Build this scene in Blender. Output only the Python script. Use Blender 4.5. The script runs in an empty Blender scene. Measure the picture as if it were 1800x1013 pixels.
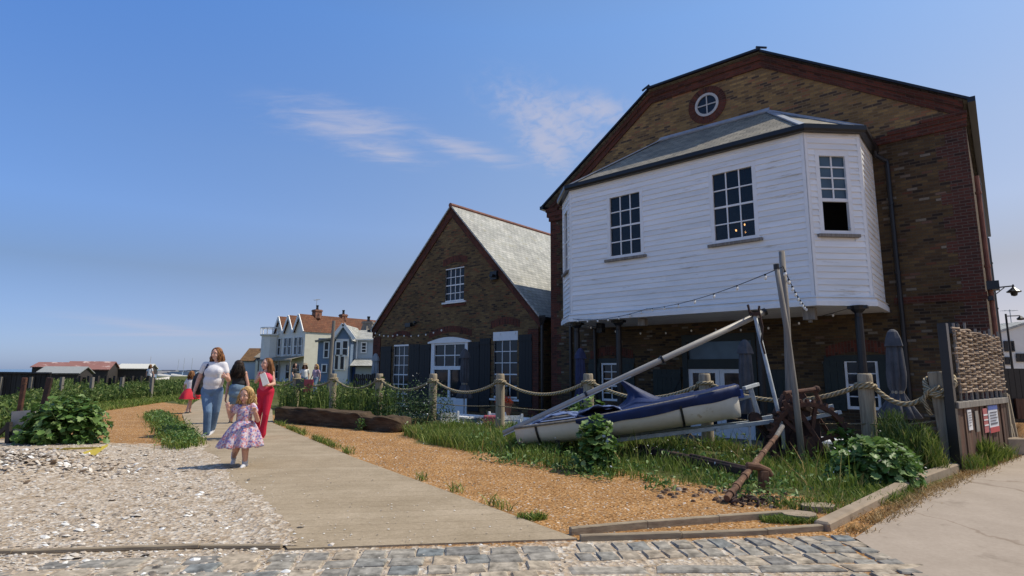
import bpy, bmesh, math, random
import numpy as np
from mathutils import Vector, Matrix, noise as mnoise
R = math.radians
rng = random.Random(7)
sc = bpy.context.scene
col = sc.collection
# ------------------------------------------------------------------ camera geometry (solved from the photograph's straight lines)
FPX, PIT, ROL, YAW, CH = 985.3, R(8.487), R(.298), R(41.148), 1.25
cp, sp, cr, sr = math.cos(PIT), math.sin(PIT), math.cos(ROL), math.sin(ROL)
FW = Vector((0, cp, sp)); RT = Vector((1, 0, 0))*cr + Vector((0, -sp, cp))*sr; UP = Vector((0, -sp, cp))*cr - Vector((1, 0, 0))*sr
CAM = Vector((0, 0, CH))
def ray(x, y): return FW*FPX + RT*(x-900) - UP*(y-506.5)
def gnd(x, y, z=0.0):
    d = ray(x, y); return CAM + d*((z-CH)/d.z)
def at(x, y, Y):
    d = ray(x, y); return CAM + d*(Y/d.y)
OB = Vector((7.023, 12.864, 0))                       # building origin: foot of the bay's near corner
EX = Vector((math.cos(YAW), -math.sin(YAW), 0)); EY = Vector((math.sin(YAW), math.cos(YAW), 0))
def W(X, Y, Z=0.0): return OB + EX*X + EY*Y + Vector((0, 0, Z))
def L(p):
    q = Vector(p) - OB; return Vector((q.dot(EX), q.dot(EY), q.z))
BM = Matrix.Translation(OB) @ Matrix.Rotation(-YAW, 4, 'Z')
# ------------------------------------------------------------------ mesh builder
class MB:
    def __init__(s, M=None): s.v = []; s.f = []; s.uv = []; s.mi = []; s.M = M; s.m = 0
    def _add(s, pts):
        n = len(s.v)
        for p in pts:
            p = Vector(p); s.v.append(tuple(s.M @ p) if s.M else tuple(p))
        return n
    def face(s, pts, uv=None):
        n = s._add(pts); s.f.append(tuple(range(n, n+len(pts)))); s.uv.append(uv); s.mi.append(s.m)
    def mesh(s, pts, faces, uvs=None):
        n = s._add(pts)
        for i, f in enumerate(faces):
            s.f.append(tuple(n+k for k in f)); s.uv.append(uvs[i] if uvs else None); s.mi.append(s.m)
    def box(s, a, b, M=None):
        x0, y0, z0 = a; x1, y1, z1 = b
        p = [Vector(q) for q in ((x0,y0,z0),(x1,y0,z0),(x1,y1,z0),(x0,y1,z0),(x0,y0,z1),(x1,y0,z1),(x1,y1,z1),(x0,y1,z1))]
        if M: p = [M @ q for q in p]
        s.mesh(p, [(0,3,2,1),(4,5,6,7),(0,1,5,4),(1,2,6,5),(2,3,7,6),(3,0,4,7)])
    def bar(s, p0, p1, w, h, up=(0, 0, 1), taper=1.0):
        p0, p1 = Vector(p0), Vector(p1); d = (p1-p0).normalized(); up = Vector(up)
        if abs(d.dot(up)) > .98: up = Vector((1, 0, 0))
        x = d.cross(up).normalized(); y = x.cross(d).normalized()
        q = []
        for p, k in ((p0, 1), (p1, taper)):
            for a, b in ((-1,-1),(1,-1),(1,1),(-1,1)): q.append(p + x*(a*w/2*k) + y*(b*h/2*k))
        s.mesh(q, [(0,1,2,3),(7,6,5,4),(0,4,5,1),(1,5,6,2),(2,6,7,3),(3,7,4,0)])
    def tube(s, pts, r, n=8, caps=True, sq=1.0, dome=False):
        pts = [Vector(p) for p in pts]; k = len(pts)
        rs = list(r) if isinstance(r, (list, tuple)) else [r]*k
        if dome:
            d0 = (pts[0]-pts[1]).normalized(); d1 = (pts[-1]-pts[-2]).normalized()
            a0, a1, r0, r1 = pts[0], pts[-1], rs[0], rs[-1]
            pts = [a0+d0*r0*.97, a0+d0*r0*.75] + pts + [a1+d1*r1*.75, a1+d1*r1*.97]
            rs = [r0*.24, r0*.66] + rs + [r1*.66, r1*.24]; k += 4
        t0 = (pts[1]-pts[0]).normalized()
        ref = Vector((0, 0, 1)) if abs(t0.z) < .9 else Vector((1, 0, 0))
        nx = t0.cross(ref).normalized()
        ring = []; length = 0
        P = []
        for i in range(k):
            t = (pts[min(i+1, k-1)]-pts[max(i-1, 0)]).normalized()
            nx = (nx - t*nx.dot(t)).normalized(); ny = t.cross(nx)
            if i: length += (pts[i]-pts[i-1]).length
            ring.append(length)
            for j in range(n):
                a = 2*math.pi*j/n
                P.append(pts[i] + nx*(math.cos(a)*rs[i]) + ny*(math.sin(a)*rs[i]*sq))
        F = []; U = []
        for i in range(k-1):
            for j in range(n):
                j2 = (j+1) % n
                F.append((i*n+j, i*n+j2, (i+1)*n+j2, (i+1)*n+j))
                U.append(((j/n*.3, ring[i]), ((j+1)/n*.3, ring[i]), ((j+1)/n*.3, ring[i+1]), (j/n*.3, ring[i+1])))
        if caps:
            F.append(tuple(range(n))[::-1]); U.append(None)
            F.append(tuple((k-1)*n+j for j in range(n))); U.append(None)
        s.mesh(P, F, U)
    def lathe(s, prof, n=16, c=(0, 0, 0), caps=True, wob=None):
        c = Vector(c); P = []
        for i, (r, z) in enumerate(prof):
            for j in range(n):
                a = 2*math.pi*j/n
                rr = r*(wob(a, i) if wob else 1)
                P.append(c + Vector((math.cos(a)*rr, math.sin(a)*rr, z)))
        F = []
        for i in range(len(prof)-1):
            for j in range(n):
                F.append((i*n+j, i*n+(j+1) % n, (i+1)*n+(j+1) % n, (i+1)*n+j))
        if caps:
            F.append(tuple(range(n))[::-1]); F.append(tuple((len(prof)-1)*n+j for j in range(n)))
        s.mesh(P, F)
    def ball(s, c, r, nu=10, nv=7, rot=None):
        c = Vector(c); r = Vector(r) if not isinstance(r, (int, float)) else Vector((r, r, r))
        P = []
        for i in range(nv+1):
            t = math.pi*i/nv
            t = min(max(t, .06), math.pi-.06)
            for j in range(nu):
                a = 2*math.pi*j/nu
                q = Vector((r.x*math.sin(t)*math.cos(a), r.y*math.sin(t)*math.sin(a), r.z*math.cos(t)))
                if rot: q = rot @ q
                P.append(c+q)
        F = [(i*nu+j, (i+1)*nu+j, (i+1)*nu+(j+1) % nu, i*nu+(j+1) % nu) for i in range(nv) for j in range(nu)]
        F.append(tuple(range(nu))); F.append(tuple(nv*nu+j for j in range(nu))[::-1])
        s.mesh(P, F)
    def cap(s, p0, r0, p1, r1, n=10):        # tapered capsule
        p0, p1 = Vector(p0), Vector(p1); d = (p1-p0)
        if d.length < 1e-5: return s.ball(p0, r0, n, n)
        d.normalize()
        pts = []; rs = []
        for a in (80, 60, 40, 20): pts.append(p0 - d*(r0*math.sin(R(a)))); rs.append(r0*math.cos(R(a)))
        for k in range(5):
            t = k/4; pts.append(p0.lerp(p1, t)); rs.append(r0+(r1-r0)*t)
        for a in (20, 40, 60, 80): pts.append(p1 + d*(r1*math.sin(R(a)))); rs.append(r1*math.cos(R(a)))
        s.tube(pts, rs, n)
    def build(s, name, mat, parent=None, smooth=False, bevel=0, seg=1):
        me = bpy.data.meshes.new(name)
        me.from_pydata(s.v, [], s.f)
        mats = mat if isinstance(mat, (list, tuple)) else [mat]
        for m in mats: me.materials.append(m)
        if len(mats) > 1: me.polygons.foreach_set('material_index', s.mi)
        uvl = me.uv_layers.new(name='UVMap').data
        V = np.array(s.v, dtype=float)
        flat = np.zeros((len(uvl), 2)); k = 0
        for f, uv in zip(s.f, s.uv):
            m = len(f)
            if uv is not None: flat[k:k+m] = uv
            else:
                P = V[list(f)]; c = P[0]; nn = np.cross(P[1]-c, P[2]-c)
                if m > 3: nn = nn + np.cross(P[2]-c, P[3]-c)
                a = np.abs(nn); i = int(np.argmax(a))
                flat[k:k+m] = P[:, [(1, 2), (0, 2), (0, 1)][i]]
            k += m
        uvl.foreach_set('uv', flat.ravel())
        if smooth: me.polygons.foreach_set('use_smooth', [True]*len(me.polygons))
        me.update()
        o = bpy.data.objects.new(name, me); col.objects.link(o)
        if parent: o.parent = parent
        if bevel:
            md = o.modifiers.new('edge', 'BEVEL'); md.width = bevel; md.segments = seg; md.limit_method = 'ANGLE'; md.angle_limit = R(40)
        return o
def tag(o, label=None, cat=None, group=None, kind=None):
    if label: o['label'] = label
    if cat: o['category'] = cat
    if group: o['group'] = group
    if kind: o['kind'] = kind
    return o
def thing(name, label, cat, loc=(0, 0, 0), rz=0, group=None):
    o = bpy.data.objects.new(name, None); col.objects.link(o); o.empty_display_size = .2
    o.location = loc; o.rotation_euler = (0, 0, rz)
    return tag(o, label, cat, group)
def dup(root, loc=None, rz=None, label=None):
    r = root.copy(); col.objects.link(r)
    if loc is not None: r.location = loc
    if rz is not None: r.rotation_euler = (0, 0, rz)
    if label: r['label'] = label
    for ch in list(root.children):
        c = ch.copy(); col.objects.link(c); c.parent = r
        for g in ch.children:
            d = g.copy(); col.objects.link(d); d.parent = c
    return r
# ------------------------------------------------------------------ materials
def new(name):
    m = bpy.data.materials.new(name); m.use_nodes = True; nt = m.node_tree
    return m, nt, nt.nodes['Principled BSDF']
def nd(nt, t, **k):
    n = nt.nodes.new(t)
    for a, b in k.items(): setattr(n, a, b)
    return n
def ramp(nt, stops, interp='LINEAR'):
    r = nd(nt, 'ShaderNodeValToRGB'); r.color_ramp.interpolation = interp
    e = r.color_ramp.elements
    while len(e) > 1: e.remove(e[-1])
    e[0].position = stops[0][0]; e[0].color = (*stops[0][1], 1)
    for p, c in stops[1:]:
        x = e.new(p); x.color = (*c, 1)
    return r
def mixc(nt, a, b, fac, mode='MIX'):
    n = nd(nt, 'ShaderNodeMix', data_type='RGBA', blend_type=mode)
    for s, v in ((0, fac), (6, a), (7, b)):
        if isinstance(v, (int, float)): n.inputs[s].default_value = v
        elif isinstance(v, tuple): n.inputs[s].default_value = (*v, 1)
        else: nt.links.new(v, n.inputs[s])
    return n.outputs[2]
def math_(nt, op, a, b=0.0, clamp=False):
    n = nd(nt, 'ShaderNodeMath', operation=op, use_clamp=clamp)
    for i, v in enumerate((a, b)):
        if isinstance(v, (int, float)): n.inputs[i].default_value = v
        else: nt.links.new(v, n.inputs[i])
    return n.outputs[0]
def tex(nt, kind='Object', scale=None):
    c = nd(nt, 'ShaderNodeTexCoord'); o = c.outputs[kind]
    if scale:
        mp = nd(nt, 'ShaderNodeMapping'); mp.inputs['Scale'].default_value = scale
        nt.links.new(o, mp.inputs[0]); o = mp.outputs[0]
    return o
def noise(nt, vec, scale, detail=4, rough=.6):
    n = nd(nt, 'ShaderNodeTexNoise'); n.inputs['Scale'].default_value = scale
    n.inputs['Detail'].default_value = detail; n.inputs['Roughness'].default_value = rough
    nt.links.new(vec, n.inputs['Vector']); return n.outputs['Fac']
def bump(nt, b, h, strength=.3, dist=.02):
    n = nd(nt, 'ShaderNodeBump'); n.inputs['Strength'].default_value = strength; n.inputs['Distance'].default_value = dist
    nt.links.new(h, n.inputs['Height']); nt.links.new(n.outputs[0], b.inputs['Normal'])
def plain(name, c1, c2=None, rough=.6, metal=0, scale=6, stretch=(1, 1, 1), bmp=.0, bd=.01, kind='Object', spots=None, isl=0, spec=.4):
    """two-tone noisy surface; isl adds a little difference between loose pieces"""
    m, nt, b = new(name)
    c2 = c2 or tuple(x*.72 for x in c1)
    v = tex(nt, kind, stretch)
    f = noise(nt, v, scale)
    r = ramp(nt, [(.32, c2), (.68, c1)]); nt.links.new(f, r.inputs[0]); c = r.outputs[0]
    if spots:
        f2 = noise(nt, v, spots[1], 5, .7)
        r2 = ramp(nt, [(spots[2], (0, 0, 0)), (spots[2]+.08, (1, 1, 1))]); nt.links.new(f2, r2.inputs[0])
        c = mixc(nt, c, spots[0], r2.outputs[0])
    if isl:
        g = nd(nt, 'ShaderNodeNewGeometry')
        mr = nd(nt, 'ShaderNodeMapRange'); mr.inputs[3].default_value = 1-isl; mr.inputs[4].default_value = 1+isl*.5
        nt.links.new(g.outputs['Random Per Island'], mr.inputs[0])
        cm = nd(nt, 'ShaderNodeCombineXYZ')
        for i in range(3): nt.links.new(mr.outputs[0], cm.inputs[i])
        c = mixc(nt, c, cm.outputs[0], 1.0, 'MULTIPLY')
    nt.links.new(c, b.inputs['Base Color'])
    b.inputs['Roughness'].default_value = rough; b.inputs['Metallic'].default_value = metal
    b.inputs['Specular IOR Level'].default_value = spec
    if bmp: bump(nt, b, f, bmp, bd)
    return m
def island(name, stops, rough=.8, sheen=0, trans=0, noise_amt=.25):
    """colour picked per loose piece from a ramp (leaves, shells, setts)"""
    m, nt, b = new(name)
    g = nd(nt, 'ShaderNodeNewGeometry')
    r = ramp(nt, stops); nt.links.new(g.outputs['Random Per Island'], r.inputs[0])
    f = noise(nt, tex(nt), 14, 3)
    c = r.outputs[0]; b.inputs['Specular IOR Level'].default_value = .15
    mr = nd(nt, 'ShaderNodeMapRange'); mr.inputs[1].default_value = .3; mr.inputs[2].default_value = .7
    mr.inputs[3].default_value = 1-noise_amt; mr.inputs[4].default_value = 1+noise_amt
    nt.links.new(f, mr.inputs[0])
    cm = nd(nt, 'ShaderNodeCombineXYZ')
    for i in range(3): nt.links.new(mr.outputs[0], cm.inputs[i])
    c = mixc(nt, c, cm.outputs[0], 1.0, 'MULTIPLY')
    nt.links.new(c, b.inputs['Base Color']); b.inputs['Roughness'].default_value = rough
    if trans:
        t = nd(nt, 'ShaderNodeBsdfTranslucent'); nt.links.new(c, t.inputs[0])
        mx = nd(nt, 'ShaderNodeMixShader'); mx.inputs[0].default_value = trans
        out = nt.nodes['Material Output']
        nt.links.new(b.outputs[0], mx.inputs[1]); nt.links.new(t.outputs[0], mx.inputs[2]); nt.links.new(mx.outputs[0], out.inputs[0])
        b.inputs['Specular IOR Level'].default_value = .3
    return m
def brick(name, ca, cb, dark, mortar, darkness=.5, red=None, scale=1.0, pale=None):
    m, nt, b = new(name)
    uv = tex(nt, 'UV')
    t = nd(nt, 'ShaderNodeTexBrick'); nt.links.new(uv, t.inputs['Vector'])
    t.offset = .5
    t.inputs['Scale'].default_value = scale; t.inputs['Brick Width'].default_value = .225; t.inputs['Row Height'].default_value = .075
    t.inputs['Mortar Size'].default_value = .009; t.inputs['Mortar Smooth'].default_value = .2; t.inputs['Bias'].default_value = 0
    t.inputs['Color1'].default_value = (0, 0, 0, 1); t.inputs['Color2'].default_value = (1, 1, 1, 1); t.inputs['Mortar'].default_value = (.5, .5, .5, 1)
    md_ = tuple((a+b_)*.5 for a, b_ in zip(dark, cb)); st = [(0, dark), (.07, dark), (.13, md_), (.3, cb), (.5, ca), (.66, md_), (.74, cb), (.9, ca)]
    if red: st += [(.93, red)]
    if pale: st += [(.98, pale)]
    r = ramp(nt, st, 'CONSTANT' if 0 else 'LINEAR'); nt.links.new(t.outputs['Color'], r.inputs[0])
    f = noise(nt, uv, .55, 5, .65)
    mr = nd(nt, 'ShaderNodeMapRange'); mr.inputs[1].default_value = .3; mr.inputs[2].default_value = .7; mr.inputs[3].default_value = 1-darkness; mr.inputs[4].default_value = 1.25
    nt.links.new(f, mr.inputs[0])
    cm = nd(nt, 'ShaderNodeCombineXYZ')
    for i in range(3): nt.links.new(mr.outputs[0], cm.inputs[i])
    c = mixc(nt, r.outputs[0], cm.outputs[0], 1.0, 'MULTIPLY')
    f2 = noise(nt, uv, 30, 3)
    mr2 = nd(nt, 'ShaderNodeMapRange'); mr2.inputs[3].default_value = .6; mr2.inputs[4].default_value = 1.4
    nt.links.new(f2, mr2.inputs[0])
    cm2 = nd(nt, 'ShaderNodeCombineXYZ')
    for i in range(3): nt.links.new(mr2.outputs[0], cm2.inputs[i])
    c = mixc(nt, c, cm2.outputs[0], 1.0, 'MULTIPLY')
    c = mixc(nt, c, mortar, t.outputs['Fac'])
    nt.links.new(c, b.inputs['Base Color']); b.inputs['Roughness'].default_value = .9; b.inputs['Specular IOR Level'].default_value = .2
    inv = math_(nt, 'SUBTRACT', 1.0, t.outputs['Fac'])
    h = math_(nt, 'ADD', inv, math_(nt, 'MULTIPLY', f2, .5))
    bump(nt, b, h, .5, .012)
    return m
def slates(name, c1, c2, w=.26, h=.19, bmp=.5, moss=None):
    m, nt, b = new(name)
    uv = tex(nt, 'UV')
    t = nd(nt, 'ShaderNodeTexBrick'); nt.links.new(uv, t.inputs['Vector'])
    t.inputs['Scale'].default_value = 1; t.inputs['Brick Width'].default_value = w; t.inputs['Row Height'].default_value = h
    t.inputs['Mortar Size'].default_value = .008; t.inputs['Color1'].default_value = (*c1, 1); t.inputs['Color2'].default_value = (*c2, 1)
    t.inputs['Mortar'].default_value = (*[x*.35 for x in c2], 1)
    f = noise(nt, uv, 1.1, 6, .7)
    mr = nd(nt, 'ShaderNodeMapRange'); mr.inputs[1].default_value = .3; mr.inputs[2].default_value = .7; mr.inputs[3].default_value = .7; mr.inputs[4].default_value = 1.2
    nt.links.new(f, mr.inputs[0])
    cm = nd(nt, 'ShaderNodeCombineXYZ')
    for i in range(3): nt.links.new(mr.outputs[0], cm.inputs[i])
    c = mixc(nt, t.outputs['Color'], cm.outputs[0], 1.0, 'MULTIPLY')
    if moss:
        f3 = noise(nt, uv, 2.2, 6, .75); rr = ramp(nt, [(.55, (0, 0, 0)), (.66, (1, 1, 1))]); nt.links.new(f3, rr.inputs[0])
        c = mixc(nt, c, moss, rr.outputs[0])
    nt.links.new(c, b.inputs['Base Color']); b.inputs['Roughness'].default_value = .7; b.inputs['Specular IOR Level'].default_value = .2
    inv = math_(nt, 'SUBTRACT', 1.0, t.outputs['Fac'])
    bump(nt, b, math_(nt, 'ADD', inv, math_(nt, 'MULTIPLY', f, .6)), bmp, .015)
    return m
def glass(name, c=(.012, .016, .022), rough=.06):
    m, nt, b = new(name)
    f = noise(nt, tex(nt), 1.3, 2)
    r = ramp(nt, [(.35, c), (.7, tuple(x*1.8 for x in c))]); nt.links.new(f, r.inputs[0]); nt.links.new(r.outputs[0], b.inputs['Base Color'])
    b.inputs['Roughness'].default_value = rough; b.inputs['Specular IOR Level'].default_value = .28
    bump(nt, b, f, .08, .05)
    return m
def clear(name):
    m, nt, b = new(name)
    nt.nodes.remove(b)
    tr = nd(nt, 'ShaderNodeBsdfTransparent'); tr.inputs[0].default_value = (.75, .8, .82, 1)
    gl = nd(nt, 'ShaderNodeBsdfGlossy'); gl.inputs['Roughness'].default_value = .03
    fr = nd(nt, 'ShaderNodeFresnel'); fr.inputs[0].default_value = 1.5
    mx = nd(nt, 'ShaderNodeMixShader'); nt.links.new(fr.outputs[0], mx.inputs[0]); nt.links.new(tr.outputs[0], mx.inputs[1]); nt.links.new(gl.outputs[0], mx.inputs[2])
    nt.links.new(mx.outputs[0], nt.nodes['Material Output'].inputs[0])
    return m
def emit(name, c, s):
    m, nt, b = new(name); b.inputs['Emission Color'].default_value = (*c, 1); b.inputs['Emission Strength'].default_value = s
    b.inputs['Base Color'].default_value = (*c, 1); return m
def cloth_print(name, base, cols, scale):
    m, nt, b = new(name)
    v = nd(nt, 'ShaderNodeTexVoronoi'); v.inputs['Scale'].default_value = scale; v.inputs['Randomness'].default_value = 1
    nt.links.new(tex(nt), v.inputs['Vector'])
    sep = nd(nt, 'ShaderNodeSeparateColor'); nt.links.new(v.outputs['Color'], sep.inputs[0])
    n = len(cols); r = ramp(nt, [(i/n, c) for i, c in enumerate(cols)], 'CONSTANT'); nt.links.new(sep.outputs[0], r.inputs[0])
    rr = ramp(nt, [(.5, (1, 1, 1)), (.72, (0, 0, 0))]); nt.links.new(v.outputs['Distance'], rr.inputs[0])
    c = mixc(nt, base, r.outputs[0], rr.outputs[0])
    nt.links.new(c, b.inputs['Base Color']); b.inputs['Roughness'].default_value = .85
    return m
M = {}
M['white'] = plain('white_paint', (.80, .80, .80), (.72, .72, .71), .45, scale=3)
M['grey_paint'] = plain('weathered_paint', (.52, .50, .47), (.42, .41, .39), .6, scale=6)
M['board'] = plain('weatherboard_paint', (.86, .86, .86), (.74, .75, .75), .5, scale=1.6, stretch=(.4, .4, 3), isl=.07, spots=((.60, .575, .53), 2.2, .60))
M['brick'] = brick('stock_brick', (.135, .088, .04), (.095, .058, .029), (.036, .026, .02), (.078, .06, .041), .5, (.12, .048, .03), pale=(.2, .17, .13))
M['brick_gable'] = brick('gable_house_brick', (.205, .135, .058), (.15, .092, .042), (.055, .038, .027), (.12, .088, .055), .45, (.20, .085, .04))
M['brick_yellow'] = brick('yellow_stock_brick', (.32, .20, .078), (.225, .135, .058), (.075, .052, .038), (.20, .14, .08), .38, (.26, .12, .06))
M['brick_red'] = brick('red_brick', (.155, .046, .029), (.115, .037, .025), (.065, .026, .02), (.09, .058, .044), .55)
M['brick_redpale'] = brick('red_quoin_brick', (.105, .039, .029), (.082, .034, .026), (.042, .024, .02), (.11, .085, .068), .45)
M['slate'] = slates('pale_slate', (.50, .49, .45), (.36, .36, .33), moss=(.30, .28, .20))
M['slate_dark'] = slates('bay_slate', (.34, .30, .235), (.22, .20, .165), moss=(.27, .235, .165))
M['lead'] = plain('lead_flashing', (.42, .45, .5), (.28, .3, .34), .45, scale=4, bmp=.1)
M['black'] = plain('black_paint', (.016, .016, .018), (.010, .010, .012), .35, scale=5)
M['shutter'] = plain('black_shutter_paint', (.012, .013, .015), (.007, .007, .008), .6, scale=5, stretch=(14, 14, .6), bmp=.15)
M['green'] = plain('dark_green_paint', (.014, .022, .018), (.009, .014, .012), .5, scale=4)
M['glass'] = glass('window_glass')
M['glass_blue'] = glass('transom_glass', (.045, .075, .105), .1)
M['clear'] = clear('clear_glass')
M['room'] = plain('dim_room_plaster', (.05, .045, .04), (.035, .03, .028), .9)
M['painted_reflection'] = plain('painted_sky_reflection', (.20, .30, .45), (.15, .24, .38), .7, scale=2)  # blue-grey standing in for sky reflected in the bay's angled window
M['bulb'] = emit('warm_bulb', (1, .48, .16), 2.2)
M['fairy'] = plain('frosted_bulb', (.85, .82, .74), (.75, .72, .66), .25, scale=20)
M['cable'] = plain('black_cable', (.02, .02, .02), rough=.6)
M['tile_ridge'] = plain('ridge_tile', (.24, .10, .065), (.15, .06, .045), .8, scale=5, bmp=.2)
M['post'] = plain('weathered_post', (.40, .335, .24), (.22, .17, .115), .85, scale=3.5, stretch=(9, 9, .7), bmp=.35, bd=.015)
M['greywood'] = plain('grey_timber', (.27, .24, .205), (.14, .125, .11), .85, scale=3, stretch=(8, 8, .6), bmp=.35, bd=.015)
M['darkwood'] = plain('dark_timber', (.05, .042, .037), (.022, .018, .016), .8, scale=3, stretch=(8, 8, .6), bmp=.4, isl=.3)
M['rustwood'] = plain('rust_stained_boards', (.15, .083, .05), (.058, .032, .022), .85, scale=2.5, stretch=(7, 7, .7), bmp=.4, spots=((.115, .036, .02), 2.1, .54), isl=.35)
M['rust'] = plain('rusty_iron', (.125, .052, .03), (.05, .024, .018), .85, scale=9, bmp=.5, bd=.01, spots=((.20, .10, .05), 6, .6))
M['rust_dark'] = plain('dark_rusty_iron', (.062, .03, .022), (.026, .016, .014), .8, scale=9, bmp=.4, spots=((.12, .05, .03), 5, .62))
M['rust_tan'] = plain('flaking_rusty_iron', (.20, .105, .06), (.085, .042, .026), .9, scale=11, bmp=.6, bd=.012, spots=((.30, .19, .11), 8, .58))
M['galv'] = plain('galvanised_steel', (.46, .48, .49), (.30, .32, .33), .6, metal=0, scale=9)
M['alu'] = plain('weathered_aluminium', (.40, .375, .335), (.30, .28, .25), .55, metal=.15, scale=4, stretch=(1, 1, 1))
M['hull'] = plain('cream_hull', (.70, .66, .59), (.56, .51, .43), .45, scale=2.5, spots=((.42, .33, .22), 3.2, .62))
M['cover'] = plain('navy_cover', (.007, .024, .105), (.004, .014, .065), .6, scale=4, bmp=.35, bd=.03)
M['cover_pale'] = plain('faded_blue_cover', (.17, .23, .40), (.09, .125, .25), .6, scale=5, bmp=.3, bd=.03)
M['rope'] = None
def rope_mat():
    m, nt, b = new('manila_rope')
    uv = tex(nt, 'UV')
    w = nd(nt, 'ShaderNodeTexWave', wave_type='BANDS', bands_direction='DIAGONAL'); w.inputs['Scale'].default_value = 9; w.inputs['Distortion'].default_value = .6
    nt.links.new(uv, w.inputs['Vector'])
    r = ramp(nt, [(.1, (.20, .15, .085)), (.6, (.48, .39, .25))]); nt.links.new(w.outputs['Fac'], r.inputs[0]); nt.links.new(r.outputs[0], b.inputs['Base Color'])
    b.inputs['Roughness'].default_value = .95; bump(nt, b, w.outputs['Fac'], .8, .02); return m
M['rope'] = rope_mat()
# ------------------------------------------------------------------ building helpers
FLOOR = -.65
def wall_front(mb, X0, X1, zb, top, holes, Y, reveal=.12, brk=()):
    """brick wall in the plane Y (facing -Y) with real openings and reveals; top(x) is the roof line"""
    xs = sorted({X0, X1, *brk, *[h[0] for h in holes], *[h[1] for h in holes]})
    for a, b in zip(xs, xs[1:]):
        hs = sorted([(h[2], h[3]) for h in holes if h[0] <= a+1e-6 and h[1] >= b-1e-6])
        z = zb
        for h0, h1 in hs:
            mb.face([(a, Y, z), (b, Y, z), (b, Y, h0), (a, Y, h0)]); z = h1
        mb.face([(a, Y, z), (b, Y, z), (b, Y, top(b)), (a, Y, top(a))])
    for x0, x1, z0, z1 in holes:
        y2 = Y+reveal
        mb.face([(x0, Y, z0), (x0, y2, z0), (x0, y2, z1), (x0, Y, z1)]); mb.face([(x1, Y, z1), (x1, y2, z1), (x1, y2, z0), (x1, Y, z0)])
        mb.face([(x0, Y, z1), (x0, y2, z1), (x1, y2, z1), (x1, Y, z1)]); mb.face([(x0, Y, z0), (x1, Y, z0), (x1, y2, z0), (x0, y2, z0)])
def piecewise(pts):
    def f(x):
        for (a, za), (b, zb) in zip(pts, pts[1:]):
            if x <= b+1e-9: return za+(zb-za)*(x-a)/(b-a)
        return pts[-1][1]
    return f
def sash(parent, T, w, h, cols, rows, name='window', fr=.1, sill=True, meet=None, mat=None, pane=None, arch=0, deep=.06, mun=.03, sillmat=None, rail=.05, cut=None):
    """window in its own frame: x along the wall, y outwards = -y, z up; T places it in the parent's space"""
    mat = mat or M['white']; pane = pane or M['glass']
    f = MB(T)
    f.box((-fr, -.03, -fr*.5), (0, deep, h+fr)); f.box((w, -.03, -fr*.5), (w+fr, deep, h+fr))
    if arch:
        n = 8; pts = [(-fr, h), (w+fr, h)] + [((w+2*fr)*(1-i/n)-fr, h+fr*1.2+arch*math.sin(math.pi*i/n)) for i in range(n+1)]
        P = [(x, -.034, z) for x, z in pts] + [(x, deep, z) for x, z in pts]; k = len(pts)
        f.mesh(P, [tuple(range(k))] + [(i, k+i, k+(i+1) % k, (i+1) % k) for i in range(k)])
    else: f.box((0, -.03, h), (w, deep, h+fr))
    f.box((0, -.025, -fr*.5), (w, deep, .045))
    meet = meet if meet is not None else rows//2
    z0 = cut or 0.045; z1 = h
    for i in range(1, cols): f.box((w*i/cols-mun/2, .012, z0), (w*i/cols+mun/2, .045, z1))
    for j in range(1, rows):
        z = h*j/rows
        if z < z0: continue
        t = rail if j == meet else mun
        f.box((0, .009 if j == meet else .0105, z-t/2), (w, .046, z+t/2))
    if cut: f.box((0, .0, cut-.04), (w, .05, cut+.04))
    o = f.build(name, mat, parent)
    p = MB(T); p.face([(0, .035, z0), (w, .035, z0), (w, .035, z1), (0, .035, z1)]); p.build('pane', pane, o)
    if sill:
        s = MB(T); s.box((-fr-.08, -.11, -fr*.5-.075), (w+fr+.08, .02, -fr*.5-.003)); s.build('sill', sillmat or mat, o)
    return o
def onY(X, Y, Z): return Matrix.Translation((X, Y, Z))
def arch_lintel(mb, x0, x1, z, Y, h=.3, rise=.16, proud=.012):
    n = 10
    for i in range(n):
        a, b = i/n, (i+1)/n
        q = []
        for t, k in ((a, 0), (b, 0), (b, h), (a, h)):
            q.append((x0+(x1-x0)*t, z+rise*math.sin(math.pi*t)+k))
        P = [(x, Y-proud, zz) for x, zz in q] + [(x, Y+.02, zz) for x, zz in q]
        mb.mesh(P, [(0,1,2,3), (0,4,5,1), (3,2,6,7)], [[(zz, x) for x, zz in q], None, None])
def strip(mb, a, b, wd, Y, proud, th=None):
    """band under a sloping roof line from a to b (x,z), wd high (vertical), standing proud of the wall plane Y"""
    (x0, z0), (x1, z1) = a, b
    q = [(x0, z0-wd), (x1, z1-wd), (x1, z1), (x0, z0)]
    P = [(x, Y-proud, z) for x, z in q] + [(x, Y+.02, z) for x, z in q]
    ln = math.hypot(x1-x0, z1-z0)
    mb.mesh(P, [(0,1,2,3), (0,4,5,1), (3,2,6,7), (1,5,6,2), (0,3,7,4)], [[(0, 0), (ln, 0), (ln, wd), (0, wd)], None, None, None, None])
def roof_quad(mb, p, flip=False):
    """p: eave0, eave1, ridge1, ridge0 ; uv along the eave"""
    p = [Vector(q) for q in p]; e = (p[1]-p[0]).normalized(); n = e.cross(p[3]-p[0]).normalized(); u = n.cross(e)
    mb.face(p, [((q-p[0]).dot(e), (q-p[0]).dot(u)) for q in p])
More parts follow.
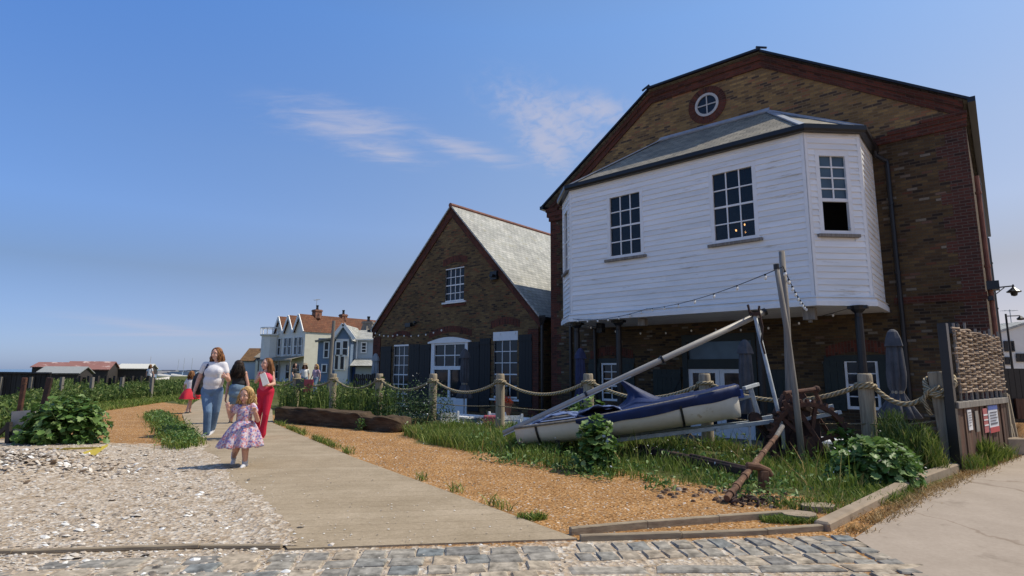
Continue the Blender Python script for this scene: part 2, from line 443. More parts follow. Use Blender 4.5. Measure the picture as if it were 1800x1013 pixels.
# ------------------------------------------------------------------ the warehouse with the white bay
wh = thing('warehouse', 'tall brown brick warehouse with a white weatherboarded bay on its upper floor', 'building'); wh.matrix_world = BM
wh.location = OB; wh.rotation_euler = (0, 0, -YAW)
D = 2.7; XL, XR = -9.7, 2.98; YB = 19.8
prof = [(XL, 7.62), (-5.26, 10.9), (-1.6, 10.88), (XR, 7.86)]
top = piecewise(prof)
holes = [(-4.33, -2.38, FLOOR, 2.2), (.03, .66, .36, 1.54), (-7.44, -6.8, .3, 1.5)]
w = MB()
wall_front(w, XL, XR, FLOOR-.3, lambda x: min(top(x), 7.3), holes, D, brk=[-5.26, -1.6])
w.face([(XR, D, FLOOR-.3), (XR, YB, FLOOR-.3), (XR, YB, 7.6), (XR, D, 7.6)])
w.face([(XL, YB, FLOOR-.3), (XL, D, FLOOR-.3), (XL, D, 7.5), (XL, YB, 7.5)])
w.face([(XR, YB, FLOOR-.3), (XL, YB, FLOOR-.3), (XL, YB, 7.6), (-5.26, YB, 10.9), (-1.6, YB, 10.9), (XR, YB, 7.6)])
w.build('wall', M['brick'], wh)
g = MB()                                                     # the yellower gable above eaves height
xs = [-9.65, -5.26, -1.6, 2.97]
for a, b in zip(xs, xs[1:]): g.face([(a, D-.004, 7.3 if a > -9 else 7.3), (b, D-.004, 7.3), (b, D-.004, top(b)), (a, D-.004, top(a))])
g.build('gable_brickwork', M['brick_yellow'], wh)
b_ = MB()
for a, b in ((prof[0], prof[1]), (prof[1], prof[2]), (prof[2], prof[3])):
    strip(b_, a, b, .40, D, .05); strip(b_, (a[0], a[1]-.0), (b[0], b[1]-.0), .17, D, .095)
b_.build('verge_band', M['brick_red'], wh)
def corb(*bx):
    c = MB()
    for a, b in bx: c.box(a, b)
    c.build('corbel', M['brick_red'], wh)
corb(((.75, D-.055, 7.22), (XR+.03, D+.02, 7.42)), ((1.4, D-.085, 7.419), (XR+.05, D+.02, 7.52)), ((2.1, D-.11, 7.519), (XR+.06, D+.02, 7.6)))
corb(((XL-.05, D-.06, 7.05), (-8.9, D+.02, 7.22)), ((XL-.12, D-.10, 7.219), (-9.1, D+.02, 7.42)), ((XL-.16, D-.12, 7.419), (-9.3, D+.02, 7.56)))
c = MB(); c.box((1.2, D-.03, 2.98), (XR+.03, D+.02, 3.16)); c.build('string_course', M['brick_red'], wh)
q = MB()                                                     # toothed red quoins at the corners
z = FLOOR-.3
k = 0
while z < 7.2:
    ln = .62 if k % 2 else .42
    q.box((XR-ln, D-.006, z), (XR+.004, D+.05, z+.3))
    z += .3; k += 1
q.build('quoin', M['brick_redpale'], wh)
q = MB(); z = FLOOR-.3; k = 0
while z < 7.0:
    ln = .45 if k % 2 else .28
    q.box((XL-.006, D-.006, z), (XL+ln, D+.05, z+.3)); z += .3; k += 1
q.build('quoin', M['brick_red'], wh)
r = MB()                                                     # half-hipped slate roof with dark verge edge
rz = 11.9; rx = -3.43
def off(p): return p
YF = D-.16
roof_quad(r, [(XR+.16, YB, 7.83), (XR+.16, YF, 7.83), (-1.6, YF, 10.97), (-1.6, YB, 10.97)])
roof_quad(r, [(XL-.28, YF, 7.7), (XL-.28, YB, 7.7), (-5.26, YB, 10.99), (-5.26, YF, 10.99)])
r.face([(-5.26, YF, 10.99), (-1.6, YF, 10.97), (-1.6, YB, 10.97), (-5.26, YB, 10.99)])
r.face([(-5.0, YF+1.2, 11.0), (-1.9, YF+1.2, 11.0), (rx, YF+5, rz)]); r.face([(-1.9, YF+1.2, 11.0), (-1.9, YB, 11.0), (rx, YB, rz), (rx, YF+5, rz)]); r.face([(-5.0, YB, 11.0), (-5.0, YF+1.2, 11.0), (rx, YF+5, rz), (rx, YB, rz)])
r.build('roof', M['slate'], wh)
e = MB()
for a, b in (((XL-.28, 7.66), (-5.3, 10.96)), ((-1.58, 10.95), (XR+.18, 7.8))):
    e.bar((a[0], YF-.02, a[1]), (b[0], YF-.02, b[1]), .09, .06)
e.bar((-5.32, YF-.05, 11.0), (-1.55, YF-.05, 10.98), .11, .07)
e.bar((-5.5, YF-.06, 10.98), (-5.22, YF-.06, 11.1), .05, .05); e.bar((-1.66, YF-.06, 11.08), (-1.36, YF-.06, 10.94), .05, .05)
e.build('verge_edge', M['black'], wh)
gt = MB()
gt.bar((XR+.17, YF-.1, 7.78), (XR+.17, YB, 7.7), .15, .13); gt.bar((XL-.26, YF-.1, 7.6), (XL-.26, YB, 7.55), .15, .13)
gt.build('gutter', M['black'], wh)
# round window in the gable
RC = Vector((-3.33, D, 9.83))
ring = MB()
n = 24
for i in range(n):
    a0, a1 = 2*math.pi*i/n, 2*math.pi*(i+1)/n
    def P(rr, a, y): return (RC.x+rr*math.cos(a), y, RC.z+rr*math.sin(a))
    ring.mesh([P(.38, a0, D-.03), P(.38, a1, D-.03), P(.62, a1, D-.03), P(.62, a0, D-.03), P(.38, a0, D+.02), P(.38, a1, D+.02), P(.62, a1, D+.02), P(.62, a0, D+.02)],
              [(0,1,2,3), (0,4,5,1), (3,2,6,7)], [[(.0, a0*.55), (0, a1*.55), (.22, a1*.55), (.22, a0*.55)], None, None])
ring.build('round_brick_surround', M['brick_red'], wh)
rw = MB()
for i in range(n):
    a0, a1 = 2*math.pi*i/n, 2*math.pi*(i+1)/n
    rw.mesh([P(.31, a0, D-.05), P(.31, a1, D-.05), P(.39, a1, D-.05), P(.39, a0, D-.05), P(.31, a0, D), P(.31, a1, D), P(.39, a1, D), P(.39, a0, D)], [(0,1,2,3), (0,4,5,1), (3,2,6,7)])
rw.box((RC.x-.36, D-.035, RC.z-.017), (RC.x+.36, D-.012, RC.z+.017)); rw.box((RC.x-.017, D-.037, RC.z-.36), (RC.x+.017, D-.014, RC.z+.36))
o = rw.build('round_window', M['grey_paint'], wh)
pn = MB(); pn.face([P(.37, 2*math.pi*i/n, D-.01) for i in range(n)]); pn.build('pane', M['glass'], o)
# the bay ---------------------------------------------------------
BZ0, BZ1 = 3.0, 7.06; BX = -6.87; BV = .985
cor = [(BX-BV, D), (BX-BV, BV), (BX, 0), (0, 0), (BV, BV), (BV, D)]
SQ = math.sqrt(.5)
bw_h = {1: [(.36, 1.02, 4.52, 6.5)], 2: [(-5.40-BX, -4.40-BX, 4.62, 6.46), (-2.25-BX, -1.235-BX, 4.62, 6.46)], 3: [(.335, .985, 4.54, 6.43)]}
frm = .11
bd = MB()
pitch = .1485
for s in range(5):
    p0, p1 = Vector((*cor[s], 0)), Vector((*cor[s+1], 0)); ln = (p1-p0).length; d = (p1-p0)/ln; nrm = Vector((d.y, -d.x, 0))
    z = BZ0; i = 0
    rows = int(round((BZ1-BZ0)/pitch)); ph = (BZ1-BZ0)/rows
    for i in range(rows):
        h_ = ph*(1.35 if i == 0 else 1); z0 = BZ0+ph*i; z1 = z0+ph
        segs = [(0.07, ln-.07)]
        for (a, b, c0, c1) in bw_h.get(s, []):
            if z1 > c0-.04 and z0 < c1+frm*.9:
                new_ = []
                for u, v in segs:
                    if u < a-frm*.9: new_.append((u, min(v, a-frm*.9)))
                    if v > b+frm*.9: new_.append((max(u, b+frm*.9), v))
                segs = new_
        for u, v in segs:
            nb = max(1, int((v-u)/3.2+rng.random()))
            cuts = [u]+[u+(v-u)*(k+rng.uniform(-.2, .2))/nb for k in range(1, nb)]+[v]
            for u0, v0 in zip(cuts, cuts[1:]):
                jz = rng.uniform(-.004, .004); q0 = p0+d*u0; q1 = p0+d*v0; o0, o1 = nrm*(.034+rng.uniform(-.003, .004)), nrm*.008
                q = [q0+o0+Vector((0, 0, z0-.012+jz)), q1+o0+Vector((0, 0, z0-.012+rng.uniform(-.004, .004))), q1+o1+Vector((0, 0, z1)), q0+o1+Vector((0, 0, z1))]
                bd.mesh(q+[q0-nrm*.02+Vector((0, 0, z0-.012)), q1-nrm*.02+Vector((0, 0, z0-.012)), q1-nrm*.02+Vector((0, 0, z1)), q0-nrm*.02+Vector((0, 0, z1))], [(0,1,2,3), (0,4,5,1), (1,5,6,2), (0,3,7,4)])
bd.build('weatherboarding', M['board'], wh)
for s in range(5):
    p0, p1 = Vector((*cor[s], 0)), Vector((*cor[s+1], 0)); ln = (p1-p0).length; d = (p1-p0)/ln; nrm = Vector((d.y, -d.x, 0))
    for t0, t1 in ((0 if s else .0, .075), (ln-.075, ln)):
        a, b = p0+d*t0, p0+d*t1; cb = MB()
        cb.mesh([a+nrm*.03+Vector((0,0,BZ0)), b+nrm*.03+Vector((0,0,BZ0)), b+nrm*.03+Vector((0,0,BZ1)), a+nrm*.03+Vector((0,0,BZ1)),
                 a-nrm*.03+Vector((0,0,BZ0)), b-nrm*.03+Vector((0,0,BZ0)), b-nrm*.03+Vector((0,0,BZ1)), a-nrm*.03+Vector((0,0,BZ1))], [(0,1,2,3), (1,5,6,2), (4,0,3,7)]); cb.build('corner_board', M['white'], wh)
for s in (1, 2, 3):                                          # plain boards filling round each opening
    p0, p1 = Vector((*cor[s], 0)), Vector((*cor[s+1], 0)); d = (p1-p0).normalized(); nrm = Vector((d.y, -d.x, 0))
    for a, b, c0, c1 in bw_h[s]:
        for z0, z1 in ((c1+.08, c1+.27), (c0-.27, c0-.03)):
            f_ = MB(); A, B = p0+d*(a-.1), p0+d*(b+.1); f_.mesh([A+nrm*.012+Vector((0,0,z0)), B+nrm*.012+Vector((0,0,z0)), B+nrm*.012+Vector((0,0,z1)), A+nrm*.012+Vector((0,0,z1))], [(0,1,2,3)]); f_.build('window_casing', M['white'], wh)
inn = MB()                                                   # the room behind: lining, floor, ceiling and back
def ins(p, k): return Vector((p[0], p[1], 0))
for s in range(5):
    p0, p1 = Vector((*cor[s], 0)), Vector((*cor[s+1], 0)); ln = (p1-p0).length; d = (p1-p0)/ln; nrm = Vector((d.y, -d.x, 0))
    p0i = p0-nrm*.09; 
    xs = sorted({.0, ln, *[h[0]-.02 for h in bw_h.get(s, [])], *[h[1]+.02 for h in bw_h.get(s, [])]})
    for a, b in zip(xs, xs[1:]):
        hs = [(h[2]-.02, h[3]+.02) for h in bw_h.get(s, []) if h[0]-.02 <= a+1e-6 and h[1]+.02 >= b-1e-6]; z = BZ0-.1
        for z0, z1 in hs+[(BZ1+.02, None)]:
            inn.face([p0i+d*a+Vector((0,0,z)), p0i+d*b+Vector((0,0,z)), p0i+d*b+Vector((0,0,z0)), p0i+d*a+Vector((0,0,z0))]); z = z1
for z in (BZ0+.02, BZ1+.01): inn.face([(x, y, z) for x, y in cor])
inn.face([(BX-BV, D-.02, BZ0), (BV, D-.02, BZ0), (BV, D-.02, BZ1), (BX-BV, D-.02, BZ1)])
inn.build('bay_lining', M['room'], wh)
def out(k, z, i):
    """bay corner i pushed outwards by k"""
    p = Vector((*cor[i], z)); t = math.tan(R(22.5))
    dx, dy = [(-k, 0), (-k, -k*t), (-k*t, -k), (k*t, -k), (k, -k*t), (k, 0)][i]
    return Vector((p.x+dx, p.y+dy, z))
sk = MB()                                                    # flared skirting and soffit
for i in range(5):
    a, b = i, i+1
    sk.face([out(.04, 2.99, a), out(.04, 2.99, b), out(.10, 2.99, b), out(.10, 2.99, a)][::-1])
    sk.face([out(.10, 2.90, a), out(.10, 2.90, b), out(.04, 3.02, b), out(.04, 3.02, a)])
    sk.face([out(.10, 2.79, a), out(.10, 2.79, b), out(.10, 2.90, b), out(.10, 2.90, a)])
    sk.face([out(.10, 2.79, b), out(.10, 2.79, a), out(-.02, 2.79, a), out(-.02, 2.79, b)])
sk.face([out(-.02, 2.80, i) for i in range(6)][::-1])
sk.build('bay_skirting', M['white'], wh)
bg = MB()
for i in range(5):
    a, b = i, i+1
    for (k0, z0), (k1, z1) in (((.03, 7.0), (.16, 7.0)), ((.16, 7.0), (.2, 7.05)), ((.2, 7.05), (.2, 7.16)), ((.2, 7.16), (.12, 7.16)), ((.12, 7.16), (.1, 7.08))):
        bg.face([out(k0, z0, a), out(k0, z0, b), out(k1, z1, b), out(k1, z1, a)])
bg.tube([(BV+.13, D-.25, 7.02), (BV+.14, D-.22, 6.9), (1.34, D-.09, 6.72), (1.34, D-.09, 6.6)], .05, 8)
bg.build('bay_gutter', M['black'], wh)
br = MB()
RT0, RT1 = Vector((-4.95, D-.01, 9.06)), Vector((-1.5, D-.01, 9.02))
E_ = [out(.12, 7.13, i) for i in range(6)]
E_[0].z = E_[5].z = 7.13
def tri(p):
    p = [Vector(q) for q in p]; e = (p[1]-p[0]).normalized(); n = e.cross(p[2]-p[0]).normalized(); u = n.cross(e)
    br.face(p, [((q-p[0]).dot(e), (q-p[0]).dot(u)) for q in p])
tri([E_[2], E_[3], RT1, RT0])
WR, WL = Vector((.9, D-.01, 7.82)), Vector((-7.75, D-.01, 7.82))
tri([E_[3], E_[4], RT1]); tri([E_[4], E_[5], WR]); tri([E_[4], WR, RT1])
tri([E_[1], E_[2], RT0]); tri([E_[0], E_[1], WL]); tri([E_[1], RT0, WL])
br.build('bay_roof', M['slate_dark'], wh)
fl = MB()
fl.bar(RT0+Vector((-.05, -.05, .03)), RT1+Vector((.05, -.05, .03)), .22, .05, up=(0, -.7, .7))
for a, b in ((RT1, E_[3]), (RT1, E_[4]), (RT1, WR), (RT0, E_[2]), (RT0, E_[1]), (RT0, WL)):
    a, b = Vector(a), Vector(b); fl.bar(a+Vector((0, -.02, .02)), b+Vector((0, 0, .02)), .16 if b is not WR else .2, .035)
fl.build('lead_flashing', M['lead'], wh)
sash(wh, onY(-5.40, 0, 4.62), 1.0, 1.84, 3, 4, sillmat=M['greywood'], pane=M['clear'])
sash(wh, onY(-2.25, 0, 4.62), 1.015, 1.84, 3, 4, sillmat=M['greywood'], pane=M['clear'])
T3 = Matrix.Translation((.335*SQ, .335*SQ, 4.54)) @ Matrix.Rotation(R(45), 4, 'Z')
o = sash(wh, T3, .65, 1.89, 2, 7, sillmat=M['greywood'], pane=M['glass_blue'], meet=99, cut=.80, mun=.034)  # this pane's bluer base colour paints in the reflected sky
o['label'] = 'sash window with its lower half pushed up and open'
bl = MB(T3); bl.face([(0, .06, .86), (.65, .06, .86), (.65, .06, 1.89), (0, .06, 1.89)]); bl.build('painted_reflection', M['painted_reflection'], o)  # added sheet behind the upper panes, coloured as reflected sky
sp_ = MB(T3); sp_.ball((.6, -.06, .09), .035); sp_.build('catch', M['galv'], o)
T1 = Matrix.Translation((BX-BV+.36*SQ, BV-.36*SQ, 4.52)) @ Matrix.Rotation(R(-45), 4, 'Z')
sash(wh, T1, .66, 1.98, 2, 4, sillmat=M['greywood'], pane=M['glass'])
# columns, downpipes, underside fittings
for x, y in ((-6.95, .42), (-5.45, .42), (-1.42, .42), (.74, .55)):
    cl = MB(); cl.lathe([(.085, FLOOR), (.085, 2.5), (.075, 2.52), (.08, 2.62), (.15, 2.7), (.17, 2.79)], 10, (x, y, 0)); cl.box((x-.2, y-.1, 2.72), (x+.2, y+.1, 2.785))
    cl.build('column', M['black'], wh, smooth=False)
def pipe(x, y, z0, z1, rad=.05, mat='black', hop=False, name='downpipe'):
    p = MB(); p.tube([(x, y, z0), (x, y, z1)], rad, 8)
    z = z0+.8
    while z < z1: p.tube([(x, y, z), (x, y, z+.06)], rad*1.3, 8); z += 1.8
    if hop: p.lathe([(.06, z1), (.11, z1+.12), (.17, z1+.28), (.17, z1+.34)], 4, (x, y, 0))
    p.build(name, M[mat], wh)
pipe(1.34, D-.09, FLOOR, 6.62, .055); pipe(-8.75, D-.08, FLOOR, 2.9, .055); pipe(-7.7, D-.08, FLOOR, 2.78, .05)
pipe(XR+.09, D+.22, FLOOR, 6.0, .05, 'tile_ridge'); pipe(XR+.12, 14.5, FLOOR, 6.6, .06); pipe(XR+.09, 9, FLOOR, 7.6, .05)
hp = MB(); hp.box((XR+.03, D+.02, 3.2), (XR+.26, D+.4, 3.4)); hp.box((XR+.02, D+.05, 2.95), (XR+.13, D+.3, 3.05)); hp.build('junction_box', M['black'], wh)
sb = MB(); sb.box((-.34, .2, 2.5), (-.08, .42, 2.78)); sb.box((-.25, .28, 2.44), (-.17, .36, 2.5)); sb.build('speaker_box', M['greywood'], wh)
sb = MB(); sb.box((-4.72, .25, 2.58), (-4.5, .45, 2.78)); sb.build('speaker_box', M['greywood'], wh)
for a, b in (((-6.6, 1.0, 2.5), (-6.4, 1.2, 2.79)), ((2.16, D-.2, 2.2), (2.42, D, 2.45))): fx = MB(); fx.box(a, b); fx.build('floodlight', M['black'], wh)
# ground floor: doors, shutters, windows
dr = MB()
dr.box((-4.5, D-.05, 2.2), (-2.25, D+.1, 2.42)); dr.box((-4.5, D-.045, FLOOR), (-4.33, D+.1, 2.2)); dr.box((-2.38, D-.045, FLOOR), (-2.25, D+.1, 2.2)); dr.box((-4.33, D-.03, 1.36), (-2.38, D+.1, 1.66))
dr.build('door_surround', M['green'], wh)
tp = MB(); tp.face([(-4.33, D+.06, 1.66), (-2.38, D+.06, 1.66), (-2.38, D+.06, 2.2), (-4.33, D+.06, 2.2)]); tp.build('transom_window', M['glass_blue'], wh)
for a, b in ((-4.33, -3.36), (-3.35, -2.38)):
    dd = MB()
    dd.box((a, D+.0, FLOOR), (a+.13, D+.07, 1.36)); dd.box((b-.13, D, FLOOR), (b, D+.07, 1.36)); dd.box((a+.13, D+.002, 1.24), (b-.13, D+.068, 1.36)); dd.box((a+.13, D+.002, FLOOR), (b-.13, D+.068, FLOOR+.35)); dd.box((a+.13, D+.003, .1), (b-.13, D+.066, .2))
    o = dd.build('glazed_door', M['white'], wh)
    pp = MB(); pp.face([(a+.13, D+.04, FLOOR+.3), (b-.13, D+.04, FLOOR+.3), (b-.13, D+.04, 1.25), (a+.13, D+.04, 1.25)]); pp.build('pane', M['glass'], o)
    hh = MB(); x = b-.07 if a < -4 else a+.07; hh.box((x-.02, D-.05, .05), (x+.02, D, .3)); hh.build('handle', M['galv'], o)
def board_door(x0, x1, z0, z1, y, mat='green', parent=wh, brace=True, name='shutter', n=None):
    s = MB(); n = n or max(3, int((x1-x0)/.14)); wd = (x1-x0)/n
    for i in range(n): s.box((x0+wd*i+.003, y-.035-.002*(i % 2), z0), (x0+wd*(i+1)-.003, y, z1))
    for zz in (z0+.18, z1-.25): s.box((x0+.02, y-.055, zz), (x1-.02, y-.03, zz+.11))
    if brace: s.bar((x0+.06, y-.047, z0+.3), (x1-.06, y-.047, z1-.28), .02, .1, up=(0, 0, 1))
    return s.build(name, M[mat], parent)
board_door(-5.52, -4.56, FLOOR, 1.34, D-.02); board_door(-2.2, -1.24, FLOOR, 1.34, D-.02)
hd = MB(); hd.box((-4.72, D-.1, .2), (-4.68, D-.06, .55)); hd.build('door_handle', M['white'], wh)
sash(wh, onY(.03, D+.02, .36), .63, 1.18, 2, 4, fr=.06, sill=False); sash(wh, onY(-7.44, D+.02, .3), .64, 1.2, 2, 5, fr=.06, sill=False)
mul = MB(); mul.box((.26, D-.03, .34), (.43, D+.04, 1.56)); mul.build('mullion', M['black'], wh)
for x0, x1, z0, z1 in ((-.52, -.04, .28, 1.56), (.73, 1.2, .28, 1.56), (-8.02, -7.52, .2, 1.55), (-6.72, -6.2, .2, 1.55)): board_door(x0, x1, z0, z1, D-.02, brace=False, n=3)
for a in ((-.45, 1.15, 1.66), (-7.95, -6.25, 1.68)): al = MB(); arch_lintel(al, *a, D); al.build('arch_lintel', M['brick_red'], wh)
hd = MB(); hd.box((-.5, D-.012, 1.56), (1.2, D+.01, 1.72)); hd.box((-8.0, D-.012, 1.56), (-6.2, D+.01, 1.72)); hd.build('window_head', M['green'], wh)
ch = thing('chandelier', 'small lit chandelier glowing inside the middle window of the white bay', 'light', W(-1.65, .75, 5.0), -YAW)
cm = MB(); cm.tube([(0, 0, .05), (0, 0, 2.05)], .008, 6)
bb = MB()
for k in range(7):
    a = 2*math.pi*k/7+.3; x, y = .33*math.cos(a), .33*math.sin(a); zz = .05*math.sin(3*a)
    cm.tube([(0, 0, 0), (x*.5, y*.5, -.08), (x, y, zz)], .008, 5); bb.ball((x, y, zz+.035), (.019, .019, .03), 8, 6)
cm.build('frame', M['rust_dark'], ch); bb.build('bulbs', M['bulb'], ch)
# ------------------------------------------------------------------ the gabled brick house beside it
gh = thing('gabled_brick_house', 'low brown brick house with a steep slate gable and black shutters beside the warehouse', 'building', OB, -YAW)
GL, GR, GA, EZ, AZ = -21.0, -10.32, -15.35, 3.4, 8.72; GB = 17
gtop = piecewise([(GL, EZ), (GA, AZ), (GR, EZ)])
holes = [(-15.72, -14.5, 4.34, 5.86), (-19.36, -18.22, -.3, 2.52), (-16.4, -14.28, FLOOR, 2.5), (-12.66, -11.4, .2, 2.5)]
w = MB(); wall_front(w, GL, GR, FLOOR-.3, gtop, holes, D, brk=[GA])
w.face([(GR, D, FLOOR-.3), (GR, GB, FLOOR-.3), (GR, GB, EZ), (GR, D, EZ)]); w.face([(GL, GB, FLOOR-.3), (GL, D, FLOOR-.3), (GL, D, EZ), (GL, GB, EZ)])
w.face([(GR, GB, FLOOR-.3), (GL, GB, FLOOR-.3), (GL, GB, EZ), (GA, GB, AZ), (GR, GB, EZ)])
w.build('wall', M['brick_gable'], gh)
s = MB()
strip(s, (GL-.12, EZ+.02), (GA, AZ+.04), .5, D, .05); strip(s, (GA, AZ+.04), (GR+.12, EZ+.02), .5, D, .05)
s.build('verge_band', M['brick_red'], gh)
for a, b in (((GL-.05, D-.04, FLOOR-.3), (GL+.55, D+.02, 2.95)), ((GR-.5, D-.03, FLOOR-.3), (GR+.02, D+.02, 2.9))): s = MB(); s.box(a, b); s.build('quoin', M['brick_red'], gh)
for a in ((-15.9, -14.3, 6.0, D, .3, .12), (-19.5, -18.1, 2.82, D, .24, .14), (-16.75, -13.95, 2.74, D, .28, .24), (-12.85, -11.25, 3.0, D, .3, .16)): s = MB(); arch_lintel(s, *a); s.build('arch_lintel', M['brick_red'], gh)
s = MB(); s.box((-15.85, D-.03, 4.12), (-14.35, D+.02, 4.24)); s.build('brick_sill', M['brick_red'], gh)
r = MB()
roof_quad(r, [(GR+.25, GB, EZ-.1), (GR+.25, D-.13, EZ-.1), (GA, D-.13, AZ+.1), (GA, GB, AZ+.1)])
roof_quad(r, [(GL-.25, D-.13, EZ-.1), (GL-.25, GB, EZ-.1), (GA, GB, AZ+.1), (GA, D-.13, AZ+.1)])
r.face([(GR+.25, D-.13, EZ-.1), (GR+.22, D-.13, EZ-.17), (GA, D-.13, AZ+.02), (GA, D-.13, AZ+.1)]); r.face([(GL-.25, D-.13, EZ-.1), (GA, D-.13, AZ+.1), (GA, D-.13, AZ+.02), (GL-.22, D-.13, EZ-.17)])
r.build('roof', M['slate'], gh)
r = MB(); y = D-.15
while y < GB: r.tube([(GA, y, AZ+.08), (GA, min(y+.44, GB), AZ+.085)], .11, 8); y += .45
r.build('ridge', M['tile_ridge'], gh)
r = MB(); r.bar((GR+.3, D-.2, EZ-.12), (GR+.3, GB, EZ-.12), .13, .12); r.bar((GL-.3, D-.2, EZ-.12), (GL-.3, GB, EZ-.12), .13, .12); r.lathe([(.05, 3.0), (.1, 3.1), (.17, 3.3), (.17, 3.38)], 4, (GR+.28, D-.13, 0)); r.build('gutter', M['black'], gh)
r = MB(); r.tube([(GR+.28, D-.12, FLOOR), (GR+.28, D-.12, 3.05)], .055, 8); r.build('downpipe', M['black'], gh)
dm = MB(); dm.box((-11.5, 6.4, 3.6), (-10.5, 7.6, 5.55)); o = dm.build('dormer', M['slate_dark'], gh)
dm = MB(); dm.bar((-11.7, 7, 5.75), (-10.35, 7, 5.5), 1.5, .08); dm.build('dormer_roof', M['lead'], o)
sash(gh, onY(-15.72, D+.04, 4.36), 1.22, 1.46, 4, 4, fr=.07, arch=.08, rail=.05)
sash(gh, onY(-19.36, D+.04, -.28), 1.14, 2.72, 3, 6, fr=.09, arch=.12, meet=3)
sash(gh, onY(-12.66, D+.04, .22), 1.26, 2.3, 3, 5, fr=.09, arch=.16, meet=2)
pn = MB(); pn.box((-12.7, D-.01, 2.5), (-11.36, D+.06, 2.86)); pn.box((-12.3, D-.05, 2.74), (-12.26, D, 2.8)); pn.box((-11.5, D-.05, 2.74), (-11.46, D, 2.8)); pn.build('window_head', M['white'], gh)
df = MB()
df.box((-16.55, D-.03, FLOOR), (-16.33, D+.1, 2.5)); df.box((-14.35, D-.03, FLOOR), (-14.18, D+.1, 2.5)); df.box((-16.33, D-.02, 1.32), (-14.35, D+.1, 1.48)); df.box((-15.4, D-.015, FLOOR), (-15.28, D+.09, 1.32)); df.box((-16.33, D-.012, FLOOR), (-14.35, D+.08, .12)); df.box((-16.33, D-.01, 2.42), (-14.35, D+.09, 2.5))
for k in (1, 2): x = -16.33+1.98*k/3; df.box((x-.02, D+.01, 1.48), (x+.02, D+.06, 2.42))
df.box((-16.33, D+.012, 1.93), (-14.35, D+.058, 1.97))
n = 10; pts = [(-16.75, 2.5), (-13.98, 2.5)] + [(-13.98-2.77*i/n, 2.56+.2*math.sin(math.pi*i/n)) for i in range(n+1)]
k = len(pts); df.mesh([(x, D-.08, z) for x, z in pts]+[(x, D+.06, z) for x, z in pts], [tuple(range(k))]+[(i, k+i, k+(i+1) % k, (i+1) % k) for i in range(k)])
o = df.build('garden_door', M['white'], gh)
pp = MB(); pp.face([(-16.33, D+.045, FLOOR), (-14.35, D+.045, FLOOR), (-14.35, D+.045, 2.45), (-16.33, D+.045, 2.45)]); pp.build('pane', M['glass'], o)
for x0, x1, z0, z1 in ((-20.35, -19.5, -.35, 2.45), (-18.1, -17.36, -.35, 2.5), (-17.34, -16.6, -.35, 2.46), (-14.1, -13.45, -.4, 2.5), (-13.43, -12.82, -.2, 2.62), (-11.26, -10.6, -.1, 2.7)): board_door(x0, x1, z0, z1, D-.02, 'shutter', gh, False, 'shutter', 4)
al = MB(); al.box((-12.78, D-.16, 5.05), (-12.42, D, 5.4)); al.box((-12.7, D-.3, 5.15), (-12.52, D-.16, 5.25)); al.build('alarm_box', M['black'], gh)
al = MB(); al.tube([(-17.9, D-.02, 3.42), (-17.9, D-.22, 3.42)], .03, 6); al.box((-18.15, D-.34, 3.32), (-17.75, D-.18, 3.5)); al.tube([(-17.5, D-.02, 3.55), (-17.5, D-.2, 3.5)], .02, 6); al.ball((-17.5, D-.24, 3.5), .08); al.build('floodlight', M['black'], gh)
# ------------------------------------------------------------------ ground
def smooth(a, b, x): 
    t = np.clip((x-a)/(b-a), 0, 1); return t*t*(3-2*t)
BW = [Vector((-1.568, 4.164)), Vector((-1.975, 4.787)), Vector((-5.064, 9.22)), Vector((-9.3, 16.2)), Vector((-12.2, 22.0)), Vector((-15.5, 29)),
      Vector((-13.2, 30)), Vector((-10.2, 23.5)), Vector((-7.6, 18.2)), Vector((-5.651, 13.63)), Vector((-2.301, 8.42)), Vector((.501, 4.442))]
def leftedge_x(y):
    ys = [3, 4.164, 4.787, 9.22, 16.2, 22, 29, 40]; xs = [-1.2, -1.568, -1.975, -5.064, -9.3, -12.2, -15.5, -20]
    return np.interp(y, ys, xs)
def gheight(x, y):
    """ground height: sunken patio by the building, a shell bank at the left, the beach falling to the sea"""
    x = np.asarray(x, float); y = np.asarray(y, float)
    lx = (x-OB.x)*EX.x+(y-OB.y)*EX.y; ly = (x-OB.x)*EY.x+(y-OB.y)*EY.y
    pat = smooth(-4.3, -3.5, ly)*smooth(-23.5, -22, lx)*(1-smooth(2.9, 3.4, lx))
    h = -.65*pat
    s = (x+5)*-.83+(y-9)*-.56
    h = h-1.9*smooth(9, 22, s)*smooth(8, 30, y)
    h = h+.17*np.exp(-(((x+6.9)/1.9)**2+((y-7.4)/1.3)**2))*smooth(1.0, 2.2, leftedge_x(y)-x)
    far = smooth(150, 260, -x)
    return h-1.5*far
def axis(lo, hi, a, b, fine, n):
    f = list(np.arange(a, b, fine)); left = [a-(a-lo)*((i/n)**3.2) for i in range(n, 0, -1)]; right = [b+(hi-b)*((i/n)**3.2) for i in range(0, n+1)]
    return np.array(left+f+right)
gx = axis(-3000, 3000, -20, 14, .2, 22); gy = axis(-60, 3000, 2, 26, .2, 26)
X, Y = np.meshgrid(gx, gy); Hh = gheight(X, Y)
rs = np.random.RandomState(3)
nx, ny = len(gx), len(gy)
co = np.stack([X.ravel(), Y.ravel(), Hh.ravel()], 1)
idx = np.arange(nx*ny).reshape(ny, nx)
fc = np.stack([idx[:-1, :-1].ravel(), idx[:-1, 1:].ravel(), idx[1:, 1:].ravel(), idx[1:, :-1].ravel()], 1)
me = bpy.data.meshes.new('ground'); me.from_pydata(co.tolist(), [], fc.tolist())
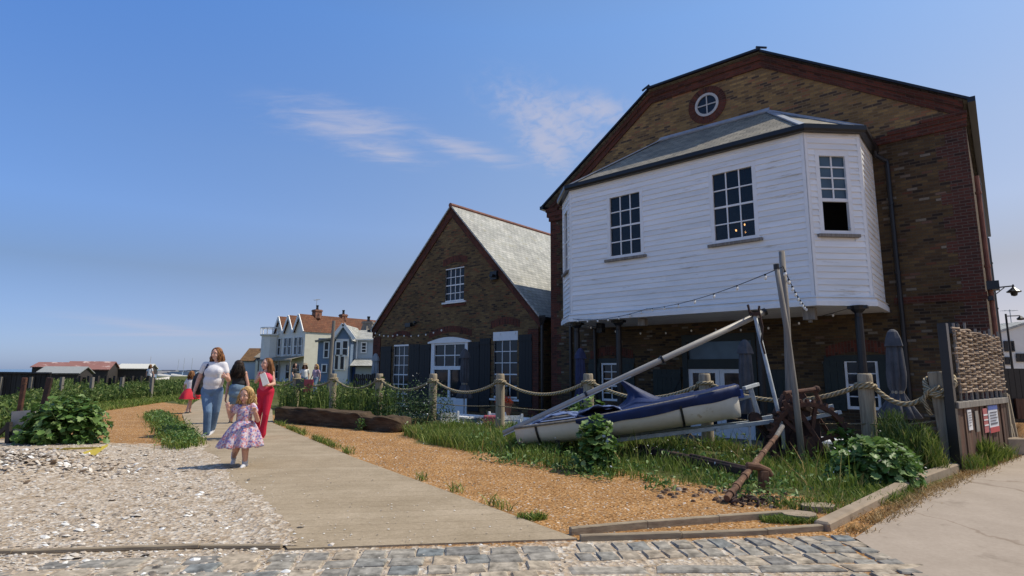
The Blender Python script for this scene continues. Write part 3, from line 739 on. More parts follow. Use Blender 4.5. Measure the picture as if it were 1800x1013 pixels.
# what the ground is made of: r = crushed shell, g = turf and soil, rest golden shingle
def segd(px, py, pts):
    d = np.full(px.shape, 1e9)
    for (ax, ay), (bx, by) in zip(pts, pts[1:]):
        vx, vy = bx-ax, by-ay; t = np.clip(((px-ax)*vx+(py-ay)*vy)/(vx*vx+vy*vy), 0, 1)
        d = np.minimum(d, np.hypot(px-ax-t*vx, py-ay-t*vy))
    return d
x, y = co[:, 0], co[:, 1]
ly = (x-OB.x)*EY.x+(y-OB.y)*EY.y; lx = (x-OB.x)*EX.x+(y-OB.y)*EX.y
lft = leftedge_x(y)-x
shell = smooth(-.9, .1, lft)*(1-smooth(9.0, 10.4, y+.25*(x+6)))
shell = np.maximum(shell, (1-smooth(4.30, 4.45, y-.1*x))*(1-smooth(2.1, 2.4, x))*(1-.22*smooth(-1.8, -.6, x)))
grassy = smooth(-8.1, -7.5, ly+.12*np.sin(lx*2.1)-1.25*smooth(-4.4, -6.2, lx))*(1-smooth(2.4, 2.8, lx))*smooth(-13.5, -12, lx)
grassy = np.maximum(grassy, smooth(-7.5, -6.9, ly-.7*smooth(-4.4, -6.2, lx))*(1-smooth(2.4, 2.8, lx)))
thr = np.interp(y, [9, 14, 17, 22.6, 26], [2.3, 2.6, 3.0, 1.3, .6]); grassy = np.maximum(grassy, smooth(-.35, .35, lft-thr)*smooth(9.4, 10.2, y+.1*(x+7)))
grassy = np.where(y > 45, 1, grassy)
pat = smooth(-4.2, -3.6, ly)*(1-smooth(2.9, 3.4, lx))*smooth(-23, -22, lx)
ca = me.color_attributes.new('cover', 'FLOAT_COLOR', 'POINT')
cc = np.ones((len(x), 4)); cc[:, 0] = shell; cc[:, 1] = grassy*(1-shell); cc[:, 2] = pat
ca.data.foreach_set('color', cc.ravel())
me.polygons.foreach_set('use_smooth', [True]*len(me.polygons))
go = bpy.data.objects.new('ground', me); col.objects.link(go); go['kind'] = 'structure'
m, nt, b = new('beach_ground')
at_ = nd(nt, 'ShaderNodeVertexColor', layer_name='cover'); sep = nd(nt, 'ShaderNodeSeparateColor'); nt.links.new(at_.outputs[0], sep.inputs[0])
v = tex(nt)
n1 = noise(nt, v, 1.6, 6, .7); n2 = noise(nt, v, 26, 5, .75); n3 = noise(nt, v, 6, 5, .7)
vo = nd(nt, 'ShaderNodeTexVoronoi'); vo.inputs['Scale'].default_value = 62; nt.links.new(v, vo.inputs['Vector'])
vs = nd(nt, 'ShaderNodeSeparateColor'); nt.links.new(vo.outputs['Color'], vs.inputs[0])
gold = ramp(nt, [(0, (.22, .105, .035)), (.3, (.36, .19, .07)), (.7, (.44, .25, .10)), (.95, (.50, .32, .16)), (.98, (.62, .55, .46))]); nt.links.new(vs.outputs[0], gold.inputs[0])
gold2 = ramp(nt, [(.3, (.74, .70, .68)), (.7, (1.15, 1.12, 1.1))]); nt.links.new(n1, gold2.inputs[0])
goldc = mixc(nt, gold.outputs[0], gold2.outputs[0], 1.0, 'MULTIPLY')
vo2 = nd(nt, 'ShaderNodeTexVoronoi'); vo2.inputs['Scale'].default_value = 30; nt.links.new(v, vo2.inputs['Vector'])
vs2 = nd(nt, 'ShaderNodeSeparateColor'); nt.links.new(vo2.outputs['Color'], vs2.inputs[0])
sh = ramp(nt, [(0, (.30, .235, .165)), (.15, (.42, .335, .25)), (.5, (.485, .395, .30)), (.8, (.54, .46, .37)), (1, (.68, .62, .54))]); nt.links.new(vs2.outputs[1], sh.inputs[0])
sh2 = ramp(nt, [(.36, (.80, .74, .66)), (.55, (1.0, 1.0, 1.0)), (.7, (1.12, 1.13, 1.15))]); nt.links.new(n3, sh2.inputs[0])
shc = mixc(nt, sh.outputs[0], sh2.outputs[0], 1.0, 'MULTIPLY')
gr = ramp(nt, [(.3, (.10, .07, .035)), (.5, (.075, .09, .025)), (.7, (.14, .15, .05))]); nt.links.new(n3, gr.inputs[0])
def mask(sock, amt=.5):
    f = math_(nt, 'ADD', sock, math_(nt, 'MULTIPLY', math_(nt, 'SUBTRACT', math_(nt, 'MULTIPLY', math_(nt, 'ADD', n3, n1), .5), .5), 2.2))
    rr = ramp(nt, [(.38, (0, 0, 0)), (.62, (1, 1, 1))]); nt.links.new(f, rr.inputs[0]); return rr.outputs[0]
c = mixc(nt, goldc, shc, mask(sep.outputs[0])); c = mixc(nt, c, gr.outputs[0], mask(sep.outputs[1]))
pv = ramp(nt, [(.3, (.16, .145, .125)), (.7, (.24, .22, .19))]); nt.links.new(n3, pv.inputs[0])
c = mixc(nt, c, pv.outputs[0], sep.outputs[2])
nt.links.new(c, b.inputs['Base Color']); b.inputs['Roughness'].default_value = .95; b.inputs['Specular IOR Level'].default_value = .15
bump(nt, b, math_(nt, 'ADD', math_(nt, 'MULTIPLY', vo2.outputs['Distance'], 1.2), n2), .7, .02)
me.materials.append(m)
# sea
sea = MB(); sea.face([(-9000, 40, -2.2), (9000, 40, -2.2), (9000, 12000, -2.2), (-9000, 12000, -2.2)])
m, nt, b = new('sea_water'); f = noise(nt, tex(nt, 'Object', (.02, .12, 1)), 1.0, 5)
r = ramp(nt, [(.3, (.05, .11, .17)), (.7, (.075, .15, .21))]); nt.links.new(f, r.inputs[0]); nt.links.new(r.outputs[0], b.inputs['Base Color']); b.inputs['Roughness'].default_value = .18; bump(nt, b, f, .15, .2)
tag(sea.build('sea', m), kind='structure')
# boardwalk of wide transverse planks
m, nt, b = new('boardwalk_concrete'); v = tex(nt)
mp = nd(nt, 'ShaderNodeMapping'); mp.inputs['Rotation'].default_value = (0, 0, R(-9)); nt.links.new(v, mp.inputs[0])
ws = nd(nt, 'ShaderNodeSeparateXYZ'); nt.links.new(mp.outputs[0], ws.inputs[0])
yy = math_(nt, 'MULTIPLY', ws.outputs[1], 1/.205); fr = math_(nt, 'FRACT', yy); fl_ = math_(nt, 'FLOOR', yy)
wn = nd(nt, 'ShaderNodeTexWhiteNoise', noise_dimensions='1D'); nt.links.new(fl_, wn.inputs['W'])
pl = ramp(nt, [(0, (.35, .277, .192)), (1, (.395, .318, .227))]); nt.links.new(wn.outputs[0], pl.inputs[0])
gp = ramp(nt, [(0, (0, 0, 0)), (.035, (1, 1, 1)), (.965, (1, 1, 1)), (1, (0, 0, 0))]); nt.links.new(fr, gp.inputs[0])
n1 = noise(nt, tex(nt, 'Object', (1, 1, 1)), 1.3, 6, .7)
gapm = math_(nt, 'MULTIPLY', math_(nt, 'SUBTRACT', 1.0, gp.outputs[0]), math_(nt, 'MULTIPLY', n1, .45))
c = mixc(nt, pl.outputs[0], (.22, .17, .125), gapm)
n2 = noise(nt, v, 40, 4, .7); r2 = ramp(nt, [(.35, (.86, .85, .83)), (.65, (1.1, 1.1, 1.1))]); nt.links.new(n2, r2.inputs[0]); c = mixc(nt, c, r2.outputs[0], 1.0, 'MULTIPLY')
r3 = ramp(nt, [(.36, (.84, .83, .80)), (.62, (1.05, 1.05, 1.05))]); nt.links.new(n1, r3.inputs[0]); c = mixc(nt, c, r3.outputs[0], 1.0, 'MULTIPLY')
nt.links.new(c, b.inputs['Base Color']); b.inputs['Roughness'].default_value = .9; b.inputs['Specular IOR Level'].default_value = .12
bump(nt, b, math_(nt, 'ADD', gp.outputs[0], math_(nt, 'MULTIPLY', n2, .4)), .5, .012)
bw = MB(); P = [(p.x, p.y, .014) for p in BW]; k = len(P)
Lf = P[:6]; Rt = P[6:][::-1]
for (a, b2), (c2, d2) in zip(zip(Lf, Lf[1:]), zip(Rt, Rt[1:])): bw.face([a, c2, d2, b2])
for ring in (Rt[::-1],):
    for p, q in zip(ring, ring[1:]): bw.face([(p[0], p[1], -.05), q[:2]+(-.05,), q, p])
bw.face([Lf[0][:2]+(-.05,), Rt[0][:2]+(-.05,), Rt[0], Lf[0]])
tag(bw.build('boardwalk', m), kind='structure')
# shells drifting over the boardwalk's left edge
yy_ = np.arange(4.22, 9.6, .06); lx_ = leftedge_x(yy_)
ov = np.array([.05+.22*max(0, .5+mnoise.noise(Vector((a*1.3, 2.2, 0))))+.09*mnoise.noise(Vector((a*9, 5, 0))) for a in yy_])
SD = MB()
for i in range(len(yy_)-1):
    for (a0, z0), (a1, z1) in (((-.3, -.012), (-.04, .0185)), ((-.04, .0185), (None, .0185))):
        q0, q1 = (ov[i], ov[i+1]) if a1 is None else (a1, a1)
        SD.face([(lx_[i]+a0, yy_[i], z0), (lx_[i]+q0, yy_[i], z1), (lx_[i+1]+q1, yy_[i+1], z1), (lx_[i+1]+a0, yy_[i+1], z0)])
sdo = SD.build('shell_drift', me.materials[0]); ca2 = sdo.data.color_attributes.new('cover', 'FLOAT_COLOR', 'POINT'); ca2.data.foreach_set('color', np.tile([1., 0, 0, 1], len(sdo.data.vertices))); tag(sdo, kind='structure')
# concrete lane at the right
m = plain('lane_concrete', (.385, .315, .25), (.335, .272, .213), .9, scale=2.2, bmp=.15, spots=((.285, .23, .178), 1.7, .6), spec=.2)
lnt = m.node_tree; lb = lnt.nodes['Principled BSDF']; src = lb.inputs['Base Color'].links[0].from_socket          # hairline cracks and a darker worn track
v2 = nd(lnt, 'ShaderNodeTexVoronoi', feature='DISTANCE_TO_EDGE'); v2.inputs['Scale'].default_value = .42; nz = nd(lnt, 'ShaderNodeTexNoise'); nz.inputs['Scale'].default_value = 2.5; nz.inputs['Detail'].default_value = 6
lnt.links.new(tex(lnt), nz.inputs['Vector']); ad = nd(lnt, 'ShaderNodeVectorMath', operation='MULTIPLY_ADD'); lnt.links.new(nz.outputs['Color'], ad.inputs[0]); ad.inputs[1].default_value = (.5, .5, 0); lnt.links.new(tex(lnt), ad.inputs[2]); lnt.links.new(ad.outputs[0], v2.inputs['Vector'])
ck = ramp(lnt, [(0, (.72, .68, .64)), (.003, (.78, .75, .72)), (.008, (1, 1, 1))]); lnt.links.new(v2.outputs['Distance'], ck.inputs[0])
gs = ramp(lnt, [(.35, (.93, .92, .91)), (.65, (1.04, 1.04, 1.04))]); lnt.links.new(noise(lnt, tex(lnt), 34, 4, .7), gs.inputs[0])
lnt.links.new(mixc(lnt, mixc(lnt, src, ck.outputs[0], 1.0, 'MULTIPLY'), gs.outputs[0], 1.0, 'MULTIPLY'), lb.inputs['Base Color'])
ln = MB(); K0, K1, K2 = Vector((2.62, 4.55)), Vector((4.60, 6.40)), Vector((8.0, 9.02))
pts = [(2.35, 3.0), (2.52, 3.75), (2.62, 4.5), (4.60, 6.38), (8.0, 9.0), (12, 12.2), (17, 18), (24, 30), (60, 60), (60, 3.0)]
ln.face([(p[0], p[1], .012) for p in pts])
tag(ln.build('lane', m), kind='structure')
# setts
m = island('granite_setts', [(0, (.19, .18, .165)), (.2, (.29, .26, .215)), (.45, (.37, .30, .22)), (.6, (.24, .235, .215)), (.8, (.38, .315, .235)), (1, (.175, .19, .19))], .85, noise_amt=.5)
st = MB()
ax = Vector((.993, .118, 0)); 
row = 0; yv = 3.05
def sett(cx, cy, w, d, rot, h):
    q = []
    for sx, sy in ((-1,-1),(1,-1),(1,1),(-1,1)): q.append((sx*w/2*rng.uniform(.86, 1.04), sy*d/2*rng.uniform(.86, 1.04)))
    ca_, sa_ = math.cos(rot), math.sin(rot)
    def tr(u, v, z): return (cx+u*ca_-v*sa_, cy+u*sa_+v*ca_, z)
    tl = [rng.uniform(-.006, .006) for _ in range(4)]
    lo = [tr(u, v, -.02) for u, v in q]; mi = [tr(u*.99, v*.99, h-.010+t) for (u, v), t in zip(q, tl)]; hi = [tr(u*.88, v*.86, h+t) for (u, v), t in zip(q, tl)]
    st.mesh(lo+mi+hi, [(0,1,5,4),(1,2,6,5),(2,3,7,6),(3,0,4,7),(4,5,9,8),(5,6,10,9),(6,7,11,10),(7,4,8,11),(8,9,10,11)])
SLA, SLB = gnd(1000, 1004), gnd(1545, 1000)                     # a line of flat pale slabs let into the setts
sld = (SLB-SLA).normalized(); sln = Vector((-sld.y, sld.x, 0))
def slab_d(p): return abs((p-SLA).dot(sln)) if -.12 < (p-SLA).dot(sld) < (SLB-SLA).length+.1 else 9
def rows(u0, u1, wr, dr, gap):
    y0_ = 3.0
    while y0_ < 4.5:
        d = rng.uniform(*dr); u = u0+rng.random()*.15
        while u < u1:
            w = rng.uniform(*wr); p = Vector((0, y0_, 0))+ax*u
            if p.y+d*.5 < 4.38+.13*p.x and slab_d(p) > .06+d*.5 and p.x < 2.34+.12*(p.y-3):
                if u > -3 or rng.random() < .7: sett(p.x, p.y, w, d, R(6.8)+R(rng.uniform(-3, 3)), rng.uniform(.008, .015) if u > -2.0 else rng.uniform(.001, .009))
            u += w+rng.uniform(.008, .026)
        y0_ += d+.02
rows(-5.6, .32, (.16, .27), (.14, .165), .02); rows(.45, 2.4, (.10, .155), (.165, .185), .02)
u = 0
while u < (SLB-SLA).length:
    w = rng.uniform(.45, .7); p = SLA+sld*(u+w/2); sett(p.x, p.y, w, .13, math.atan2(sld.y, sld.x), .013); u += w+.012
uu = 0
for i in range(22):                                             # the gutter row running off beside the lane
    p = Vector((2.42+.0*i, 4.5-.14*i, 0)); 
    for k in range(2): sett(p.x+.11-.17*k-.03*i*.0, p.y, .15, .125, R(rng.uniform(-8, 8)), rng.uniform(.010, .018))
tag(st.build('cobbled_path', m), kind='structure')
M['edging'] = plain('edging_timber', (.36, .29, .20), (.20, .15, .10), .9, scale=3.2, stretch=(.8, 9, 9), bmp=.35, bd=.01)
# kerbs and timber edgings
mk = plain('kerb_concrete', (.36, .28, .20), (.25, .19, .13), .9, scale=4, bmp=.3, spots=((.22, .18, .13), 3, .6))
kb = MB()
a, b2, c2 = Vector((2.5, 4.74, .06)), Vector((4.45, 6.52, .07)), Vector((7.85, 9.15, .10))
kb.bar(a-Vector((0,0,.05)), b2-Vector((0,0,.045)), .12, .12); kb.bar(b2+(c2-b2).normalized()*.01-Vector((0,0,.045)), c2-Vector((0,0,.02)), .12, .13); kb.box((7.75, 9.0, 0), (8.05, 9.3, .26))
tag(kb.build('kerb', mk, bevel=.015), 'long weathered concrete kerb between the weeds and the concrete lane', 'kerb', kind='thing')
def edging(name, pts, w, h, z, label, mat='edging'):
    e = MB()
    for p, q in zip(pts, pts[1:]): e.bar((p[0], p[1], z), (q[0], q[1], z+rng.uniform(-.006, .006)), w, h)
    tag(e.build(name, M[mat], bevel=.006), label, 'edging board', 'timber edging boards at the end of the boardwalk')
edging('edging_board', [(.46, 4.58), (1.1, 4.79), (1.75, 4.98), (2.5, 5.18)], .05, .07, .022, 'grey timber edging board holding back the orange gravel, ending at the grass clump')
edging('edging_board', [(.52, 4.43), (1.3, 4.52), (2.0, 4.63), (2.5, 4.74)], .05, .05, .018, 'pale timber edging board along the upper edge of the stone setts')
edging('edging_board', [(-5.2, 3.87), (-3.4, 4.06), (-2.2, 4.2), (-1.62, 4.2)], .035, .03, .012, 'low timber edging board half buried in shells left of the boardwalk')
for (px, py), lab in (((1405, 913), 'flat pale stone lying in the grass clump by the kerb corner'), ((1440, 897), 'smaller flat stone lying behind the grass clump by the kerb corner')):
    p = gnd(px, py); s = MB(); n = 9
    q = [(p.x+.17*math.cos(2*math.pi*i/n)*rng.uniform(.8, 1.15), p.y+.11*math.sin(2*math.pi*i/n)*rng.uniform(.8, 1.15)) for i in range(n)]
    s.mesh([(a, b3, -.01) for a, b3 in q]+[(a, b3, .05) for a, b3 in q], [tuple(range(n, 2*n))]+[(i, (i+1) % n, n+(i+1) % n, n+i) for i in range(n)])
    tag(s.build('flat_stone', mk), lab, 'stone')
# loose shells and pebbles
m_shell = island('shell_pieces', [(0, (.10, .09, .08)), (.08, (.24, .20, .16)), (.2, (.39, .31, .235)), (.5, (.50, .42, .335)), (.8, (.59, .53, .46)), (.92, (.70, .67, .62)), (1, (.80, .79, .76))], .7)
sh = MB()
def chip(p, r, tilt, z=.0):
    n = 6; a0 = rng.random()*6.28; rot = Matrix.Rotation(tilt, 3, (math.cos(a0), math.sin(a0), 0))
    asp = rng.uniform(.5, .9)
    P = [p+rot @ Vector((r*math.cos(a0+i*1.047)*rng.uniform(.75, 1.15), r*asp*math.sin(a0+i*1.047)*rng.uniform(.75, 1.15), 0))+Vector((0, 0, z)) for i in range(n)]
    P.append(p+rot @ Vector((0, 0, r*.38))+Vector((0, 0, z)))
    sh.mesh(P, [(i, (i+1) % n, 6) for i in range(n)])
cnt = 0
while cnt < 8000:
    y = 3.4+6.4*rng.random()**1.5; x = float(leftedge_x(y))+.9-rng.random()**.75*7.5
    lf = float(leftedge_x(y))-x
    if lf < -.02 and rng.random() < .55+1.2*-lf: continue
    if y+.25*(x+6) > 9.7+rng.uniform(-.6, .5) or x < -1.0*y-.5: continue
    if mnoise.noise(Vector((x*.8, y*1.5, 7))) < -.02 and rng.random() < .72: continue
    z = float(gheight(x, y)) + (.014 if lf < 0 and y > 4.2 else 0)
    pile = math.exp(-((x+6.2)/1.3)**2-((y-7.2)/.7)**2)
    r = .006+.016*rng.random()**1.6+(rng.random() < .05)*rng.uniform(.01, .03)+pile*rng.uniform(0, .03)
    chip(Vector((x, y, z)), r, rng.uniform(0, .45), r*.1+pile*rng.random()*.05); cnt += 1
for _ in range(620):                                             # the bank of bigger, paler shells
    x, y = rng.gauss(-6.6, 1.0), rng.gauss(7.35, .42)
    if x < -1.0*y-.4 or float(leftedge_x(y))-x < .8: continue
    chip(Vector((x, y, float(gheight(x, y)))), rng.uniform(.02, .055), rng.uniform(.1, 1.0), rng.uniform(.005, .03))
for _ in range(2600):                                            # chips in the cobbles and on the gravel
    if rng.random() < .6: x = rng.uniform(-4.5, 2.2); y = rng.uniform(3.3, 4.4)+.1*x*(.3)
    else:
        y = rng.uniform(4.4, 11); x = float(np.interp(y, [4.4, 8.4, 13], [.6, -2.2, -5.4]))+rng.random()**1.4*3
    if x > 2.3 or (x > -1 and rng.random() < .6): continue
    r = rng.uniform(.005, .016); chip(Vector((x, y, float(gheight(x, y)))), r, rng.uniform(0, .5), .003)
for _ in range(420):                                            # a few strays on the boardwalk
    y = 4.3+4*rng.random()**1.4; x = float(leftedge_x(y))+.05+rng.random()**2.6*2.2
    chip(Vector((x, y, .019)), rng.uniform(.004, .012), .2, .002)
tag(sh.build('shells', m_shell), 'crushed white and grey oyster shells strewn over the beach', 'shells', kind='stuff')
pb = MB()
for _ in range(5200):
    y = 4.5+9*rng.random()**1.35; xr = float(np.interp(y, [4.4, 8.4, 13.6], [.55, -2.25, -5.6])); x = xr+.05+rng.random()*3.6
    q = L((x, y, 0))
    if q.y > -7.6 and q.x > -4.2 or q.y > -6.9: continue
    r = rng.uniform(.004, .0115); z = float(gheight(x, y))
    n = 5; a0 = rng.random()*6
    P = [(x+r*math.cos(a0+i*1.257), y+r*rng.uniform(.6, 1)*math.sin(a0+i*1.257), z-.002) for i in range(n)]+[(x+.5*r*math.cos(a0+i*1.257), y+.5*r*math.sin(a0+i*1.257), z+r*.55) for i in range(n)]
    pb.mesh(P, [(i, (i+1) % n, n+(i+1) % n, n+i) for i in range(n)]+[tuple(range(n, 2*n))])
tag(pb.build('gravel', island('shingle_pebbles', [(0, (.20, .095, .032)), (.35, (.36, .19, .07)), (.8, (.46, .27, .12)), (.96, (.54, .38, .22)), (1, (.66, .58, .48))], .8)), 'loose golden shingle pebbles beside the boardwalk', 'gravel', kind='stuff')
# ------------------------------------------------------------------ rope fence
FY = -4.674; PH = [(-17.0, 1.12), (-14.82, 1.15), (-12.55, 1.16), (-10.21, 1.175), (-7.92, 1.19), (-5.575, 1.2), (-3.174, 1.22), (-.769, 1.235), (1.612, 1.25)]
PL = ['leftmost round rope post, far off by the blue houses', 'second rope post from the far end, beside the red banner', 'rope post in front of the blue house with the grey roof', 'rope post by the left corner of the gabled brick house',
      'rope post in front of the garden door of the gabled house', 'rope post in front of the right window of the gabled house', 'rope post behind the raised mast, left of the small white window', 'rope post whose top shows above the covered dinghy', 'thick rope post in front of the small shuttered window at the right']
def post_mesh(h, rad, lean=(0, 0)):
    p = MB(); n = 12
    prof = [(0, 1.04), (.3, 1.0), (.62, .97), (.8, 1), (.93, .96), (.985, .93), (1.0, .82)]
    pts = [Vector((lean[0]*t*h, lean[1]*t*h, -.35*(1-t)+h*t-(.0))) for t, _ in prof]
    p.tube(pts, [rad*k for _, k in prof], n)
    return p
def helix_wrap(mb, c, rad, r, turns, rise):
    n = int(turns*14); mb.tube([c+Vector((math.cos(a)*rad, math.sin(a)*rad, rise*(i/n-.5))) for i in range(n+1) for a in [2*math.pi*turns*i/n+2.2]], r, 6)
tops = []
for i, ((px, ph), lab) in enumerate(zip(PH, PL)):
    base = W(px, FY, 0); lean = (rng.uniform(-.015, .015), rng.uniform(-.012, .012))
    t = thing('rope_post', lab, 'post', base, rng.random()*3, 'round timber posts of the rope fence')
    post_mesh(ph, .105, lean).build('timber', M['post'], t, smooth=True, bevel=0)
    k = MB(); helix_wrap(k, Vector((lean[0]*ph*.85, lean[1]*ph*.85, ph-.17)), .122, .03, 1.3, .05); k.build('rope_turn', M['rope'], t, smooth=True)
    tops.append(base+Vector((0, 0, ph-.19)))
def catenary(a, b, sag, n=18):
    return [a.lerp(b, i/n)-Vector((0, 0, sag*4*(i/n)*(1-i/n))) for i in range(n+1)]
sags = [.2, .22, .24, .24, .24, .26, .27, .22]
rl = ['rope sagging between the two farthest posts by the houses', 'rope sagging past the red banner by the tall weeds', 'rope sagging in front of the blue house porch', 'rope sagging in front of the left window of the gabled house', 'rope sagging across the garden door', 'rope sagging in front of the right-hand downpipe of the gabled house', 'rope passing behind the raised mast and the covered dinghy', 'rope rising from behind the rusty winch to the thick post']
for i in range(len(tops)-1):
    a, b = tops[i]+EX*.1, tops[i+1]-EX*.1
    r_ = MB(); r_.tube(catenary(a, b, sags[i]+rng.uniform(-.02, .02)), .034, 8)
    tag(r_.build('rope', M['rope'], smooth=True), rl[i], 'rope', 'thick ropes slung between the posts')
for i in range(3, len(tops)-1):                                     # the thin lower line
    a, b = tops[i]+Vector((0, 0, -.52))-EY*.1, tops[i+1]+Vector((0, 0, -.52))-EY*.1
    r_ = MB(); r_.tube(catenary(a, b, .05), .011, 6)
    tag(r_.build('rope', M['rope'], smooth=True), ['thin lower line by the first gabled-house post', 'thin lower line below the garden door', 'thin lower line below the right window and over the white bench', 'thin lower line hidden behind the dinghy', 'thin lower line running from the winch to the thick post'][i-3], 'rope', 'thin lower lines of the rope fence')
# the square end post and knotted rope
ep = W(2.49, FY, 0)
t = thing('end_post', 'tall square grey end post with the rope knotted round its top beside the board fence', 'post', ep, -YAW)
e = MB(); e.bar((.06, 0, -.35), (-.05, .0, 1.28), .17, .17, taper=.97); e.build('timber', M['post'], t, bevel=.012)
k = MB()
for j, (z, tl) in enumerate(((1.12, .10), (1.03, .05), (.96, -.06))):
    n = 22; k.tube([Vector((-.04+math.cos(a)*.135, math.sin(a)*.135, z+tl*math.sin(a*1)+.02*math.cos(2*a))) for a in [2*math.pi*q/n for q in range(n+1)]], .032, 7)
k.tube([(.0, -.13, 1.08), (-.14, -.14, 1.02), (-.2, -.1, .9), (-.13, -.13, .7)], .028, 7); k.tube([(.05, -.12, .98), (.16, -.1, 1.12), (.14, .0, 1.22)], .032, 7)
k.build('knot', M['rope'], t, smooth=True)
r_ = MB(); r_.tube(catenary(tops[-1]+EX*.1, ep+Vector((0, 0, 1.0))-EX*.12, .2), .034, 8)
tag(r_.build('rope', M['rope'], smooth=True), 'short rope drooping from the thick post to the square end post', 'rope', 'thick ropes slung between the posts')
r_ = MB(); r_.tube(catenary(tops[-1]+Vector((0, 0, -.52))-EY*.1, ep+Vector((0, 0, .62))-EX*.1, .03), .012, 6)
tag(r_.build('rope', M['rope'], smooth=True), 'short thin lower line ending at the square end post', 'rope', 'thin lower lines of the rope fence')
# ------------------------------------------------------------------ board fence with wattle hurdle and notices
fa, fb = gnd(1690, 830), gnd(1768, 802); fd = (fb-fa).normalized(); frz = math.atan2(fd.y, fd.x)
ft = thing('board_fence', 'rust stained vertical board fence with a grey capping rail at the edge of the lane', 'fence', fa, frz)
b_ = MB(); x = .02
while x < 2.62:
    wd_ = rng.uniform(.13, .17); b_.box((x, -.012+rng.uniform(-.012, .012), rng.uniform(-.03, .02)+.03*x), (x+wd_-.006, .02, .82+rng.uniform(-.012, .0))); x += wd_
b_.build('boards', M['rustwood'], ft)
b_ = MB(); b_.box((.0, -.05, .80), (2.68, .06, .885)); b_.build('capping_rail', M['greywood'], ft, bevel=.005)
b_ = MB()
for x in (.02, 1.3, 2.6): b_.box((x, .022, -.3), (x+.09, .11, 1.02))
b_.box((.0, .025, .25), (2.65, .07, .34)); b_.build('rails', M['darkwood'], ft)
b_ = MB(); b_.bar((-.0, .03, -.3), (-.01, .03, 1.92), .10, .10); tag(b_.build('fence_post', M['black'], ft), 'tall black post')
b_ = MB(); b_.box((2.66, -.04, -.1), (2.74, .04, .95)); b_.bar((2.72, -.02, .45), (2.95, -.04, -.08), .05, .05); b_.bar((2.74, -.03, .92), (2.92, -.06, -.05), .045, .045); b_.build('gate_post', M['post'], ft)
hu = thing('wattle_hurdle', 'woven pale hazel hurdle standing on top of the board fence', 'hurdle', fa+Vector((0, 0, .885)), frz)
st_ = MB(); up_ = [.33+.27*i for i in range(10)]
for x in up_: st_.tube([(x, 0, 0), (x+rng.uniform(-.02, .02), 0, .5), (x+rng.uniform(-.03, .03), 0, 1.0+rng.uniform(-.03, .1))], .017, 6)
st_.build('uprights', M['greywood'], hu)
z = .12; row = 0; wv = MB()
m_wat = island('hazel_rods', [(0, (.13, .088, .058)), (.3, (.26, .19, .13)), (.7, (.40, .31, .23)), (1, (.2, .14, .10))], .85)
while z < .98:
    segs = [(.3, 1.15), (1.1, 2.0), (1.95, 2.78)]
    o_ = rng.uniform(-.12, .12)
    for s0, s1 in segs:
        s0 += rng.uniform(-.1, .1); s1 += rng.uniform(-.1, .1); n = int((s1-s0)/.0675); s1 = min(s1, 2.82); s0 = max(s0, .26)
        zz = z-.035*((s0+s1)/2-1.5)/1.5*(z/.9)
        wv.tube([(s0+(s1-s0)*i/n, .028*math.sin((s0+(s1-s0)*i/n-.33)/.27*math.pi+row*math.pi), zz+rng.uniform(-.008, .008)) for i in range(n+1)], rng.uniform(.011, .017), 6)
    z += .034; row += 1
wv.build('woven_rods', m_wat, hu)
# notices on the boards
def notice(name, x0, x1, z0, z1, base, label, bands=(), lines=()):
    t = thing(name, label, 'sign', fa+fd*x0+Vector((0, 0, z0)), frz)
    w_, h_ = x1-x0, z1-z0
    p = MB(); p.box((0, -.034, 0), (w_, -.026, h_)); p.build('board', base, t)
    for a, b2, mt in bands:
        q = MB(); q.box((.0, -.038, h_*a), (w_, -.0345, h_*b2)); q.build('colour_band', mt, t)
    if lines:
        q = MB()
        for zz, a, b2, th in lines: q.box((w_*a, -.0405, h_*zz), (w_*b2, -.0385, h_*(zz+th)))
        q.build('printed_lines', M['ink'], t)
M['ink'] = plain('print_ink', (.12, .12, .15), (.08, .08, .1), .6)
M['paper'] = plain('notice_paper', (.72, .71, .70), (.62, .61, .6), .6, scale=8)
M['sign_red'] = plain('sign_red', (.42, .035, .04), (.36, .03, .04), .5)
M['sign_pink'] = plain('faded_red_sign', (.42, .12, .12), (.34, .09, .09), .6, scale=8)
M['sign_blue'] = plain('sign_blue', (.035, .09, .36), (.03, .08, .3), .5)
M['sign_white'] = plain('sign_white', (.66, .68, .72), (.6, .62, .66), .5)
ln_ = [(.85, .1, .8, .035), (.72, .1, .9, .03), (.6, .1, .85, .03), (.48, .1, .9, .03), (.36, .1, .7, .03), (.22, .1, .6, .03)]
notice('notice', .42, .60, .50, .77, M['paper'], 'plain white paper notice on the fence, nearest the square post', lines=ln_)
notice('notice', .78, .93, .46, .74, M['greywood'], 'faded grey notice on the fence between white and red signs')
notice('notice', 1.18, 1.40, .42, .76, M['sign_pink'], 'faded red notice with white lines left of the blue topped sign', bands=((.70, .76, M['paper']), (.50, .55, M['paper']), (.28, .33, M['paper'])), lines=())
notice('notice', 1.46, 1.98, .40, .79, M['sign_white'], 'white sign with a blue top and a red foot on the board fence', bands=((.84, 1.0, M['sign_blue']), (0, .2, M['sign_red'])), lines=[(.72, .12, .88, .04), (.62, .12, .8, .035), (.52, .12, .88, .035), (.42, .12, .75, .035), (.30, .12, .85, .06)])
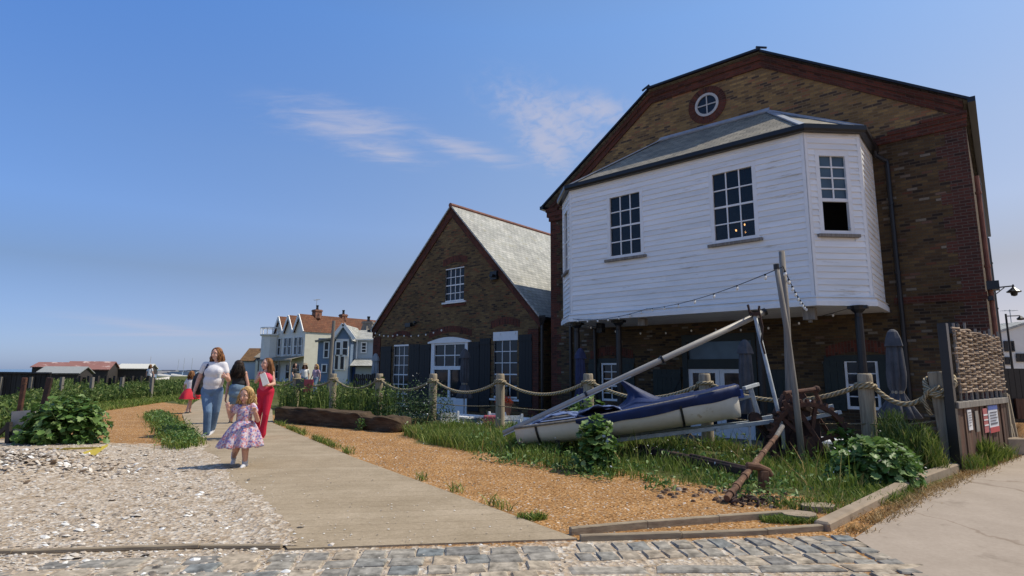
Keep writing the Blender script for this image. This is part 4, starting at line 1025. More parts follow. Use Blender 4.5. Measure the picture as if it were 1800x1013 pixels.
# ------------------------------------------------------------------ dinghy on its trailer
stern, bow = Vector((.22, 9.42, 0)), Vector((3.42, 8.75, 0))
dlen = (bow-stern).length; brz = math.atan2(bow.y-stern.y, bow.x-stern.x); tilt = math.atan2(.50, dlen)
BT = Matrix.Translation(Vector((stern.x, stern.y, .02))) @ Matrix.Rotation(brz, 4, 'Z') @ Matrix.Rotation(-tilt, 4, 'Y')
def thing_m(name, label, cat, MT, group=None):
    t = thing(name, label, cat, group=group); t.location = MT.to_translation(); t.rotation_euler = MT.to_euler(); return t
dg = thing_m('dinghy', 'cream sailing dinghy under a navy cover strapped on its trailer in the grass', 'boat', BT)
LN = 3.38
def hull_sec(t):
    """half breadth at gunwale, keel height, gunwale height"""
    hb = .66*(1-.62*max(0, (t-.45)/.55)**2.2)*(1-.13*(1-min(1, t/.35))**1.5)
    if t > .985: hb *= .93
    keel = .03+.10*(1-min(1, t/.3))**2*.4+.02*max(0, (t-.6)/.4)**2.0
    gw = .37+.15*max(0, (t-.25)/.75)**1.3
    return hb, keel, gw
h_ = MB(); NS, NR = 24, 14; P = []
for i in range(NS+1):
    t = i/NS; hb, ke, gw = hull_sec(t)
    for j in range(NR+1):
        a = math.pi*j/NR; c_ = math.cos(a); s_ = abs(math.sin(a))
        yy = hb*math.copysign(abs(c_)**.62, c_); zz = gw-(gw-ke)*s_**.8
        P.append((t*LN, yy, zz))
F = [(i*(NR+1)+j, i*(NR+1)+j+1, (i+1)*(NR+1)+j+1, (i+1)*(NR+1)+j) for i in range(NS) for j in range(NR)]
F.append(tuple(range(NR+1))[::-1]); F.append(tuple(NS*(NR+1)+j for j in range(NR+1)))
h_.mesh(P, F); h_.build('hull', M['hull'], dg, smooth=True)
gwl = MB()
for s_ in (1, -1): gwl.tube([(t/20*LN, s_*(hull_sec(t/20)[0]+.005), hull_sec(t/20)[2]+.005) for t in range(21)], .022, 6)
gwl.build('gunwale', M['greywood'], dg, smooth=True)
dk = MB()
for i in range(NS):
    a, b2 = hull_sec(i/NS), hull_sec((i+1)/NS); x0, x1 = i/NS*LN, (i+1)/NS*LN
    dk.face([(x0, -a[0], a[2]-.02), (x1, -b2[0], b2[2]-.02), (x1, b2[0], b2[2]-.02), (x0, a[0], a[2]-.02)])
dk.build('deck', M['cover_pale'], dg)
cv = MB(); NC = 40; NV = 22; P = []; T0, T1 = .285, 1.012         # the navy cover: skirt over the side and a ridged, saggy top
def cover_pt(t, u):
    hb, ke, gw = hull_sec(min(t, 1)); s_ = -1+2*u
    drop = .15*min(1, (t-.24)/.12)+.012*math.sin(t*23)+.014*mnoise.noise(Vector((t*9, s_*2, 1)))+.02*max(0, t-.7)
    if t > .98: drop = .16
    ax_ = abs(s_)
    ridge = .17*math.exp(-((t-.565)/.055)**2)*1.0+.05*math.exp(-((t-.34)/.05)**2)+(.05 if t < .7 else .025)+.035*math.sin(t*9)*(t < .75)
    if ax_ < .72:
        k = ax_/.72; yy = (hb+.02)*k*math.copysign(1, s_)
        zz = gw+.015+ridge*(1-k**(.65 if t < .75 else 1.4))+.012*math.sin(t*55+s_*5)*(1-k)
    else:
        k = (ax_-.72)/.28; yy = math.copysign(hb+.03+.02*mnoise.noise(Vector((t*14, k*2, s_)))*k-.03*k*k, s_); zz = gw+.015-drop*k
    return (t*LN, yy, zz)
for i in range(NC+1):
    for j in range(NV+1): P.append(cover_pt(T0+(T1-T0)*i/NC, j/NV))
cv.mesh(P, [(i*(NV+1)+j, (i+1)*(NV+1)+j, (i+1)*(NV+1)+j+1, i*(NV+1)+j+1) for i in range(NC) for j in range(NV)])
cv.face([P[NC*(NV+1)+j] for j in range(NV+1)])
cv.build('cover', M['cover'], dg, smooth=True)
pk = MB(); xk = .55*LN; gk = hull_sec(.55)[2]; n = 22; P = []     # the crumpled peak where the boom end lifts the cover
for i, (rr, z, dx) in enumerate(((.30, -.04, .12), (.17, .05, .09), (.10, .14, .04), (.065, .23, -.03), (.04, .31, -.10), (.012, .37, -.16))):
    for j in range(n):
        a = 2*math.pi*j/n; fo = 1+.22*math.sin(5*a+i*.5)+.1*math.sin(8*a+i); P.append((xk+dx+rr*1.15*fo*math.cos(a), rr*.8*fo*math.sin(a), gk+.08+z))
pk.mesh(P, [(i*n+j, i*n+(j+1) % n, (i+1)*n+(j+1) % n, (i+1)*n+j) for i in range(5) for j in range(n)]+[tuple(5*n+j for j in range(n))])
pk.build('cover_peak', M['cover'], dg, smooth=True)
fd_ = MB(); P = []                                                 # pale lining folded back over the stern deck
for i in range(13):
    for j in range(7):
        t = i/12; x = .26+t*1.0; k = j/6
        P.append((x, -.56+k*.95, .385+.12*math.sin(math.pi*min(1, t*1.15))*(.5+.5*math.cos((k-.3)*2.2))+.015*math.sin(i*2.1+j)))
fd_.mesh(P, [(i*7+j, (i+1)*7+j, (i+1)*7+j+1, i*7+j+1) for i in range(12) for j in range(6)]); o = fd_.build('folded_cover', M['cover_pale'], dg, smooth=True)
md = o.modifiers.new('thick', 'SOLIDIFY'); md.thickness = .015
f2 = MB(); P = []
for i in range(11):
    for j in range(7):
        t = i/10; k = j/6; x = .95+t*.75; P.append((x, -.6+k*.8, .40+.14*math.sin(math.pi*t)**.7*(1-.6*k)+.02*math.sin(i*1.7+j*1.3)))
f2.mesh(P, [(i*7+j, (i+1)*7+j, (i+1)*7+j+1, i*7+j+1) for i in range(10) for j in range(6)]); o = f2.build('folded_cover', M['cover_pale'], dg, smooth=True)
md = o.modifiers.new('thick', 'SOLIDIFY'); md.thickness = .012
for t0, lean in ((.10, .03), (.36, .02), (.74, .03)):                # straps round the hull
    s_ = MB(); pts = []
    for j in range(NR+1):
        a = math.pi*j/NR; hb, ke, gw = hull_sec(t0); c_ = math.cos(a)
        pts.append(Vector((t0*LN+lean*math.sin(a)*3*.3, (hb+.012)*math.copysign(abs(c_)**.62, c_), gw-(gw-ke+.012)*abs(math.sin(a))**.8)))
    for p, q in zip(pts, pts[1:]): s_.bar(p, q, .035, .008, up=(1, 0, 0) if False else (p+q)*.5-Vector((p.x, 0, .4)))
    s_.build('strap', M['cable'], dg)
rb = MB(); rb.tube([(.02, .15, .1), (.0, .15, .42)], .015, 6); rb.box((-.05, -.03, .12), (.0, .03, .46)); rb.build('rudder_fitting', M['galv'], dg)
bp = MB(); bp.box((LN+.0, -.14, .34), (LN+.1, .14, .46)); bp.build('bow_chock', M['sign_blue'], dg)
# trailer
TT = Matrix.Translation(Vector((stern.x, stern.y, -.03))) @ Matrix.Rotation(brz, 4, 'Z') @ Matrix.Rotation(-R(8.2), 4, 'Y')
tr = thing_m('boat_trailer', 'galvanised steel boat trailer tilted up on its jockey stand under the dinghy', 'trailer', TT)
f = MB()
for s_ in (-.22, .22): f.bar((1.45, s_, .03), (4.05, s_*.35, .02), .05, .06)
f.bar((1.5, -.5, .0), (1.5, .5, .0), .06, .06); f.bar((3.0, -.25, .0), (3.0, .25, .0), .05, .05)
f.build('frame', M['galv'], tr, bevel=.004)
f = MB(); f.bar((3.6, 0, .06), (4.58, 0, .10), .07, .075); f.bar((4.1, -.16, .0), (4.75, -.16, .05), .05, .05); f.bar((4.0, .18, .06), (4.75, .12, .12), .06, .05); f.tube([(4.25, 0, .13), (4.3, 0, .22), (4.42, 0, .23), (4.5, 0, .15)], .03, 8); f.build('coupling', M['galv'], tr)
f = MB(); f.bar((3.66, .0, .02), (3.62, .0, .55), .06, .06); f.bar((3.5, -.16, .555), (3.5+.27, .16, .575), .06, .05); f.bar((3.36, 0, .38), (3.62, 0, .42), .05, .04); f.build('winch_post', M['galv'], tr, bevel=.004)
f = MB(); f.lathe([(.03, -.07), (.09, -.07), (.09, -.05), (.035, -.05), (.035, .05), (.09, .05), (.09, .07), (.03, .07)], 14, (0, 0, 0)); 
for v in range(len(f.v)): x, y, z = f.v[v]; f.v[v] = (x+3.6, z, y+.09)
f.tube([(3.6, .08, .09), (3.66, .1, .2), (3.66, .2, .2)], .012, 6); f.build('hand_winch', M['rust_dark'], tr)
f = MB(); 
for k in range(5): f.tube([(3.62+.03*k-.06, -.1+.05*k, .02), (3.66+.035*k, -.12+.06*k, -.2), (3.58+.04*k, -.08+.03*k, -.42)], .012, 6)
f.build('chain', M['rust_dark'], tr)
for s_ in (-.62, .62):
    wlt = MB(); wlt.lathe([(.06, -.05), (.17, -.055), (.2, -.03), (.2, .03), (.17, .055), (.06, .05)], 18)
    for v in range(len(wlt.v)): x, y, z = wlt.v[v]; wlt.v[v] = (x+1.3, z+s_, y+.08)
    o = wlt.build('wheel', M['black'], tr, smooth=True)
    rm = MB(); rm.lathe([(.02, -.06), (.11, -.058), (.11, .058), (.02, .06)], 14)
    for v in range(len(rm.v)): x, y, z = rm.v[v]; rm.v[v] = (x+1.3, z+s_, y+.08)
    rm.build('rim', M['galv'], o)
bs = MB(); g0 = at(985, 745, 8.85); bs.bar((g0.x-.02, g0.y, .0), (g0.x-.08, g0.y, .46), .06, .06); bs.bar((g0.x+.02, g0.y-.03, .0), (g0.x+.18, g0.y, .02), .05, .05)
tag(bs.build('stake', M['darkwood'], bevel=.004), 'dark wooden stake leaning against the near side of the hull by its stern', 'stake')
# mast and its gallows
mt = thing('mast', 'long silver mast lying aslant from the stern of the dinghy up onto its gallows', 'mast', at(885, 762, 9.25))
a, b2 = Vector((0, 0, 0)), at(1345, 548, 8.45)-at(885, 762, 9.25)
m_ = MB(); m_.tube([a, a.lerp(b2, .5), b2], [.042, .047, .045], 12); m_.build('tube', M['alu'], mt, smooth=True)
m_ = MB()
for t in (.33, .62): m_.tube([a.lerp(b2, t-.004), a.lerp(b2, t+.004)], .062, 12)
m_.tube([a.lerp(b2, .995), a.lerp(b2, 1.003)], .056, 12); m_.build('band', M['black'], mt)
m_ = MB(); m_.tube([a.lerp(b2, t)+Vector((0, -.05, -.035)) for t in (0, .25, .5)], .01, 6); m_.build('shroud', M['galv'], mt)
gal = thing('mast_gallows', 'slender galvanised gallows pole with a forked head carrying the mast', 'pole', at(1376, 757, 8.4)-Vector((0, 0, .45)))
o_ = gal.location
m_ = MB(); m_.tube([at(1378, 790, 8.4)-o_, at(1376, 757, 8.4)-o_, at(1326, 552, 8.4)-o_], .028, 10); m_.build('pole', M['galv'], gal, smooth=True)
m_ = MB(); hd_ = at(1326, 552, 8.4)-o_
m_.tube([hd_+Vector((-.09, 0, .14)), hd_+Vector((-.07, 0, .03)), hd_, hd_+Vector((.07, 0, .03)), hd_+Vector((.08, 0, .12))], .018, 8); m_.box(hd_+Vector((-.05, -.05, -.03)), hd_+Vector((.05, .05, .02)))
m_.tube([hd_+Vector((.05, -.04, .08)), hd_+Vector((.1, -.03, -.2)), hd_+Vector((.06, -.05, -.42)), hd_+Vector((.1, -.05, -.6))], .014, 6); m_.build('fork', M['rust_dark'], gal)
# two poles
p = MB(); p.tube([at(1412, 825, 8.0), at(1398, 692, 8.0), at(1383, 580, 8.02), at(1365, 470, 8.05)], [.044, .042, .039, .034], 10)
tg = p.build('pole', M['greywood'], smooth=True); tag(tg, 'shorter grey round pole standing in front of the rusty winch, black at its tip', 'pole')
q_ = MB(); e1 = at(1365, 470, 8.05); q_.tube([e1-Vector((0, 0, .03)), e1+Vector((-.002, 0, .045))], .04, 10); q_.build('tip', M['black'], tg)
p = MB(); p.tube([at(1392, 790, 9.1), at(1388, 692, 9.1), at(1383, 560, 9.1), at(1374, 442, 9.1)], [.06, .058, .052, .046], 10)
tag(p.build('pole', M['greywood'], smooth=True), 'taller weathered wooden pole just behind the shorter grey one', 'pole')
# ------------------------------------------------------------------ rusty winch, anchor, beam, chain
wb = gnd(1418, 809)
wi = thing('winch', 'rusty iron hand winch with a large toothed gear wheel standing in the weeds', 'winch', wb)
C1 = at(1424, 780, wb.y-.12)-wb; rad = .60
gw_ = MB(); n = 40
AXM = Matrix.Translation(C1) @ Matrix.Rotation(R(2), 4, 'Z') @ Matrix.Rotation(R(90), 4, 'X')
pr = [(rad-.075, -.04), (rad-.015, -.04), (rad-.015, .04), (rad-.075, .04), (rad-.075, -.04)]
gw_.M = AXM; gw_.lathe(pr, n, caps=False)
for i in range(n):
    a0 = 2*math.pi*i/n; c_, s_ = math.cos(a0), math.sin(a0)
    gw_.bar((c_*(rad-.02), s_*(rad-.02), 0), (c_*(rad+.03), s_*(rad+.03), 0), .042, .08, up=(0, 0, 1), taper=.7)
for i in range(6):
    a0 = 2*math.pi*i/6+.3; gw_.bar((0, 0, 0), (math.cos(a0)*(rad-.06), math.sin(a0)*(rad-.06), 0), .05, .04, up=(0, 0, 1))
gw_.lathe([(.03, -.07), (.1, -.07), (.1, .07), (.03, .07)], 16)
gw_.build('gear_wheel', M['rust'], wi)
dr_ = MB(AXM); dr_.lathe([(.05, -.5), (.24, -.5), (.24, -.47), (.15, -.46), (.15, -.16), (.24, -.15), (.24, -.12), (.05, -.12)], 20); dr_.build('drum', M['rust_dark'], wi)
fr_ = MB()
tp0 = at(1385, 692, wb.y)-wb; tp1 = at(1432, 688, wb.y+.2)-wb
for dx, dy in ((0, 0), (.42, .42)):
    pk_ = Vector((tp0.x+dx, tp0.y+dy+.0, .95)); 
    fr_.bar(pk_+Vector((-.28, .1, -1.0)), pk_, .07, .06); fr_.bar(pk_+Vector((.46, -.28, -1.0)), pk_, .06, .055)
fr_.tube([tp0+Vector((-.05, 0, 0)), tp1+Vector((.03, 0, .03))], .036, 10); fr_.tube([tp1+Vector((.0, 0, .0)), tp1+Vector((.14, .0, -.34))], .032, 8); fr_.ball(tp1+Vector((.03, 0, .03)), .055); fr_.bar(at(1378, 704, wb.y-.3)-wb, at(1449, 845, wb.y-.42)-wb, .06, .05)
fr_.tube([Vector((-.15, .2, .62)), Vector((.35, .3, .66))], .05, 10)
fr_.build('frame', M['rust'], wi)
bx_ = MB(); bx_.box((-.34, .02, .05), (.26, .5, .62)); bx_.box((-.28, -.05, .55), (.1, .1, .85)); bx_.bar((-.1, -.05, .8), (.25, .1, .62), .14, .1); bx_.bar((-.42, 0, .62), (-.2, .1, .92), .1, .1); bx_.build('gearbox', M['rust_dark'], wi, bevel=.02)
a0 = gnd(1278, 886); an = thing('anchor', 'long rusty anchor shank with iron collars leaning up out of the bare earth', 'anchor', a0)
a1 = at(1372, 758, 7.15)-a0; s_ = MB(); z0 = Vector((0, 0, .05))
pts = [z0.lerp(a1, t/12) for t in range(13)]; s_.tube(pts, [.032, .028, .034, .029, .032, .027, .034, .028, .029, .026, .026, .024, .022], 10)
for t in (.05, .14, .27, .6, .78): p0 = z0.lerp(a1, t); p1 = z0.lerp(a1, t+.022); s_.tube([p0, p1], .042-.012*t, 10)
s_.build('shank', M['rust_tan'], an)
s_ = MB(); p0 = z0.lerp(a1, .36); s_.tube([p0+Vector((-.03, 0, .05)), p0+Vector((.1, .0, .035)), p0+Vector((.2, -.01, .0)), p0+Vector((.23, -.01, -.06))], [.036, .04, .03, .026], 10); s_.box(p0+Vector((.1, -.045, -.24)), p0+Vector((.19, .045, .0))); s_.build('stock', M['rust_tan'], an, bevel=.01)
s_ = MB(); e1 = z0.lerp(a1, .9); s_.tube([e1, a1+Vector((.03, 0, .06))], [.027, .028], 10); s_.build('painted_tip', M['greywood'], an)
cn = MB()
for k in range(16):
    px = 1288+k*5.2+rng.uniform(-3, 3); py = 882+6*math.sin(k*.9)+rng.uniform(-2, 3); p = gnd(px, py); rr = Matrix.Rotation(rng.random()*6, 3, 'Z') @ Matrix.Rotation(rng.uniform(0, 1.2), 3, 'X')
    n = 10; cn.tube([p+Vector((0, 0, .022))+rr @ Vector((.05*math.cos(2*math.pi*i/n), .03*math.sin(2*math.pi*i/n), 0)) for i in range(n+1)], .0095, 5)
tag(cn.build('chain', M['rust_dark']), 'heap of rusty chain links lying at the foot of the anchor', 'chain')
bm0, bm1 = gnd(1120, 797), gnd(1318, 850); s_ = MB(); s_.bar(bm0+Vector((0, 0, .09)), bm1+Vector((0, 0, .12)), .11, .10); s_.bar(bm0.lerp(bm1, .55)+Vector((0, -.02, .16)), bm1+Vector((0, -.02, .16)), .05, .05)
tag(s_.build('rusty_beam', M['rust_dark'], bevel=.012), 'rusty iron beam lying in the grass beneath the dinghy trailer', 'beam')
for px, py, lab in ((1500, 700+130, 'bleached driftwood stick lying in the weeds beside the kerb'),):
    p = gnd(1560, 838); d_ = MB(); d_.tube([p+Vector((0, 0, .12)), p+Vector((.14, .05, .08)), p+Vector((.32, .05, .05)), p+Vector((.5, .12, .05))], [.05, .04, .035, .02], 8)
    tag(d_.build('driftwood', M['post'], smooth=True), lab, 'driftwood')
# ------------------------------------------------------------------ the old timber baulk
l0, l1 = gnd(480, 742), gnd(706, 762); ll = (l1-l0).length; lrz = math.atan2(l1.y-l0.y, l1.x-l0.x)
lg = MB(); P = []; n = 70; k = 32
rs2 = np.random.RandomState(5)
for i in range(n+1):
    t = i/n; hh = .38-.02*t-.09*smooth(.70, .76, t)+.05*smooth(.8, .86, t)*(1-smooth(.93, 1.0, t)); wd2 = .44+.1*smooth(.7, .9, t)
    for j in range(k):
        a = 2*math.pi*j/k; c_, s_ = math.cos(a), math.sin(a)
        yy = math.copysign(abs(c_)**.2, c_)*wd2/2; zz = math.copysign(abs(s_)**.2, s_)*hh/2+hh/2
        nn = mnoise.noise(Vector((t*16, yy*5, zz*6)))*.03+mnoise.noise(Vector((t*10, yy*22, zz*34)))*.045
        groove = -.06*math.exp(-((zz-.2-.03*math.sin(t*7))/.022)**2)-.03*math.exp(-((zz-.1)/.015)**2) if yy < 0 and t < .8 else 0
        sc2 = (.55 if i == 0 else .85 if i == 1 else .5 if i == n else .85 if i == n-1 else 1)
        P.append((t*ll*.995, yy*sc2*(1+nn)-.0+(-nn-groove if yy < 0 else nn), (zz-hh/2)*sc2+hh/2+nn*.7))
lg.mesh(P, [(i*k+j, i*k+(j+1) % k, (i+1)*k+(j+1) % k, (i+1)*k+j) for i in range(n) for j in range(k)]+[tuple(range(k))[::-1], tuple(n*k+j for j in range(k))])
m_log = plain('old_oak', (.115, .08, .05), (.045, .03, .02), .95, scale=2.6, stretch=(.7, 6, 6), bmp=.7, bd=.03, spots=((.24, .18, .12), 3.5, .62), spec=.1)
o = lg.build('timber_log', m_log, smooth=True); o.location = (l0.x+.1*math.sin(-lrz), l0.y+.24, -.02); o.rotation_euler = (0, 0, lrz)
tag(o, 'long weathered timber baulk lying on the gravel beside the boardwalk', 'log')
# ------------------------------------------------------------------ things at the left: rusty stakes, grey board, yellow scrap
for (x0, y0, x1, y1, Yd, wdt, lab) in ((34, 722, 44, 664, 10.6, .10, 'pale rusty iron stake leaning right, nearer the left edge'), (70, 722, 88, 664, 10.4, .12, 'darker rusty iron stake leaning right behind the leafy bush')):
    s_ = MB(); s_.bar(at(x0-9, y0+60, Yd), at(x1, y1, Yd), wdt*.85, .05, up=(0, 1, 0)); tag(s_.build('rusty_stake', M['rust'] if Yd > 10.5 else M['rust_dark'], bevel=.008), lab, 'stake', 'rusty stakes by the leafy bush')
s_ = MB(); A_, B_ = at(40, 775, 9.9), at(42, 722, 9.9); s_.bar(A_-Vector((0, 0, .1)), B_, .38, .05, up=(0, 1, 0)); tag(s_.build('grey_board', plain('pale_grey_board', (.40, .38, .36), (.25, .235, .22), .9, scale=3, spots=((.14, .11, .09), 4, .58))), 'upright weathered grey board beside the leafy bush at the left edge', 'board')
s_ = MB(); s_.bar(at(-10, 770, 9.8), at(18, 745, 9.8), .06, .05, up=(0, 1, 0)); s_.bar(at(14, 785, 9.8), at(16, 742, 9.8), .07, .06, up=(0, 1, 0)); tag(s_.build('broken_frame', M['darkwood']), 'broken dark timber frame poking from the grass at the left edge', 'timber')
yl = gnd(158, 806); s_ = MB(); m_y = plain('yellow_plastic', (.62, .47, .06), (.5, .37, .05), .5, scale=6)
P = [(-.16, -.06, .02), (.13, -.1, .02), (.17, .05, .11), (.15, .1, .14), (-.08, .06, .05)]
s_.mesh([yl+Vector(p)+Vector((0, 0, .03)) for p in P]+[yl+Vector(p)+Vector((.01, .02, .045)) for p in P], [(0,1,2,3,4), (9,8,7,6,5)]+[(i, (i+1) % 5, 5+(i+1) % 5, 5+i) for i in range(5)])
s_.bar(yl+Vector((.12, .06, .14)), yl+Vector((-1.0, .45, .06)), .03, .025)
tag(s_.build('plastic_scrap', m_y), 'scrap of bent yellow plastic lying on the shell beach', 'scrap')
# ------------------------------------------------------------------ vegetation
nr = np.random.RandomState(11)
M['leaf'] = island('mallow_leaves', [(0, (.045, .10, .02)), (.4, (.10, .19, .04)), (.75, (.165, .265, .07)), (1, (.26, .35, .14))], .45, trans=.28, noise_amt=.2)
M['leaf_dark'] = island('dark_leaves', [(0, (.016, .036, .012)), (.5, (.035, .07, .02)), (.85, (.06, .11, .03)), (1, (.10, .16, .05))], .5, trans=.25, noise_amt=.2)
M['grass'] = island('grass_blades', [(0, (.06, .105, .016)), (.4, (.13, .195, .03)), (.75, (.22, .275, .05)), (.92, (.30, .32, .085)), (1, (.40, .32, .13))], .6, trans=.3, noise_amt=.15)
M['weed'] = island('weed_leaves', [(0, (.04, .075, .016)), (.5, (.085, .14, .028)), (.85, (.15, .205, .05)), (1, (.25, .26, .09))], .6, trans=.28, noise_amt=.15)
M['dry'] = island('dry_grass', [(0, (.22, .13, .05)), (.5, (.36, .23, .09)), (1, (.46, .33, .16))], .8, trans=.2)
M['stem'] = plain('green_stem', (.10, .14, .05), (.06, .09, .03), .7)
M['petal'] = plain('white_petals', (.75, .74, .70), (.65, .64, .6), .6)
def mesh_np(name, V, F, mat, parent=None, smooth=False):
    """V (n,3); F list of equally long index arrays"""
    me = bpy.data.meshes.new(name); me.vertices.add(len(V)); me.vertices.foreach_set('co', V.astype(np.float32).ravel())
    tot = np.concatenate([f.ravel() for f in F]); ls = np.concatenate([np.full(len(f), f.shape[1]) for f in F])
    me.loops.add(len(tot)); me.loops.foreach_set('vertex_index', tot.astype(np.int32)); me.polygons.add(len(ls))
    me.polygons.foreach_set('loop_start', np.concatenate([[0], np.cumsum(ls)[:-1]]).astype(np.int32))
    me.update(calc_edges=True); me.materials.append(mat)
    if smooth: me.polygons.foreach_set('use_smooth', [True]*len(me.polygons))
    o = bpy.data.objects.new(name, me); col.objects.link(o)
    if parent: o.parent = parent
    return o
def blades(name, pts, h, w, lean, mat, parent=None):
    """curved tapering blades rooted at pts"""
    n = len(pts); h = np.broadcast_to(h, n); az = nr.rand(n)*6.283; fa_ = nr.rand(n)*6.283
    ld = np.stack([np.cos(az), np.sin(az), np.zeros(n)], 1); fw_ = np.stack([np.cos(fa_), np.sin(fa_), np.zeros(n)], 1)
    le = (h*lean*(.3+nr.rand(n)*1.1))
    V = np.zeros((n, 7, 3)); w_ = np.broadcast_to(w, n)*(.7+.6*nr.rand(n))
    for k, (t, ww) in enumerate(((0, .8), (.4, 1), (.75, .65))):
        c = pts+ld*(le*t**2)[:, None]; c[:, 2] += h*t*(1-.15*t)
        V[:, 2*k] = c-fw_*(w_*ww/2)[:, None]; V[:, 2*k+1] = c+fw_*(w_*ww/2)[:, None]
    c = pts+ld*le[:, None]; c[:, 2] += h*.9; V[:, 6] = c
    b0 = np.arange(n)*7
    Q = np.concatenate([np.stack([b0, b0+1, b0+3, b0+2], 1), np.stack([b0+2, b0+3, b0+5, b0+4], 1)]); T = np.stack([b0+4, b0+5, b0+6], 1)
    return mesh_np(name, V.reshape(-1, 3), [Q, T], mat, parent)
LOBED = np.array([(0, -.05), (.28, -.12), (.5, .1), (.36, .26), (.52, .52), (.26, .55), (.12, .95), (0, .82), (-.12, .95), (-.26, .55), (-.52, .52), (-.36, .26), (-.5, .1), (-.28, -.12)])
OVAL = np.array([(0, 0), (.17, .22), (.2, .5), (.1, .82), (0, 1), (-.1, .82), (-.2, .5), (-.17, .22)])
def leaves(name, pts, size, mat, up=.5, shape=LOBED, parent=None, outc=None, cup=.18):
    n = len(pts); k = len(shape)
    d = nr.randn(n, 3); 
    if outc is not None:
        o_ = pts-np.array(outc); o_ /= np.linalg.norm(o_, axis=1)[:, None]+1e-6; d = d*.55+o_*.9
    d[:, 2] += up; d /= np.linalg.norm(d, axis=1)[:, None]
    r_ = nr.randn(n, 3); u = np.cross(d, r_); u /= np.linalg.norm(u, axis=1)[:, None]; v = np.cross(d, u)
    s = np.broadcast_to(size, n)*(.65+.7*nr.rand(n))
    V = pts[:, None, :]+s[:, None, None]*(u[:, None, :]*shape[None, :, 0:1]+v[:, None, :]*(shape[None, :, 1:2]-.4)) + d[:, None, :]*(s[:, None, None]*cup*(np.abs(shape[None, :, 0:1])*1.2-(shape[None, :, 1:2]-.4)**2))
    c = pts-d*(s*.05)[:, None]
    V = np.concatenate([V, c[:, None, :]], 1).reshape(-1, 3)
    b0 = np.arange(n)*(k+1)
    T = np.concatenate([np.stack([b0+i, b0+(i+1) % k, b0+k], 1) for i in range(k)])
    return mesh_np(name, V, [T], mat, parent)
def dome(n, c, r, clumps=14, spread=.28, low=.0):
    """leaf points gathered in clumps through a dome of half axes r standing on c"""
    c = np.array(c, float); r = np.array(r, float)
    q = nr.randn(clumps, 3); q /= np.linalg.norm(q, axis=1)[:, None]; q *= (nr.rand(clumps, 1)**.33)*.86; q[:, 2] = np.abs(q[:, 2])
    p = q[nr.randint(0, clumps, n)]+nr.randn(n, 3)*spread
    l = np.linalg.norm(p, axis=1); p[l > 1.12] *= (1.08/l[l > 1.12])[:, None]
    p[:, 2] = np.abs(p[:, 2])*(1-low)+low
    return c+p*r
def bush(name, label, c, r, n, size, mat='leaf', shape=LOBED, clumps=14, spread=.26, up=.6, cat='bush', flowers=0, stems=12, group=None):
    t = thing(name, label, cat, c, group=group)
    P = dome(n, (0, 0, .02), r, clumps, spread)
    leaves('foliage', P, size, M[mat], up, shape, t, outc=(0, 0, -.1))
    sm = MB()
    for i in range(stems):
        e = P[nr.randint(0, n)]; sm.tube([(e[0]*.15, e[1]*.15, -.03), (e[0]*.5, e[1]*.5, e[2]*.6), (e[0]*.95, e[1]*.95, e[2]*.95)], [.014, .010, .005], 5)
    sm.build('stems', M['stem'], t)
    if flowers:
        Q = dome(flowers, (0, 0, .05), [x*1.08 for x in r], clumps, .3); leaves('flowers', Q, .035, M['petal'], .9, OVAL, t)
    return t
def pxg(x, y, z=0): return gnd(x, y, z)
bush('leafy_bush', 'rounded bright green lobed bush by the rusty stakes at the left edge', pxg(112, 779), (.70, .5, .72), 2300, .095, stems=18, clumps=22, spread=.22)
bush('leafy_bush', 'low spreading green bush with pale flowers right of the rusty winch', pxg(1540, 850), (.50, .36, .47), 1400, .085, clumps=20, spread=.24, flowers=60)
bush('leafy_bush', 'sunlit green bush tucked against the rusty gear wheel', pxg(1497, 826), (.26, .25, .36), 420, .08, clumps=10, spread=.25, flowers=20)
bush('leafy_plant', 'dark leafy plant with pale tips in front of the dinghy hull', pxg(1050, 828), (.28, .25, .62), 650, .085, clumps=12, spread=.24, mat='leaf', flowers=16)
bush('leafy_plant', 'small leafy plant beside the mast and the rope post behind the dinghy', W(-3.0, -5.1, 0), (.5, .35, .75), 450, .09, clumps=10)
bush('leafy_plant', 'small bright plant sprouting between winch and thick rope post', W(1.3, -4.9, 0), (.18, .16, .55), 160, .09, clumps=8)
bush('flowering_bush', 'dark bush dotted with white flowers below the garden door post', pxg(735, 745), (.85, .6, 1.0), 2600, .06, 'leaf_dark', OVAL, 24, .24, .7, flowers=110)
bush('flowering_bush', 'smaller dark bush with white flowers beside the log and the rope post', pxg(690, 735), (.7, .5, .85), 1700, .06, 'leaf_dark', OVAL, 18, .24, .7, flowers=70)
bush('weed_plant', 'small weed growing from the gravel against the front of the log', pxg(634, 757), (.13, .1, .22), 90, .06, 'leaf', OVAL, 6)
